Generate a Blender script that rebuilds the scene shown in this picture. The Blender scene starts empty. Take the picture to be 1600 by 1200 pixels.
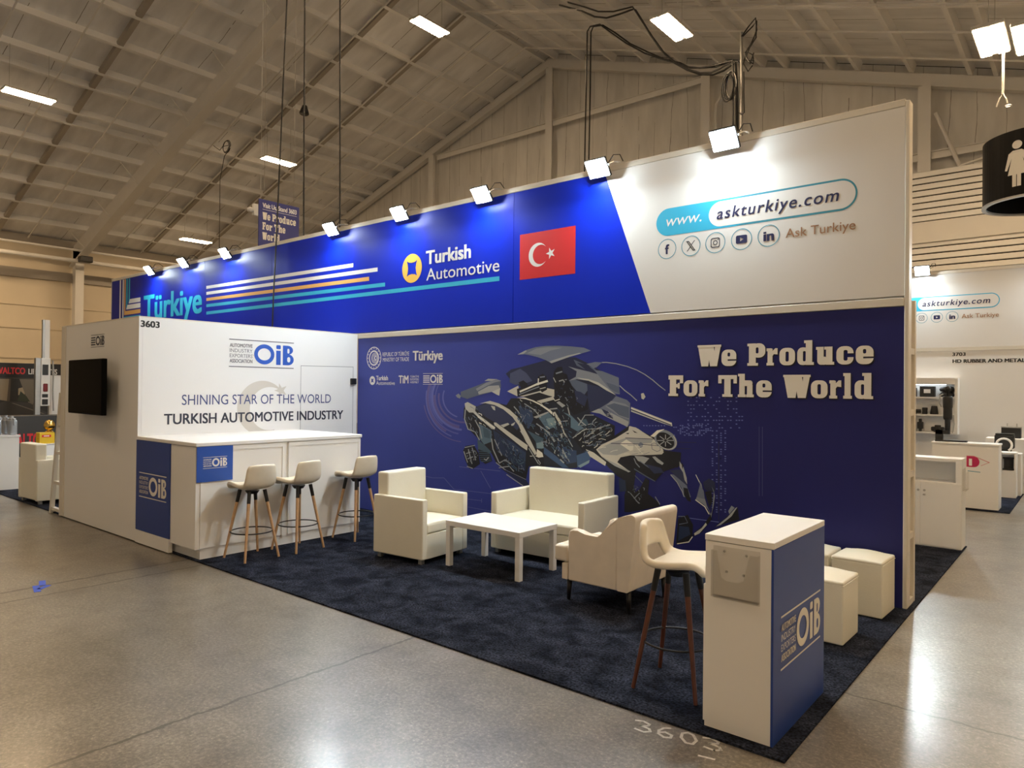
import bpy, bmesh, math, random
from mathutils import Vector, Matrix
from mathutils.geometry import tessellate_polygon
random.seed(7)
PI = math.pi
SC = bpy.context.scene
COL = SC.collection

# ------------------------------------------------------------------ camera, world, exposure
cd = bpy.data.cameras.new('camera'); cam = bpy.data.objects.new('camera', cd); COL.objects.link(cam)
_yaw, _pitch, _roll = 0.69330, 0.00690, 0.01010
_fw = Vector((-math.sin(_yaw)*math.cos(_pitch), math.cos(_yaw)*math.cos(_pitch), math.sin(_pitch)))
_r = Vector((math.cos(_yaw), math.sin(_yaw), 0)); _u = _r.cross(_fw)
_r2 = _r*math.cos(_roll)+_u*math.sin(_roll); _u2 = -_r*math.sin(_roll)+_u*math.cos(_roll)
_m = Matrix((_r2, _u2, -_fw)).transposed().to_4x4(); _m.translation = (1.1426, -6.3250, 1.7361)
cam.matrix_world = _m
cd.sensor_width = 36; cd.lens = 1096.31/1600*36; cd.clip_start = .05; cd.clip_end = 200
SC.camera = cam
wd = bpy.data.worlds.new('world'); SC.world = wd; wd.use_nodes = True
wd.node_tree.nodes['Background'].inputs[0].default_value = (.9, .72, .5, 1)
wd.node_tree.nodes['Background'].inputs[1].default_value = .02
SC.view_settings.view_transform = 'Standard'; SC.view_settings.look = 'None'
SC.cycles.diffuse_bounces = 6; SC.view_settings.exposure = 0.10; SC.view_settings.gamma = 1.0; SC.view_settings.use_curve_mapping = False

HALL_POWER = 122.0      # emission strength of the high bay tubes
FLOOD_POWER = 400.0    # emission strength of the header floodlights
HALL_COL = (1, .705, .41); FLOOD_COL = (.86, .97, 1.0)

# ------------------------------------------------------------------ materials
def s(r, g, b):
    f = lambda c: c/12.92 if c <= .04045 else ((c+.055)/1.055)**2.4
    return (f(r/255), f(g/255), f(b/255))
def nd(nt, typ, **kw):
    n = nt.nodes.new(typ)
    for k, v in kw.items(): setattr(n, k, v)
    return n
MATS = {}
def mat(name, col, rough=.5, metal=0., var=.05, scale=14., bump=0., bscale=120., spec=.5, emit=None, estr=0., detail=3., trans=0., coat=0., sheen=0.):
    """solid colour broken up by a faint noise, optional bump"""
    if name in MATS: return MATS[name]
    m = bpy.data.materials.new(name); m.use_nodes = True; nt = m.node_tree
    p = nt.nodes['Principled BSDF']
    p.inputs['Roughness'].default_value = rough; p.inputs['Metallic'].default_value = metal
    p.inputs['Specular IOR Level'].default_value = spec
    p.inputs['Coat Weight'].default_value = coat; p.inputs['Sheen Weight'].default_value = sheen
    p.inputs['Transmission Weight'].default_value = trans
    if emit:
        p.inputs['Emission Color'].default_value = (*emit, 1); p.inputs['Emission Strength'].default_value = estr
    tc = nd(nt, 'ShaderNodeTexCoord')
    no = nd(nt, 'ShaderNodeTexNoise'); no.inputs['Scale'].default_value = scale; no.inputs['Detail'].default_value = detail
    nt.links.new(tc.outputs['Object'], no.inputs['Vector'])
    mx = nd(nt, 'ShaderNodeMix', data_type='RGBA')
    mx.inputs[6].default_value = (*[c*(1-var) for c in col], 1); mx.inputs[7].default_value = (*[min(1, c*(1+var)) for c in col], 1)
    nt.links.new(no.outputs['Fac'], mx.inputs[0]); nt.links.new(mx.outputs[2], p.inputs['Base Color'])
    if bump:
        nb = nd(nt, 'ShaderNodeTexNoise'); nb.inputs['Scale'].default_value = bscale; nb.inputs['Detail'].default_value = 2
        nt.links.new(tc.outputs['Object'], nb.inputs['Vector'])
        bp = nd(nt, 'ShaderNodeBump'); bp.inputs['Strength'].default_value = bump; bp.inputs['Distance'].default_value = .01
        nt.links.new(nb.outputs['Fac'], bp.inputs['Height']); nt.links.new(bp.outputs['Normal'], p.inputs['Normal'])
    MATS[name] = m; return m
def emis(name, col, strength):
    m = mat(name, (.8, .8, .8), emit=col, estr=strength); return m

WHITE = mat('white_laminate', (.79, .79, .78), .42, var=.015, scale=3)
WHITE_SIDE = mat('white_panel', (.78, .775, .76), .5, var=.015, scale=2)
PROFILE = mat('pale_profile', (.68, .64, .56), .45, var=.03, scale=5)
FABRIC_WHITE = mat('white_fabric_print', (.74, .73, .71), .6, var=.02, scale=1.5, bump=.03, bscale=6)
BLACK = mat('black_plastic', (.012, .012, .013), .35, var=.1)
BLACKM = mat('black_metal', (.015, .015, .016), .4, metal=.3, var=.1)
RUBBER = mat('black_rubber', (.014, .014, .015), .55, var=.3, scale=30)
SCREEN = mat('tv_screen', (.003, .003, .004), .15, var=.1, spec=.12)
TV_CASE = mat('tv_casing', (.006, .006, .006), .4, var=.1, spec=.15)
for _m in (SCREEN, TV_CASE): _m.node_tree.nodes['Principled BSDF'].inputs['IOR'].default_value = 1.12
LEATHER = mat('cream_leather', (.80, .785, .68), .42, var=.03, scale=6, bump=.10, bscale=90)
SUEDE = mat('cream_suede', (.74, .67, .575), .9, var=.11, scale=9, bump=.12, bscale=300, detail=6, sheen=.3)
SEATFAB = mat('cream_seat_cover', (.72, .66, .54), .75, var=.07, scale=12, bump=.1, bscale=220, sheen=.15)
WOOD_L = mat('beech_wood', (.52, .32, .17), .45, var=.18, scale=22)
WOOD_D = mat('walnut_wood', (.10, .032, .018), .38, var=.3, scale=22)
DARKLEG = mat('black_wood', (.012, .010, .010), .4)
STEEL = mat('galvanised_steel', (.42, .42, .41), .42, metal=.7, var=.1)
ALU = mat('cast_grey_metal', (.36, .38, .40), .45, metal=.6, var=.15)
PAINTED = mat('painted_steel', (.70, .69, .67), .55, var=.05, scale=2)
PURLIN = mat('purlin_paint', (.80, .80, .80), .6, var=.06, scale=2)
PURLIN_D = mat('strut_paint', (.36, .33, .29), .6, var=.06, scale=2)
BLUE_PANEL = mat('blue_panel', (.020, .055, .27), .4, var=.02, scale=2)
BLUE_LOGO = mat('blue_logo_panel', (.020, .085, .42), .42, var=.02, scale=2)
def mat_clear():
    m = bpy.data.materials.new('clear_acrylic'); m.use_nodes = True; nt = m.node_tree
    o = nt.nodes['Material Output']; nt.nodes.remove(nt.nodes['Principled BSDF'])
    a = nd(nt, 'ShaderNodeBsdfTransparent'); a.inputs[0].default_value = (.955, .95, .94, 1)
    g = nd(nt, 'ShaderNodeBsdfGlossy'); g.inputs['Roughness'].default_value = .12
    no = nd(nt, 'ShaderNodeTexNoise'); no.inputs['Scale'].default_value = 6
    f = nd(nt, 'ShaderNodeMapRange'); nt.links.new(no.outputs['Fac'], f.inputs[0]); f.inputs[3].default_value = .03; f.inputs[4].default_value = .06
    x = nd(nt, 'ShaderNodeMixShader'); nt.links.new(f.outputs[0], x.inputs[0]); nt.links.new(a.outputs[0], x.inputs[1]); nt.links.new(g.outputs[0], x.inputs[2]); nt.links.new(x.outputs[0], o.inputs[0])
    return m
CLEAR = mat_clear()
GOLD = mat('gold_foil', (.75, .48, .12), .25, metal=1., var=.2)
YELLOW = mat('yellow_card', (.72, .46, .02), .5)
BLUE_TAPE = mat('blue_tape', (.04, .10, .55), .6)
CHALK = mat('white_chalk', (.62, .6, .56), .9, var=.35, scale=60)
LAMP_BODY = mat('lamp_housing', (.55, .53, .50), .5)
HALL_TUBE = emis('tube_light', HALL_COL, HALL_POWER)
FLOOD_LED = emis('flood_led', FLOOD_COL, FLOOD_POWER)
SHELF_LED = emis('shelf_led', (.9, .97, 1), 9.)
# prints
def pr(name, c): return mat('print_'+name, c, .5, var=.01)
P_WHITE = pr('white', (.80, .80, .80)); P_CYAN = pr('cyan', (.03, .42, .66)); P_ORANGE = pr('orange', (.75, .42, .13))
P_TURQ = pr('turquoise', (.02, .42, .62)); P_GOLD = pr('gold', (.78, .46, .08)); P_RED = pr('red', (.62, .018, .022))
P_FBLUE = None
P_NAVY = pr('navy', (.012, .016, .085)); P_DARK = pr('dark_ink', (.03, .034, .055)); P_BLACK = pr('black', (.006, .006, .006))
P_OIB = pr('oib_blue', (.02, .09, .45)); P_GREY = pr('grey_ink', (.16, .16, .18)); P_BROWN = pr('brown', (.36, .19, .10))
P_TEAL = pr('teal', (.04, .28, .40)); P_BEIGE = pr('beige', (.60, .57, .52)); P_CREAM = pr('cream', (.80, .77, .70))
P_SEAM = pr('seam', (.01, .012, .03)); P_SEAMW = pr('grey_seam', (.18, .18, .19)); P_SHADOW = pr('letter_shadow', (.010, .009, .022))
P_WRED = pr('sign_red', (.62, .02, .03)); P_PINK = pr('pink', (.62, .22, .26)); P_CRIM = pr('crimson', (.5, .01, .09))

def mat_floor():
    m = bpy.data.materials.new('polished_concrete'); m.use_nodes = True; nt = m.node_tree; L = nt.links.new
    p = nt.nodes['Principled BSDF']; tc = nd(nt, 'ShaderNodeTexCoord')
    def noise(sc, det=4., rough=.55, dist=0.):
        n = nd(nt, 'ShaderNodeTexNoise'); n.inputs['Scale'].default_value = sc; n.inputs['Detail'].default_value = det
        n.inputs['Roughness'].default_value = rough; n.inputs['Distortion'].default_value = dist
        L(tc.outputs['Object'], n.inputs['Vector']); return n
    def ramp(src, stops):
        r = nd(nt, 'ShaderNodeValToRGB'); e = r.color_ramp.elements
        e[0].position, e[0].color = stops[0][0], (*stops[0][1], 1); e[1].position, e[1].color = stops[-1][0], (*stops[-1][1], 1)
        for q, c in stops[1:-1]:
            k = e.new(q); k.color = (*c, 1)
        L(src, r.inputs[0]); return r
    big = ramp(noise(.55, 6, .6).outputs['Fac'], [(.30, (.130, .116, .095)), (.5, (.168, .151, .126)), (.70, (.215, .197, .168))])
    mid = ramp(noise(3.2, 7, .7).outputs['Fac'], [(.3, (.66, .65, .63)), (.5, (.98, .98, .98)), (.7, (1.22, 1.22, 1.22))])
    fine = ramp(noise(48, 4, .75).outputs['Fac'], [(.34, (.62, .61, .60)), (.52, (1, 1, 1)), (.66, (1.55, 1.52, 1.45))])
    vo = nd(nt, 'ShaderNodeTexVoronoi'); vo.inputs['Scale'].default_value = 42; L(tc.outputs['Object'], vo.inputs['Vector'])
    speck = ramp(vo.outputs['Distance'], [(.10, (1.8, 1.75, 1.65)), (.24, (1, 1, 1))])
    def mul(a, b, f=1.):
        x = nd(nt, 'ShaderNodeMix', data_type='RGBA', blend_type='MULTIPLY'); x.inputs[0].default_value = f
        L(a, x.inputs[6]); L(b, x.inputs[7]); return x.outputs[2]
    c = mul(mul(mul(big.outputs[0], mid.outputs[0]), fine.outputs[0]), speck.outputs[0], .8)
    # saw cut joints: lines of constant X or Y, slightly ragged
    sx = nd(nt, 'ShaderNodeSeparateXYZ'); L(tc.outputs['Object'], sx.inputs[0])
    rag = noise(9, 4, .7)
    def ma(op, a, b=None, c_=None):
        n = nd(nt, 'ShaderNodeMath', operation=op)
        for i, v in enumerate((a, b, c_)):
            if v is None: continue
            if isinstance(v, (int, float)): n.inputs[i].default_value = v
            else: L(v, n.inputs[i])
        return n.outputs[0]
    jit = ma('MULTIPLY', ma('SUBTRACT', rag.outputs['Fac'], .5), .07)
    tot = None
    for ax, pos, w, lo in (('X', -2.5, .011, None), ('X', -5.82, .020, None), ('X', -5.50, .014, None), ('Y', -1.96, .010, 0.0)):
        d = ma('ABSOLUTE', ma('SUBTRACT', ma('ADD', sx.outputs[ax], jit), pos))
        k = ma('LESS_THAN', d, w)
        if lo is not None: k = ma('MULTIPLY', k, ma('GREATER_THAN', sx.outputs['X'], lo))
        tot = k if tot is None else ma('MAXIMUM', tot, k)
    x = nd(nt, 'ShaderNodeMix', data_type='RGBA'); L(ma('MULTIPLY', tot, .85), x.inputs[0]); L(c, x.inputs[6]); x.inputs[7].default_value = (.045, .036, .027, 1)
    L(x.outputs[2], p.inputs['Base Color'])
    rr = nd(nt, 'ShaderNodeMapRange'); L(noise(1.3, 5, .6).outputs['Fac'], rr.inputs[0])
    rr.inputs[1].default_value = .3; rr.inputs[2].default_value = .7; rr.inputs[3].default_value = .29; rr.inputs[4].default_value = .37
    L(rr.outputs[0], p.inputs['Roughness']); p.inputs['Specular IOR Level'].default_value = .55; p.inputs['Coat Weight'].default_value = .35; p.inputs['Coat Roughness'].default_value = .20
    bp = nd(nt, 'ShaderNodeBump'); bp.inputs['Strength'].default_value = .06; bp.inputs['Distance'].default_value = .004
    L(noise(55, 3).outputs['Fac'], bp.inputs['Height']); L(bp.outputs['Normal'], p.inputs['Normal'])
    return m
def mat_carpet():
    m = bpy.data.materials.new('navy_carpet'); m.use_nodes = True; nt = m.node_tree; L = nt.links.new
    p = nt.nodes['Principled BSDF']; tc = nd(nt, 'ShaderNodeTexCoord')
    def noise(sc, det, dist=0.):
        n = nd(nt, 'ShaderNodeTexNoise'); n.inputs['Scale'].default_value = sc; n.inputs['Detail'].default_value = det; n.inputs['Distortion'].default_value = dist
        L(tc.outputs['Object'], n.inputs['Vector']); return n.outputs['Fac']
    r = nd(nt, 'ShaderNodeValToRGB'); e = r.color_ramp.elements
    e[0].position, e[0].color = .36, (.006, .0075, .0135, 1); e[1].position, e[1].color = .66, (.026, .031, .048, 1)
    L(noise(5.5, 8, .6), r.inputs[0])
    r2 = nd(nt, 'ShaderNodeValToRGB'); e = r2.color_ramp.elements
    e[0].position, e[0].color = .36, (.30, .30, .30, 1); e[1].position, e[1].color = .66, (2.0, 2.0, 2.0, 1)
    L(noise(70, 5), r2.inputs[0])
    x = nd(nt, 'ShaderNodeMix', data_type='RGBA', blend_type='MULTIPLY'); x.inputs[0].default_value = 1
    L(r.outputs[0], x.inputs[6]); L(r2.outputs[0], x.inputs[7]); L(x.outputs[2], p.inputs['Base Color'])
    p.inputs['Roughness'].default_value = .95; p.inputs['Specular IOR Level'].default_value = .05
    bp = nd(nt, 'ShaderNodeBump'); bp.inputs['Strength'].default_value = .7; bp.inputs['Distance'].default_value = .012
    L(noise(140, 3), bp.inputs['Height']); L(bp.outputs['Normal'], p.inputs['Normal'])
    return m
def mat_panels(name, axis, period, base, seam, seamw, rough=.7, ragged=.05, streak=0., jitter=.3):
    """sheet cladding / insulation facing: joints every `period` metres along `axis`, ragged, with a few slack folds"""
    m = bpy.data.materials.new(name); m.use_nodes = True; nt = m.node_tree; L = nt.links.new
    p = nt.nodes['Principled BSDF']; tc = nd(nt, 'ShaderNodeTexCoord'); sx = nd(nt, 'ShaderNodeSeparateXYZ'); L(tc.outputs['Object'], sx.inputs[0])
    mp = nd(nt, 'ShaderNodeMapping'); mp.inputs['Scale'].default_value = (1, 1, .25) if axis == 'X' else (.25, 1, .25); L(tc.outputs['Object'], mp.inputs[0])
    n = nd(nt, 'ShaderNodeTexNoise'); n.inputs['Scale'].default_value = 1.1; n.inputs['Detail'].default_value = 5; L(mp.outputs[0], n.inputs[0])
    def ma(op, a, b=None):
        k = nd(nt, 'ShaderNodeMath', operation=op)
        for i, v in enumerate((a, b)):
            if v is None: continue
            if isinstance(v, (int, float)): k.inputs[i].default_value = v
            else: L(v, k.inputs[i])
        return k.outputs[0]
    off = ma('MULTIPLY', ma('SUBTRACT', n.outputs['Fac'], .5), jitter)
    t = ma('DIVIDE', ma('ADD', sx.outputs[axis], off), period)
    fr = ma('ABSOLUTE', ma('SUBTRACT', ma('FRACT', t), .5))
    line = ma('GREATER_THAN', fr, .5-seamw/period)
    n2 = nd(nt, 'ShaderNodeTexNoise'); n2.inputs['Scale'].default_value = .9; n2.inputs['Detail'].default_value = 4; L(tc.outputs['Object'], n2.inputs[0])
    line = ma('MULTIPLY', line, ma('GREATER_THAN', n2.outputs['Fac'], .42))
    r = nd(nt, 'ShaderNodeValToRGB'); e = r.color_ramp.elements
    e[0].position, e[0].color = .3, (*[c*.86 for c in base], 1); e[1].position, e[1].color = .7, (*[min(1, c*1.1) for c in base], 1)
    n3 = nd(nt, 'ShaderNodeTexNoise'); n3.inputs['Scale'].default_value = 2.2; n3.inputs['Detail'].default_value = 5; L(mp.outputs[0], n3.inputs[0]); L(n3.outputs['Fac'], r.inputs[0])
    x = nd(nt, 'ShaderNodeMix', data_type='RGBA'); L(line, x.inputs[0]); L(r.outputs[0], x.inputs[6]); x.inputs[7].default_value = (*seam, 1)
    L(x.outputs[2], p.inputs['Base Color']); p.inputs['Roughness'].default_value = rough; p.inputs['Specular IOR Level'].default_value = .3
    bp = nd(nt, 'ShaderNodeBump'); bp.inputs['Strength'].default_value = .35; bp.inputs['Distance'].default_value = .05
    L(n3.outputs['Fac'], bp.inputs['Height']); L(bp.outputs['Normal'], p.inputs['Normal'])
    return m
def mat_gradprint(name, stops, x0, x1, rough=.5, axis='X', soft=.06):
    """printed colour wash running along the panel"""
    m = bpy.data.materials.new(name); m.use_nodes = True; nt = m.node_tree; L = nt.links.new
    p = nt.nodes['Principled BSDF']; tc = nd(nt, 'ShaderNodeTexCoord'); sx = nd(nt, 'ShaderNodeSeparateXYZ'); L(tc.outputs['Object'], sx.inputs[0])
    mr = nd(nt, 'ShaderNodeMapRange'); L(sx.outputs[axis], mr.inputs[0]); mr.inputs[1].default_value = x0; mr.inputs[2].default_value = x1
    n = nd(nt, 'ShaderNodeTexNoise'); n.inputs['Scale'].default_value = .8; n.inputs['Detail'].default_value = 3; L(tc.outputs['Object'], n.inputs[0])
    k = nd(nt, 'ShaderNodeMath', operation='MULTIPLY_ADD'); L(n.outputs['Fac'], k.inputs[0]); k.inputs[1].default_value = soft*2; k.inputs[2].default_value = -soft
    a = nd(nt, 'ShaderNodeMath', operation='ADD'); L(mr.outputs[0], a.inputs[0]); L(k.outputs[0], a.inputs[1])
    r = nd(nt, 'ShaderNodeValToRGB'); e = r.color_ramp.elements
    e[0].position, e[0].color = stops[0][0], (*stops[0][1], 1); e[1].position, e[1].color = stops[-1][0], (*stops[-1][1], 1)
    for q, c in stops[1:-1]:
        z = e.new(q); z.color = (*c, 1)
    L(a.outputs[0], r.inputs[0]); L(r.outputs[0], p.inputs['Base Color']); p.inputs['Roughness'].default_value = rough; p.inputs['Specular IOR Level'].default_value = .25
    bp = nd(nt, 'ShaderNodeBump'); bp.inputs['Strength'].default_value = .12; bp.inputs['Distance'].default_value = .02
    n4 = nd(nt, 'ShaderNodeTexNoise'); n4.inputs['Scale'].default_value = 3; L(tc.outputs['Object'], n4.inputs[0])
    L(n4.outputs['Fac'], bp.inputs['Height']); L(bp.outputs['Normal'], p.inputs['Normal'])
    return m
FLOOR_M = mat_floor(); CARPET_M = mat_carpet()
ROOF_M = mat_panels('roof_insulation', 'Y', 1.22, (.80, .805, .82), (.15, .14, .12), .008)
GABLE_M = mat_panels('gable_sheeting', 'X', .62, (.68, .67, .65), (.27, .26, .24), .007, jitter=.45)
LEFTW_M = mat('side_wall_sheet', (.66, .58, .45), .6, var=.08, scale=.7, bump=.1, bscale=2)
WALLPRINT = mat_gradprint('graphic_blue_print', [(0, (.052, .074, .36)), (.35, (.045, .065, .36)), (.58, (.030, .040, .26)), (.78, (.018, .020, .135)), (1, (.017, .019, .13))], -7., 0.)
FASCIA_BLUE = mat_gradprint('fascia_blue_fabric', [(0, (.0015, .010, .26)), (.3, (.0012, .018, .42)), (1, (.0012, .022, .52))], -15.75, -2.3, .42)

# ------------------------------------------------------------------ object helpers
def mtx(loc, rz=0): return Matrix.Translation(loc) @ Matrix.Rotation(rz, 4, 'Z')
def props(o, label=None, cat=None, group=None, kind=None):
    for k, v in (('label', label), ('category', cat), ('group', group), ('kind', kind)):
        if v: o[k] = v
    return o
def thing(name, label, cat, loc=(0, 0, 0), rz=0, group=None, kind=None):
    o = bpy.data.objects.new(name, None); COL.objects.link(o); o.empty_display_size = .1
    o.location = loc; o.rotation_euler = (0, 0, rz); o['_inv'] = 1; del o['_inv']
    return props(o, label, cat, group, kind)
def pmat(o):
    m = Matrix.Identity(4)
    while o is not None:
        m = (Matrix.Translation(o.location) @ o.rotation_euler.to_matrix().to_4x4()) @ m if o.parent is None else o.matrix_parent_inverse @ (Matrix.Translation(o.location) @ o.rotation_euler.to_matrix().to_4x4()) @ m
        o = o.parent
    return m
def link(name, me, parent=None, world=False):
    o = bpy.data.objects.new(name, me); COL.objects.link(o)
    if parent is not None:
        o.parent = parent
        if world: o.matrix_parent_inverse = pmat(parent).inverted()
    return o
def copy_tree(o, parent=None):
    c = o.copy(); COL.objects.link(c)
    if parent is not None: c.parent = parent
    for ch in list(o.children): copy_tree(ch, c)
    return c
class MB:
    def __init__(s): s.bm = bmesh.new()
    def face(s, pts):
        return s.bm.faces.new([s.bm.verts.new(p) for p in pts])
    def box(s, a, b, bev=0, seg=2, rot=None, piv=None):
        x0, y0, z0 = a; x1, y1, z1 = b; t = bmesh.new()
        bmesh.ops.create_cube(t, size=1)
        for v in t.verts: v.co = Vector(((x0+x1)/2+v.co.x*(x1-x0), (y0+y1)/2+v.co.y*(y1-y0), (z0+z1)/2+v.co.z*(z1-z0)))
        if bev: bmesh.ops.bevel(t, geom=t.edges[:], offset=bev, segments=seg, profile=.5, affect='EDGES')
        if rot is not None:
            pv = Vector(piv) if piv is not None else Vector(((x0+x1)/2, (y0+y1)/2, (z0+z1)/2))
            for v in t.verts: v.co = pv + rot @ (v.co-pv)
        s.merge(t); return s
    def merge(s, t):
        me = bpy.data.meshes.new('tmp'); t.to_mesh(me); t.free(); s.bm.from_mesh(me); bpy.data.meshes.remove(me)
    def cone(s, p0, p1, r0, r1, n=16, caps=True):
        p0, p1 = Vector(p0), Vector(p1); d = (p1-p0).normalized()
        a = d.orthogonal().normalized(); b = d.cross(a); R = []
        for p, r in ((p0, r0), (p1, r1)):
            R.append([s.bm.verts.new(p+a*r*math.cos(2*PI*i/n)+b*r*math.sin(2*PI*i/n)) for i in range(n)])
        for i in range(n): s.bm.faces.new((R[0][i], R[0][(i+1) % n], R[1][(i+1) % n], R[1][i]))
        if caps: s.bm.faces.new(R[0][::-1]); s.bm.faces.new(R[1])
        return s
    def tube(s, pts, r, n=8, closed=False):
        pts = [Vector(p) for p in pts]; N = len(pts); R = []; up = None
        for i, p in enumerate(pts):
            if closed: d = pts[(i+1) % N]-pts[i-1]
            else: d = pts[min(i+1, N-1)]-pts[max(i-1, 0)]
            d.normalize()
            if up is None: up = d.orthogonal().normalized()
            up = (up-d*up.dot(d)).normalized(); b = d.cross(up)
            R.append([s.bm.verts.new(p+up*r*math.cos(2*PI*k/n)+b*r*math.sin(2*PI*k/n)) for k in range(n)])
        for i in range(N if closed else N-1):
            A, B = R[i], R[(i+1) % N]
            for k in range(n): s.bm.faces.new((A[k], A[(k+1) % n], B[(k+1) % n], B[k]))
        if not closed: s.bm.faces.new(R[0][::-1]); s.bm.faces.new(R[-1])
        return s
    def ring(s, c, R, r, n=40, m=8):
        return s.tube([(c[0]+R*math.cos(2*PI*i/n), c[1]+R*math.sin(2*PI*i/n), c[2]) for i in range(n)], r, m, True)
    def lathe(s, prof, c=(0, 0, 0), n=24):
        R = [[s.bm.verts.new((c[0]+r*math.cos(2*PI*i/n), c[1]+r*math.sin(2*PI*i/n), c[2]+z)) for i in range(n)] for r, z in prof]
        for A, B in zip(R, R[1:]):
            for i in range(n): s.bm.faces.new((A[i], A[(i+1) % n], B[(i+1) % n], B[i]))
        s.bm.faces.new(R[0][::-1]); s.bm.faces.new(R[-1]); return s
    def prism(s, poly, f0, f1):
        """poly: 2D outline; f0, f1 map (u, v) to the two end faces"""
        A = [s.bm.verts.new(f0(u, v)) for u, v in poly]; B = [s.bm.verts.new(f1(u, v)) for u, v in poly]; n = len(poly)
        for i in range(n): s.bm.faces.new((A[i], A[(i+1) % n], B[(i+1) % n], B[i]))
        s.bm.faces.new(A[::-1]); s.bm.faces.new(B); return s
    def build(s, name, m, parent=None, world=False, smooth=False, wn=False, mods=()):
        bmesh.ops.recalc_face_normals(s.bm, faces=s.bm.faces[:])
        if wn:
            for e in s.bm.edges:
                if len(e.link_faces) == 2 and e.calc_face_angle(0) > math.radians(42): e.smooth = False
        me = bpy.data.meshes.new(name); s.bm.to_mesh(me); s.bm.free()
        me.materials.append(m)
        if smooth:
            for f in me.polygons: f.use_smooth = True
        o = link(name, me, parent, world)
        for typ, kw in mods:
            k = o.modifiers.new(typ.lower(), typ)
            for a, b in kw.items(): setattr(k, a, b)
        if wn:
            k = o.modifiers.new('wn', 'WEIGHTED_NORMAL'); k.keep_sharp = True
        return o
def rrect(x0, y0, x1, y1, r, n=6):
    r = min(r, (x1-x0)/2, (y1-y0)/2); o = []
    for cx, cy, a in ((x1-r, y1-r, 0), (x0+r, y1-r, 90), (x0+r, y0+r, 180), (x1-r, y0+r, 270)):
        for i in range(n+1):
            t = math.radians(a+90*i/n); o.append((cx+r*math.cos(t), cy+r*math.sin(t)))
    return o
def ellp(cx, cy, rx, ry, n=40): return [(cx+rx*math.cos(2*PI*i/n), cy+ry*math.sin(2*PI*i/n)) for i in range(n)]
def rect(x0, y0, x1, y1): return [(x0, y0), (x1, y0), (x1, y1), (x0, y1)]
def star(cx, cy, R, n=5, rot=90, k=.382):
    return [(cx+(R if i % 2 == 0 else R*k)*math.cos(math.radians(rot)+PI*i/n), cy+(R if i % 2 == 0 else R*k)*math.sin(math.radians(rot)+PI*i/n)) for i in range(2*n)]
_TXT = {}
FONT = None
def textgeo(t, bold=0., space=1.):
    key = (t, bold, space)
    if key not in _TXT:
        cu = bpy.data.curves.new('t', 'FONT'); cu.body = t; cu.size = 1; cu.font = FONT or cu.font; cu.offset = bold; cu.space_character = space; cu.resolution_u = 4; cu.fill_mode = 'FRONT'
        o = bpy.data.objects.new('t', cu); COL.objects.link(o)
        me = bpy.data.meshes.new_from_object(o.evaluated_get(bpy.context.evaluated_depsgraph_get()))
        _TXT[key] = ([(v.co.x, v.co.y) for v in me.vertices], [tuple(p.vertices) for p in me.polygons])
        bpy.data.objects.remove(o); bpy.data.curves.remove(cu); bpy.data.meshes.remove(me)
    return _TXT[key]
class Flat:
    """printed shapes lying on a panel: frame = (origin, u, v, n)"""
    def __init__(s, o, u, v, n): s.o, s.u, s.v, s.n = Vector(o), Vector(u), Vector(v), Vector(n); s.V = []; s.Fc = []; s.M = []; s.mats = []
    def mi(s, m):
        if m not in s.mats: s.mats.append(m)
        return s.mats.index(m)
    def add(s, verts, faces, m, h):
        b = len(s.V); k = s.mi(m)
        s.V += [s.o+s.u*x+s.v*y+s.n*h for x, y in verts]
        for f in faces: s.Fc.append([b+i for i in f]); s.M.append(k)
    def poly(s, loops, m, h=.002):
        if not isinstance(loops[0][0], (tuple, list)): loops = [loops]
        fl = [q for l in loops for q in l]
        tr = tessellate_polygon([[Vector((x, y, 0)) for x, y in l] for l in loops])
        s.add(fl, tr, m, h); return s
    def ring(s, cx, cy, rx, ry, w, m, h=.002, n=48): return s.poly([ellp(cx, cy, rx, ry, n), ellp(cx, cy, rx-w, ry-w, n)], m, h)
    def text(s, t, m, x0, x1, base, ch, bold=0., shear=0., space=1., h=.002, base1=None, cap='H'):
        """fit to x0..x1, `ch` = height of the letter `cap`"""
        V, Fs = textgeo(t, 0., space); C, _ = textgeo(cap, 0.); ex = max(0., bold)
        cb, ct = min(y for _, y in C), max(y for _, y in C); k = ch/(ct-cb)
        if shear: V = [(x+shear*y, y) for x, y in V]
        a, b = min(x for x, _ in V), max(x for x, _ in V); kx = (x1-x0)/(b-a+2*ex); a -= ex
        db = 0 if base1 is None else (base1-base)/(x1-x0)
        for i, (e, ey) in enumerate(((-ex, -ex*.5), (-ex, ex*.5), (ex, -ex*.5), (ex, ex*.5), (0, 0)) if ex else ((0, 0),)):
            s.add([(x0+(x+e-a)*kx, base+(y+ey-cb)*k+db*(x+e-a)*kx) for x, y in V], Fs, m, h+.0003*i)
        return s
    def build(s, name, parent=None, label=None):
        me = bpy.data.meshes.new(name); me.from_pydata([tuple(v) for v in s.V], [], s.Fc)
        for m in s.mats: me.materials.append(m)
        for p, k in zip(me.polygons, s.M): p.material_index = k
        me.update()
        for p in me.polygons: pass
        o = link(name, me, parent, True)
        if label: o['label'] = label
        return o
def fW(y=0.): return ((0, y, 0), (1, 0, 0), (0, 0, 1), (0, -1, 0))
def fF(x): return ((x, 0, 0), (0, 1, 0), (0, 0, 1), (1, 0, 0))
def fZ(z=0.): return ((0, 0, z), (1, 0, 0), (0, 1, 0), (0, 0, 1))

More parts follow.
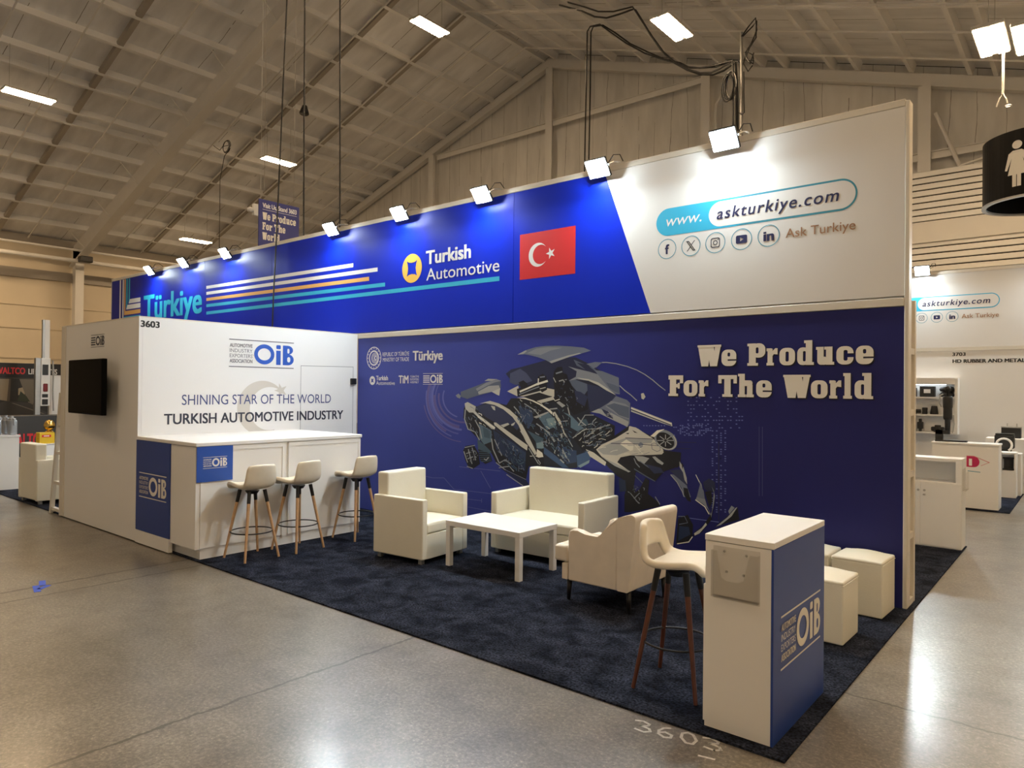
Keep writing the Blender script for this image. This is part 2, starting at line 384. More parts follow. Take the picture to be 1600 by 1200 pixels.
# slab serif alphabet of the slogan: pieces in a unit cell, cap height 1
def _rr(a, b, c, d, r): return rrect(a, b, c, d, r, 5)
X_ = .76
def _notch(w, xh, r, y0, y1, xin):   # rounded block with a slit cut in from the right
    o = _rr(0, 0, w, xh, r); out = []
    o = sorted(range(len(o)), key=lambda i: i) and o
    # start just above the slit and go round counter-clockwise
    up = [q for q in o if q[1] >= y1]; lo = [q for q in o if q[1] <= y0]
    upr = [q for q in up]; k = 0
    seq = [q for q in o]
    i0 = min(range(len(seq)), key=lambda i: (abs(seq[i][0]-w)+abs(seq[i][1]-(xh-r))))
    seq = seq[i0:]+seq[:i0]
    seq = [q for q in seq if not (q[0] > w*.8 and y0 < q[1] < y1)]
    return seq+[(w, y0), (xin, y0), (xin, y1), (w, y1)]
SLAB = {
 'W': [[[(.02, .95), (.36, .95), (.46, .12), (.46, 0), (.17, 0)]], [[(.36, .95), (.58, .95), (.46, 0), (.28, 0)]], [[(.40, .95), (.68, .95), (.83, 0), (.54, 0)]], [[(.74, .95), (.98, .95), (.83, 0), (.66, 0)]], [rect(0, .9, .42, 1)], [rect(.66, .9, 1., 1)], [rect(.36, .9, .70, 1)]],
 'e': [[_notch(.66, X_, .26, .24, .31, .28), _rr(.27, .44, .39, .62, .05)]],
 'o': [[_rr(0, 0, .68, X_, .26), _rr(.27, .16, .41, .60, .06)]],
 'c': [[_notch(.64, X_, .26, .30, .46, .40), ], [_rr(.0, .0, .3, X_, .2)]],
 'r': [[rect(.06, 0, .36, .74)], [rect(0, 0, .44, .12)], [rect(0, .63, .3, .76)], [[(.34, .40), (.44, .50), (.66, .48), (.66, .76), (.52, .76), (.34, .62)]]],
 'd': [[_rr(0, 0, .56, X_, .24), _rr(.27, .16, .40, .60, .05)], [rect(.40, 0, .70, 1.06)], [rect(.32, .94, .5, 1.06)], [rect(.6, 0, .78, .12)]],
 'u': [[rect(.06, .14, .35, .76)], [rect(0, .64, .2, .76)], [_rr(.06, 0, .56, .34, .2)], [rect(.46, 0, .75, .76)], [rect(.38, .64, .55, .76)], [rect(.66, 0, .83, .12)]],
 'P': [[rect(.07, 0, .38, 1)], [rect(0, 0, .48, .12)], [rect(0, .88, .3, 1)], [_rr(.2, .36, .80, 1, .26), _rr(.38, .55, .50, .82, .05)]],
 'F': [[rect(.07, 0, .38, 1)], [rect(0, 0, .48, .12)], [rect(0, .8, .72, 1)], [rect(.56, .62, .72, 1)], [rect(.3, .42, .56, .58)], [rect(.46, .36, .56, .64)]],
 'T': [[rect(.31, 0, .63, 1)], [rect(.21, 0, .73, .12)], [rect(0, .82, .94, 1)], [rect(0, .62, .17, 1)], [rect(.77, .62, .94, 1)]],
 'h': [[rect(.07, 0, .36, 1.06)], [rect(0, .94, .2, 1.06)], [rect(0, 0, .42, .12)], [rect(.48, 0, .77, .56)], [rect(.44, 0, .84, .12)], [_rr(.2, .50, .77, X_, .2)]],
 'l': [[rect(.07, 0, .37, 1.06)], [rect(0, .94, .2, 1.06)], [rect(0, 0, .44, .12)]],
}
def _cee(w=.64, r=.26):
    o = _rr(0, 0, w, X_, r); i0 = min(range(len(o)), key=lambda i: abs(o[i][0]-w)+abs(o[i][1]-(X_-r))); o = o[i0:]+o[:i0]
    return o+[(w, .30), (.42, .30), (.42, .20), (.385, .16), (.305, .16), (.27, .20), (.27, .56), (.305, .60), (.385, .60), (.42, .56), (.42, .46), (w, .46)]
SLAB['c'] = [[_cee()]]
def slab(fl, ch, x0, x1, base, cap, m, h=.004):
    pcs = SLAB[ch]; w = max(q[0] for p in pcs for l in p for q in l); k = (x1-x0)/w
    for i, p in enumerate(pcs): fl.poly([[(x0+x*k, base+y*cap) for x, y in l] for l in p], m, h+.0003*i)
def slabfree(fl, t, x0, x1, base, cap, m, h=.004):
    adv = []; x = 0
    for ch in t:
        if ch == ' ': x += .35; continue
        w = max(q[0] for p in SLAB[ch] for l in p for q in l); adv.append((ch, x, x+w)); x += w+.07
    k = (x1-x0)/(x-.07)
    for ch, a, b in adv: slab(fl, ch, x0+a*k, x0+b*k, base, cap, m, h)
def oib(fl, x0, y0, w, hgt, m, mt=None, fine=True, h=.002, lines=True):
    """two rules, four small lines of text, three big letters"""
    mt = mt or m; lw = hgt*.035
    if lines:
        fl.poly(rect(x0, y0, x0+w, y0+lw), mt, h); fl.poly(rect(x0, y0+hgt-lw, x0+w, y0+hgt), mt, h)
    b0 = y0+hgt*.13; H = hgt*.74; lx = x0+w*.37; lwid = w*.63
    O = lwid*.50; fl.poly([ellp(lx+O/2, b0+H/2, O/2, H/2), ellp(lx+O/2, b0+H/2, O/2-H*.2, H/2-H*.2)], m, h)
    ix = lx+lwid*.545; sw = lwid*.115
    fl.poly(rect(ix, b0, ix+sw, b0+H*.72), m, h); fl.poly(rrect(ix, b0+H*.80, ix+sw, b0+H, sw*.2), m, h)
    bx = lx+lwid*.715; bw = lwid*.285; st = sw
    fl.poly([[(bx, b0), (bx+bw*.5, b0)]+[(bx+bw*.5+bw*.5*math.sin(t*PI/8), b0+H*.28-H*.28*math.cos(t*PI/8)) for t in range(1, 8)]+[(bx+bw*.62, b0+H*.53)]+[(bx+bw*.45+bw*.48*math.sin(t*PI/8), b0+H*.77-H*.23*math.cos(t*PI/8)) for t in range(1, 8)]+[(bx+bw*.45, b0+H), (bx, b0+H)],
             rrect(bx+st, b0+H*.15, bx+bw*.68, b0+H*.42, H*.08, 3), rrect(bx+st, b0+H*.60, bx+bw*.60, b0+H*.85, H*.08, 3)], m, h)
    rows = ('AUTOMOTIVE', 'INDUSTRY', "EXPORTERS'", 'ASSOCIATION'); rh = H/4
    for i, t in enumerate(rows):
        yb = b0+H-rh*(i+1)+rh*.16
        if fine: fl.text(t, mt, x0+w*.01, x0+w*(.345 if i != 2 else .355), yb, rh*.68, bold=(.02 if i in (0, 3) else 0.), h=h)
        else: fl.poly(rect(x0+w*.01, yb, x0+w*.34, yb+rh*.5), mt, h)
CAR = [
('v1',[(-4.915,1.232),(-4.991,1.237),(-5.064,1.250),(-5.135,1.271),(-5.201,1.298),(-5.261,1.333),(-5.313,1.373),(-5.358,1.419),(-5.392,1.469),(-5.417,1.522),(-5.430,1.578),(-5.433,1.634),(-5.424,1.690),(-5.404,1.745),(-5.373,1.797),(-5.332,1.846),(-5.364,1.860),(-5.407,1.809),(-5.439,1.753),(-5.461,1.695),(-5.471,1.635),(-5.468,1.575),(-5.454,1.515),(-5.428,1.458),(-5.390,1.405),(-5.343,1.356),(-5.287,1.313),(-5.222,1.277),(-5.152,1.247),(-5.077,1.226),(-4.999,1.212),(-4.920,1.207)]),
('v2',[(-4.972,1.177),(-5.042,1.186),(-5.109,1.201),(-5.174,1.221),(-5.235,1.248),(-5.292,1.280),(-5.343,1.317),(-5.389,1.359),(-5.427,1.404),(-5.458,1.453),(-5.480,1.504),(-5.494,1.558),(-5.499,1.612),(-5.496,1.666),(-5.483,1.720),(-5.462,1.773),(-5.488,1.778),(-5.509,1.724),(-5.522,1.668),(-5.526,1.611),(-5.520,1.555),(-5.506,1.500),(-5.482,1.446),(-5.450,1.395),(-5.410,1.348),(-5.363,1.305),(-5.310,1.266),(-5.250,1.233),(-5.187,1.205),(-5.119,1.184),(-5.049,1.168),(-4.978,1.159)]),
('v1',[(-5.092,1.138),(-5.151,1.154),(-5.207,1.173),(-5.260,1.197),(-5.311,1.225),(-5.358,1.257),(-5.401,1.292),(-5.439,1.330),(-5.472,1.371),(-5.501,1.415),(-5.523,1.460),(-5.540,1.507),(-5.551,1.556),(-5.556,1.605),(-5.554,1.654),(-5.546,1.703),(-5.565,1.705),(-5.573,1.655),(-5.575,1.604),(-5.570,1.554),(-5.559,1.505),(-5.542,1.456),(-5.518,1.409),(-5.489,1.365),(-5.455,1.323),(-5.416,1.283),(-5.372,1.247),(-5.323,1.215),(-5.271,1.186),(-5.216,1.162),(-5.159,1.142),(-5.100,1.126)]),
('v3',[(-4.832,1.327),(-4.885,1.324),(-4.938,1.325),(-4.990,1.331),(-5.041,1.342),(-5.089,1.356),(-5.134,1.375),(-5.176,1.398),(-5.214,1.424),(-5.246,1.454),(-5.273,1.486),(-5.294,1.520),(-5.308,1.556),(-5.316,1.593),(-5.317,1.631),(-5.311,1.669),(-5.342,1.671),(-5.348,1.632),(-5.346,1.591),(-5.338,1.551),(-5.322,1.513),(-5.300,1.476),(-5.271,1.442),(-5.236,1.410),(-5.196,1.382),(-5.152,1.358),(-5.103,1.337),(-5.051,1.322),(-4.997,1.311),(-4.942,1.304),(-4.886,1.303),(-4.831,1.306)]),
('v2',[(-4.955,1.276),(-5.023,1.285),(-5.088,1.301),(-5.150,1.324),(-5.207,1.352),(-5.257,1.386),(-5.300,1.425),(-5.335,1.468),(-5.361,1.515),(-5.377,1.564),(-5.383,1.614),(-5.378,1.664),(-5.364,1.713),(-5.340,1.761),(-5.306,1.805),(-5.264,1.846),(-5.279,1.853),(-5.322,1.812),(-5.357,1.766),(-5.382,1.717),(-5.397,1.666),(-5.402,1.613),(-5.395,1.561),(-5.379,1.511),(-5.352,1.462),(-5.316,1.418),(-5.271,1.377),(-5.219,1.342),(-5.160,1.312),(-5.096,1.289),(-5.028,1.273),(-4.959,1.264)]),
('v1',[(-4.995,1.386),(-5.031,1.395),(-5.064,1.407),(-5.096,1.421),(-5.126,1.437),(-5.153,1.456),(-5.176,1.476),(-5.197,1.498),(-5.214,1.522),(-5.227,1.546),(-5.236,1.572),(-5.242,1.598),(-5.243,1.625),(-5.240,1.651),(-5.233,1.677),(-5.221,1.703),(-5.243,1.708),(-5.255,1.681),(-5.263,1.653),(-5.266,1.625),(-5.265,1.597),(-5.259,1.569),(-5.249,1.541),(-5.235,1.515),(-5.217,1.490),(-5.195,1.466),(-5.170,1.444),(-5.141,1.425),(-5.110,1.407),(-5.076,1.392),(-5.040,1.380),(-5.003,1.371)]),
('v3',[(-4.927,1.077),(-4.988,1.080),(-5.049,1.087),(-5.108,1.099),(-5.166,1.114),(-5.223,1.133),(-5.277,1.157),(-5.329,1.184),(-5.377,1.215),(-5.422,1.250),(-5.462,1.287),(-5.498,1.328),(-5.530,1.370),(-5.556,1.416),(-5.577,1.463),(-5.592,1.511),(-5.610,1.508),(-5.594,1.459),(-5.573,1.411),(-5.546,1.365),(-5.514,1.321),(-5.477,1.280),(-5.435,1.241),(-5.390,1.206),(-5.340,1.175),(-5.287,1.147),(-5.232,1.123),(-5.174,1.103),(-5.114,1.087),(-5.053,1.075),(-4.991,1.068),(-4.929,1.065)]),
('v3',[(-4.956,1.262),(-5.005,1.268),(-5.053,1.278),(-5.100,1.291),(-5.144,1.307),(-5.186,1.327),(-5.226,1.350),(-5.261,1.375),(-5.294,1.403),(-5.322,1.434),(-5.345,1.466),(-5.364,1.500),(-5.379,1.536),(-5.388,1.572),(-5.391,1.609),(-5.390,1.647),(-5.431,1.648),(-5.433,1.608),(-5.429,1.568),(-5.419,1.529),(-5.404,1.491),(-5.383,1.454),(-5.357,1.419),(-5.327,1.386),(-5.292,1.356),(-5.253,1.328),(-5.211,1.304),(-5.165,1.283),(-5.117,1.265),(-5.067,1.251),(-5.016,1.241),(-4.964,1.235)]),
('v1',[(-5.251,1.282),(-5.288,1.304),(-5.322,1.329),(-5.354,1.356),(-5.382,1.385),(-5.407,1.415),(-5.429,1.448),(-5.447,1.481),(-5.460,1.515),(-5.470,1.551),(-5.476,1.586),(-5.477,1.623),(-5.474,1.659),(-5.468,1.694),(-5.457,1.730),(-5.442,1.764),(-5.455,1.767),(-5.470,1.732),(-5.482,1.696),(-5.489,1.659),(-5.491,1.623),(-5.490,1.586),(-5.484,1.549),(-5.474,1.513),(-5.460,1.478),(-5.442,1.444),(-5.420,1.411),(-5.394,1.379),(-5.365,1.350),(-5.333,1.322),(-5.298,1.297),(-5.260,1.274)]),
('v3',[(-5.184,1.200),(-5.239,1.223),(-5.290,1.251),(-5.337,1.282),(-5.380,1.318),(-5.418,1.356),(-5.451,1.397),(-5.478,1.441),(-5.499,1.487),(-5.513,1.534),(-5.521,1.583),(-5.523,1.632),(-5.517,1.680),(-5.505,1.728),(-5.487,1.775),(-5.462,1.821),(-5.496,1.830),(-5.521,1.783),(-5.541,1.734),(-5.553,1.683),(-5.559,1.632),(-5.557,1.581),(-5.549,1.530),(-5.534,1.480),(-5.512,1.432),(-5.483,1.386),(-5.449,1.342),(-5.409,1.302),(-5.363,1.265),(-5.313,1.232),(-5.260,1.203),(-5.203,1.179)]),
('c1',[(-5.871,0.602),(-5.417,0.574),(-5.221,0.591),(-5.048,0.467),(-5.041,0.472),(-5.217,0.598),(-5.415,0.580),(-5.869,0.609)]),
('c1',[(-5.045,0.466),(-4.413,0.474),(-4.412,0.481),(-5.044,0.472)]),
('c1',[(-4.802,0.368),(-4.572,0.374),(-4.571,0.380),(-4.801,0.374)]),
('c1',[(-4.576,0.400),(-4.576,0.353),(-4.567,0.354),(-4.568,0.401)]),
('c1',[(-4.595,0.732),(-4.434,0.538),(-4.427,0.542),(-4.587,0.736)]),
('c1',[(-4.955,0.755),(-4.280,0.757),(-4.280,0.763),(-4.955,0.761)]),
('c1',[(-4.801,0.272),(-4.393,0.262),(-4.392,0.268),(-4.799,0.278)]),
('c1',[(-1.950,0.503),(-1.806,0.501),(-1.570,0.501),(-1.569,0.508),(-1.805,0.508),(-1.949,0.511)]),
('n1',[(-1.583,1.259),(-1.577,0.518),(-1.567,0.520),(-1.573,1.260)]),
('c2',[(-1.198,1.416),(-1.193,0.789),(-1.189,0.789),(-1.194,1.416)]),
('c2',[(-1.169,1.417),(-1.164,0.792),(-1.160,0.792),(-1.164,1.417)]),
('n1',[(-2.035,1.225),(-1.801,1.233),(-1.801,1.241),(-2.035,1.233)]),
('n1',[(-2.035,1.164),(-1.855,1.171),(-1.855,1.179),(-2.035,1.172)]),
('d1',[(-4.209,1.914),(-4.127,1.964),(-3.986,1.988),(-3.611,2.064),(-3.392,2.084),(-3.219,2.088),(-3.058,2.023),(-2.830,1.905),(-2.758,1.784),(-3.008,1.582),(-3.385,1.495),(-3.791,1.648),(-4.136,1.846)]),
('g1',[(-4.142,1.917),(-3.991,1.971),(-3.899,1.920),(-3.808,1.829),(-3.898,1.804),(-4.059,1.782),(-4.149,1.812)]),
('d0',[(-3.197,1.866),(-3.041,1.831),(-2.919,1.780),(-2.696,1.681),(-2.739,1.630),(-2.876,1.551),(-2.996,1.497),(-3.119,1.450),(-3.277,1.454),(-3.354,1.584),(-3.486,1.670),(-3.443,1.795),(-3.303,1.840)]),
('d2',[(-3.061,1.797),(-2.919,1.771),(-2.799,1.722),(-2.696,1.677),(-2.749,1.622),(-2.876,1.551),(-3.017,1.497),(-3.049,1.625)]),
('g2',[(-3.292,1.831),(-3.228,1.848),(-3.061,1.797),(-3.055,1.728),(-3.091,1.684),(-3.195,1.718),(-3.259,1.778)]),
('g3',[(-4.036,2.135),(-3.903,2.186),(-3.766,2.215),(-3.623,2.224),(-3.443,2.220),(-3.277,2.208),(-3.107,2.189),(-3.014,2.154),(-3.143,2.126),(-3.295,2.098),(-3.540,2.027),(-3.621,2.064),(-3.734,2.099),(-3.838,2.122),(-3.923,2.137)]),
('g5',[(-4.036,2.135),(-3.913,2.182),(-3.892,2.173),(-3.945,2.141)]),
('g5',[(-3.570,2.047),(-3.540,2.027),(-3.295,2.094),(-3.143,2.126),(-3.162,2.134),(-3.315,2.110),(-3.530,2.059)]),
('g4',[(-3.891,2.148),(-3.756,2.198),(-3.592,2.210),(-3.393,2.196),(-3.561,2.168),(-3.693,2.123)]),
('g2',[(-3.241,2.063),(-2.961,1.959),(-2.930,1.908),(-3.042,1.934),(-3.199,1.996)]),
('d1',[(-3.199,2.031),(-3.063,2.003),(-2.961,1.933),(-2.930,1.906),(-3.073,1.943)]),
('g4',[(-3.310,1.989),(-3.198,1.962),(-3.042,1.930),(-2.920,1.899),(-2.839,1.814),(-2.780,1.747),(-2.701,1.681),(-2.819,1.747),(-2.919,1.797),(-3.041,1.831),(-3.124,1.840),(-3.197,1.848),(-3.303,1.831),(-3.208,1.875),(-3.198,1.935)]),
('g6',[(-3.197,1.866),(-3.041,1.848),(-2.919,1.814),(-2.799,1.747),(-2.696,1.679),(-2.819,1.730),(-2.919,1.784),(-3.041,1.831),(-3.124,1.844)]),
('g3',[(-2.971,1.946),(-2.870,1.933),(-2.669,1.864),(-2.663,1.773),(-2.653,1.690),(-2.721,1.697),(-2.799,1.764),(-2.879,1.848)]),
('g2',[(-2.820,1.814),(-2.722,1.789),(-2.665,1.765),(-2.658,1.698),(-2.721,1.722),(-2.780,1.755)]),
('g3',[(-3.074,2.012),(-2.962,2.032),(-2.871,2.026),(-2.941,1.976),(-2.981,1.964),(-3.043,1.999)]),
('g5',[(-2.881,2.020),(-2.822,2.021),(-2.705,2.006),(-2.572,1.976),(-2.460,1.938),(-2.368,1.893),(-2.278,1.836),(-2.206,1.780),(-2.135,1.733),(-2.130,1.739),(-2.200,1.787),(-2.272,1.843),(-2.363,1.900),(-2.456,1.945),(-2.569,1.984),(-2.704,2.015),(-2.822,2.030),(-2.882,2.029)]),
('g3',[(-2.978,1.961),(-2.938,1.998),(-2.869,2.022),(-2.873,2.030),(-2.944,2.005),(-2.985,1.966)]),
('g5',[(-2.662,1.778),(-2.600,1.728),(-2.524,1.680),(-2.454,1.624),(-2.447,1.631),(-2.517,1.687),(-2.593,1.736),(-2.655,1.785)]),
('g6',[(-2.405,1.701),(-2.377,1.708),(-2.354,1.669),(-2.377,1.641),(-2.400,1.652)]),
('g3',[(-2.701,1.673),(-2.567,1.633),(-2.529,1.601),(-2.536,1.387),(-2.564,1.353),(-2.640,1.391),(-2.876,1.484),(-2.996,1.497),(-2.876,1.551),(-2.749,1.622)]),
('g4',[(-2.759,1.621),(-2.585,1.592),(-2.538,1.560),(-2.541,1.436),(-2.660,1.465),(-2.827,1.561)]),
('g2',[(-2.817,1.570),(-2.720,1.597),(-2.543,1.560),(-2.541,1.444),(-2.660,1.474),(-2.738,1.530)]),
('g5',[(-3.007,1.497),(-2.916,1.533),(-2.816,1.519),(-2.546,1.411),(-2.559,1.357),(-2.757,1.429),(-2.895,1.483)]),
('d2',[(-2.876,1.534),(-2.797,1.511),(-2.727,1.430),(-2.816,1.460)]),
('g6',[(-2.541,1.370),(-2.433,1.342),(-2.341,1.290),(-2.470,1.283)]),
('g6',[(-2.519,1.564),(-2.060,1.418),(-2.055,1.383),(-2.164,1.410),(-2.519,1.515)]),
('d1',[(-2.521,1.531),(-2.070,1.390),(-2.067,1.398),(-2.517,1.540)]),
('w1',[(-2.521,1.546),(-2.066,1.402),(-2.062,1.410),(-2.517,1.555)]),
('g2',[(-4.941,1.693),(-4.710,1.758),(-4.533,1.811),(-4.292,1.829),(-4.280,1.760),(-4.302,1.726),(-4.450,1.690),(-4.684,1.643),(-4.829,1.606),(-4.940,1.631)]),
('g4',[(-4.686,1.731),(-4.509,1.811),(-4.337,1.846),(-4.275,1.830),(-4.382,1.811),(-4.509,1.768),(-4.661,1.705)]),
('g5',[(-4.649,1.697),(-4.474,1.768),(-4.314,1.777),(-4.290,1.726),(-4.427,1.699),(-4.637,1.662)]),
('g6',[(-4.427,1.699),(-4.291,1.743),(-4.306,1.653),(-4.346,1.665)]),
('g5',[(-4.545,1.828),(-4.487,1.855),(-4.337,1.850),(-4.429,1.828)]),
('g4',[(-5.028,1.647),(-4.978,1.671),(-4.940,1.640),(-4.952,1.608),(-5.002,1.621)]),
('k0',[(-4.883,1.492),(-4.820,1.568),(-4.669,1.516),(-4.451,1.584),(-4.192,1.545),(-4.124,1.625),(-3.967,1.628),(-3.506,1.644),(-3.332,1.556),(-3.288,1.492),(-3.281,0.887),(-3.847,0.851),(-3.888,0.693),(-4.182,0.781),(-4.346,0.856),(-4.418,0.958),(-4.639,1.125),(-4.816,1.245),(-4.894,1.372)]),
('k1',[(-3.641,1.563),(-3.507,1.598),(-3.401,1.537),(-3.311,1.592),(-3.021,1.484),(-2.709,1.363),(-2.714,1.233),(-2.943,1.108),(-3.064,0.998),(-3.188,0.885),(-3.315,0.869),(-3.632,0.871)]),
('d2',[(-4.669,1.516),(-4.463,1.557),(-4.261,1.508),(-4.076,1.408),(-3.985,1.299),(-4.029,1.253),(-4.120,1.319),(-4.281,1.295),(-4.376,1.336),(-4.521,1.393),(-4.644,1.462)]),
('t3',[(-3.735,1.436),(-3.577,1.479),(-3.462,1.379),(-3.471,1.320),(-3.595,1.281)]),
('t4',[(-3.612,1.407),(-3.535,1.434),(-3.466,1.345),(-3.585,1.299)]),
('t2',[(-3.874,1.260),(-3.636,1.179),(-3.656,1.059),(-3.741,1.063),(-3.753,1.138)]),
('t4',[(-3.742,1.122),(-3.646,1.144),(-3.635,1.069),(-3.730,1.063)]),
('t3',[(-4.629,1.308),(-4.422,1.235),(-4.420,1.101),(-4.540,1.058),(-4.614,1.127)]),
('t2',[(-4.567,1.274),(-4.446,1.225),(-4.445,1.136),(-4.541,1.149)]),
('t2',[(-4.651,1.116),(-4.540,1.058),(-4.419,0.976),(-4.514,0.916),(-4.637,0.980)]),
('b1',[(-4.398,1.245),(-4.187,1.149),(-3.893,1.019),(-3.901,0.786),(-4.069,0.859),(-4.348,1.016)]),
('b2',[(-4.187,1.149),(-3.892,1.010),(-3.897,0.907),(-4.093,1.015)]),
('b2',[(-4.010,1.540),(-3.811,1.494),(-3.788,1.392),(-3.852,1.278),(-3.964,1.386)]),
('t3',[(-3.639,1.433),(-3.532,1.448),(-3.464,1.343),(-3.556,1.296),(-3.611,1.337)]),
('t4',[(-3.612,1.402),(-3.491,1.422),(-3.464,1.343),(-3.557,1.318)]),
('t3',[(-3.374,1.484),(-3.271,1.456),(-3.093,1.317),(-3.180,1.281),(-3.269,1.319),(-3.270,1.424)]),
('t2',[(-3.168,1.397),(-3.069,1.421),(-3.031,1.360),(-3.093,1.337)]),
('b3',[(-3.189,1.020),(-3.016,1.083),(-3.003,1.002),(-3.175,0.886)]),
('t4',[(-3.169,0.907),(-3.015,0.986),(-3.027,0.949),(-3.138,0.889)]),
('b3',[(-3.635,1.087),(-3.473,1.001),(-3.289,0.876),(-3.367,0.870),(-3.634,1.011)]),
('b2',[(-3.461,1.098),(-3.190,1.072),(-3.189,0.947),(-3.316,0.917)]),
('k0',[(-3.242,1.216),(-2.947,1.395),(-2.715,1.353),(-2.714,1.233),(-2.943,1.108),(-3.115,1.077)]),
('g6',[(-4.871,1.548),(-4.820,1.568),(-4.682,1.516),(-4.693,1.461),(-4.618,1.408),(-4.375,1.282),(-4.369,1.247),(-4.422,1.253),(-4.630,1.380),(-4.730,1.441),(-4.793,1.439),(-4.857,1.484)]),
('w1',[(-4.706,1.451),(-4.668,1.416),(-4.363,1.274),(-4.375,1.251),(-4.643,1.380)]),
('w2',[(-4.620,1.554),(-4.451,1.589),(-4.308,1.560),(-4.145,1.493),(-4.020,1.410),(-3.940,1.309),(-3.862,1.201),(-3.730,1.004),(-3.762,0.985),(-3.894,1.131),(-3.962,1.239),(-4.007,1.315),(-4.099,1.407),(-4.237,1.491),(-4.379,1.541),(-4.523,1.560)]),
('w2',[(-4.388,1.331),(-4.352,1.332),(-4.073,1.190),(-3.866,1.089),(-3.876,1.029),(-3.959,1.066),(-4.187,1.193),(-4.376,1.300)]),
('d1',[(-4.376,1.253),(-4.147,1.136),(-3.899,1.003),(-3.886,1.017),(-4.134,1.150),(-4.362,1.267)]),
('g6',[(-4.438,1.531),(-4.373,1.523),(-4.366,1.474),(-4.402,1.487)]),
('g6',[(-4.281,1.304),(-4.166,1.335),(-4.143,1.318),(-4.235,1.279)]),
('g6',[(-4.120,1.319),(-4.053,1.352),(-4.075,1.312),(-4.109,1.302)]),
('w1',[(-3.837,0.971),(-3.740,0.978),(-3.730,1.055),(-3.655,1.017),(-3.639,0.972),(-3.708,0.959),(-3.761,0.976),(-3.826,0.963)]),
('g6',[(-3.984,1.251),(-3.928,1.241),(-3.894,1.165),(-3.872,1.132),(-3.916,1.172)]),
('w1',[(-4.035,1.632),(-3.917,1.638),(-3.790,1.607),(-3.666,1.560),(-3.553,1.506),(-3.463,1.439),(-3.503,1.438),(-3.594,1.501),(-3.696,1.555),(-3.811,1.598),(-3.917,1.621)]),
('w2',[(-3.514,1.477),(-3.483,1.486),(-3.411,1.397),(-3.380,1.332),(-3.328,1.207),(-3.358,1.243),(-3.389,1.307),(-3.441,1.379)]),
('g5',[(-3.789,1.418),(-3.587,1.483),(-3.566,1.474),(-3.745,1.402)]),
('w2',[(-3.748,1.603),(-3.505,1.660),(-3.500,1.620),(-3.686,1.576)]),
('g5',[(-3.465,1.589),(-3.387,1.622),(-3.323,1.568),(-3.385,1.535)]),
('g5',[(-3.749,1.338),(-3.641,1.283),(-3.538,1.230),(-3.496,1.151),(-3.483,1.156),(-3.527,1.238),(-3.633,1.293),(-3.740,1.348)]),
('g5',[(-3.642,1.277),(-3.561,1.228),(-3.494,1.146),(-3.482,1.153),(-3.550,1.236),(-3.633,1.286)]),
('w2',[(-4.184,1.706),(-4.015,1.774),(-4.004,1.728),(-3.597,1.748),(-3.496,1.733),(-3.495,1.652),(-3.688,1.682),(-3.938,1.646),(-4.035,1.653)]),
('k0',[(-3.938,1.646),(-3.708,1.698),(-3.525,1.652),(-3.748,1.599)]),
('k0',[(-4.010,1.812),(-3.941,1.837),(-3.876,1.796),(-3.886,1.746),(-3.972,1.737)]),
('k0',[(-3.726,1.878),(-3.660,1.910),(-3.608,1.878),(-3.597,1.732),(-3.667,1.699),(-3.719,1.747)]),
('k0',[(-4.036,1.736),(-3.588,1.845),(-3.587,1.813),(-3.698,1.715),(-4.024,1.644)]),
('w1',[(-3.987,1.692),(-3.880,1.727),(-3.744,1.777),(-3.757,1.798),(-3.892,1.748),(-3.998,1.714)]),
('w1',[(-3.746,1.776),(-3.583,1.817),(-3.592,1.841),(-3.756,1.800)]),
('k0',[(-3.979,1.687),(-3.748,1.767),(-3.586,1.808),(-3.589,1.817),(-3.753,1.776),(-3.984,1.695)]),
('g4',[(-4.000,1.664),(-3.789,1.733),(-3.706,1.758),(-3.712,1.769),(-3.794,1.744),(-4.006,1.675)]),
('w1',[(-3.728,1.858),(-3.732,1.780),(-3.717,1.780),(-3.713,1.857)]),
('g4',[(-3.699,1.863),(-3.627,1.871),(-3.630,1.885),(-3.702,1.877)]),
('g6',[(-3.697,1.734),(-3.615,1.751),(-3.619,1.761),(-3.700,1.744)]),
('k0',[(-3.500,1.938),(-3.456,1.982),(-3.391,1.986),(-3.379,1.919),(-3.325,1.901),(-3.303,1.831),(-3.227,1.726),(-3.143,1.675),(-3.049,1.633),(-3.048,1.521),(-3.224,1.456),(-3.342,1.558),(-3.485,1.635),(-3.498,1.759),(-3.510,1.867)]),
('g4',[(-3.474,1.904),(-3.387,1.925),(-3.393,1.940),(-3.480,1.919)]),
('g6',[(-3.515,1.865),(-3.481,1.811),(-3.472,1.815),(-3.505,1.868)]),
('g5',[(-3.430,1.820),(-3.380,1.833),(-3.363,1.809),(-3.349,1.817),(-3.376,1.847),(-3.435,1.833)]),
('w1',[(-3.512,1.632),(-3.485,1.604),(-3.418,1.623),(-3.421,1.631),(-3.484,1.612),(-3.503,1.637)]),
('d2',[(-3.227,1.726),(-3.143,1.710),(-3.049,1.659),(-3.089,1.555),(-3.194,1.605)]),
('g5',[(-3.186,1.429),(-3.135,1.383),(-3.072,1.344),(-3.064,1.353),(-3.126,1.392),(-3.176,1.436)]),
('g5',[(-3.163,1.342),(-3.079,1.458),(-2.971,1.461),(-2.972,1.470),(-3.085,1.465),(-3.173,1.347)]),
('g5',[(-3.042,1.356),(-2.921,1.392),(-2.924,1.399),(-3.045,1.364)]),
('g5',[(-3.063,1.220),(-2.919,1.319),(-2.766,1.366),(-2.769,1.376),(-2.925,1.329),(-3.071,1.229)]),
('g5',[(-3.239,1.201),(-3.091,1.302),(-2.873,1.321),(-2.874,1.331),(-3.094,1.311),(-3.246,1.209)]),
('g5',[(-3.015,1.203),(-2.847,1.293),(-2.852,1.300),(-3.020,1.210)]),
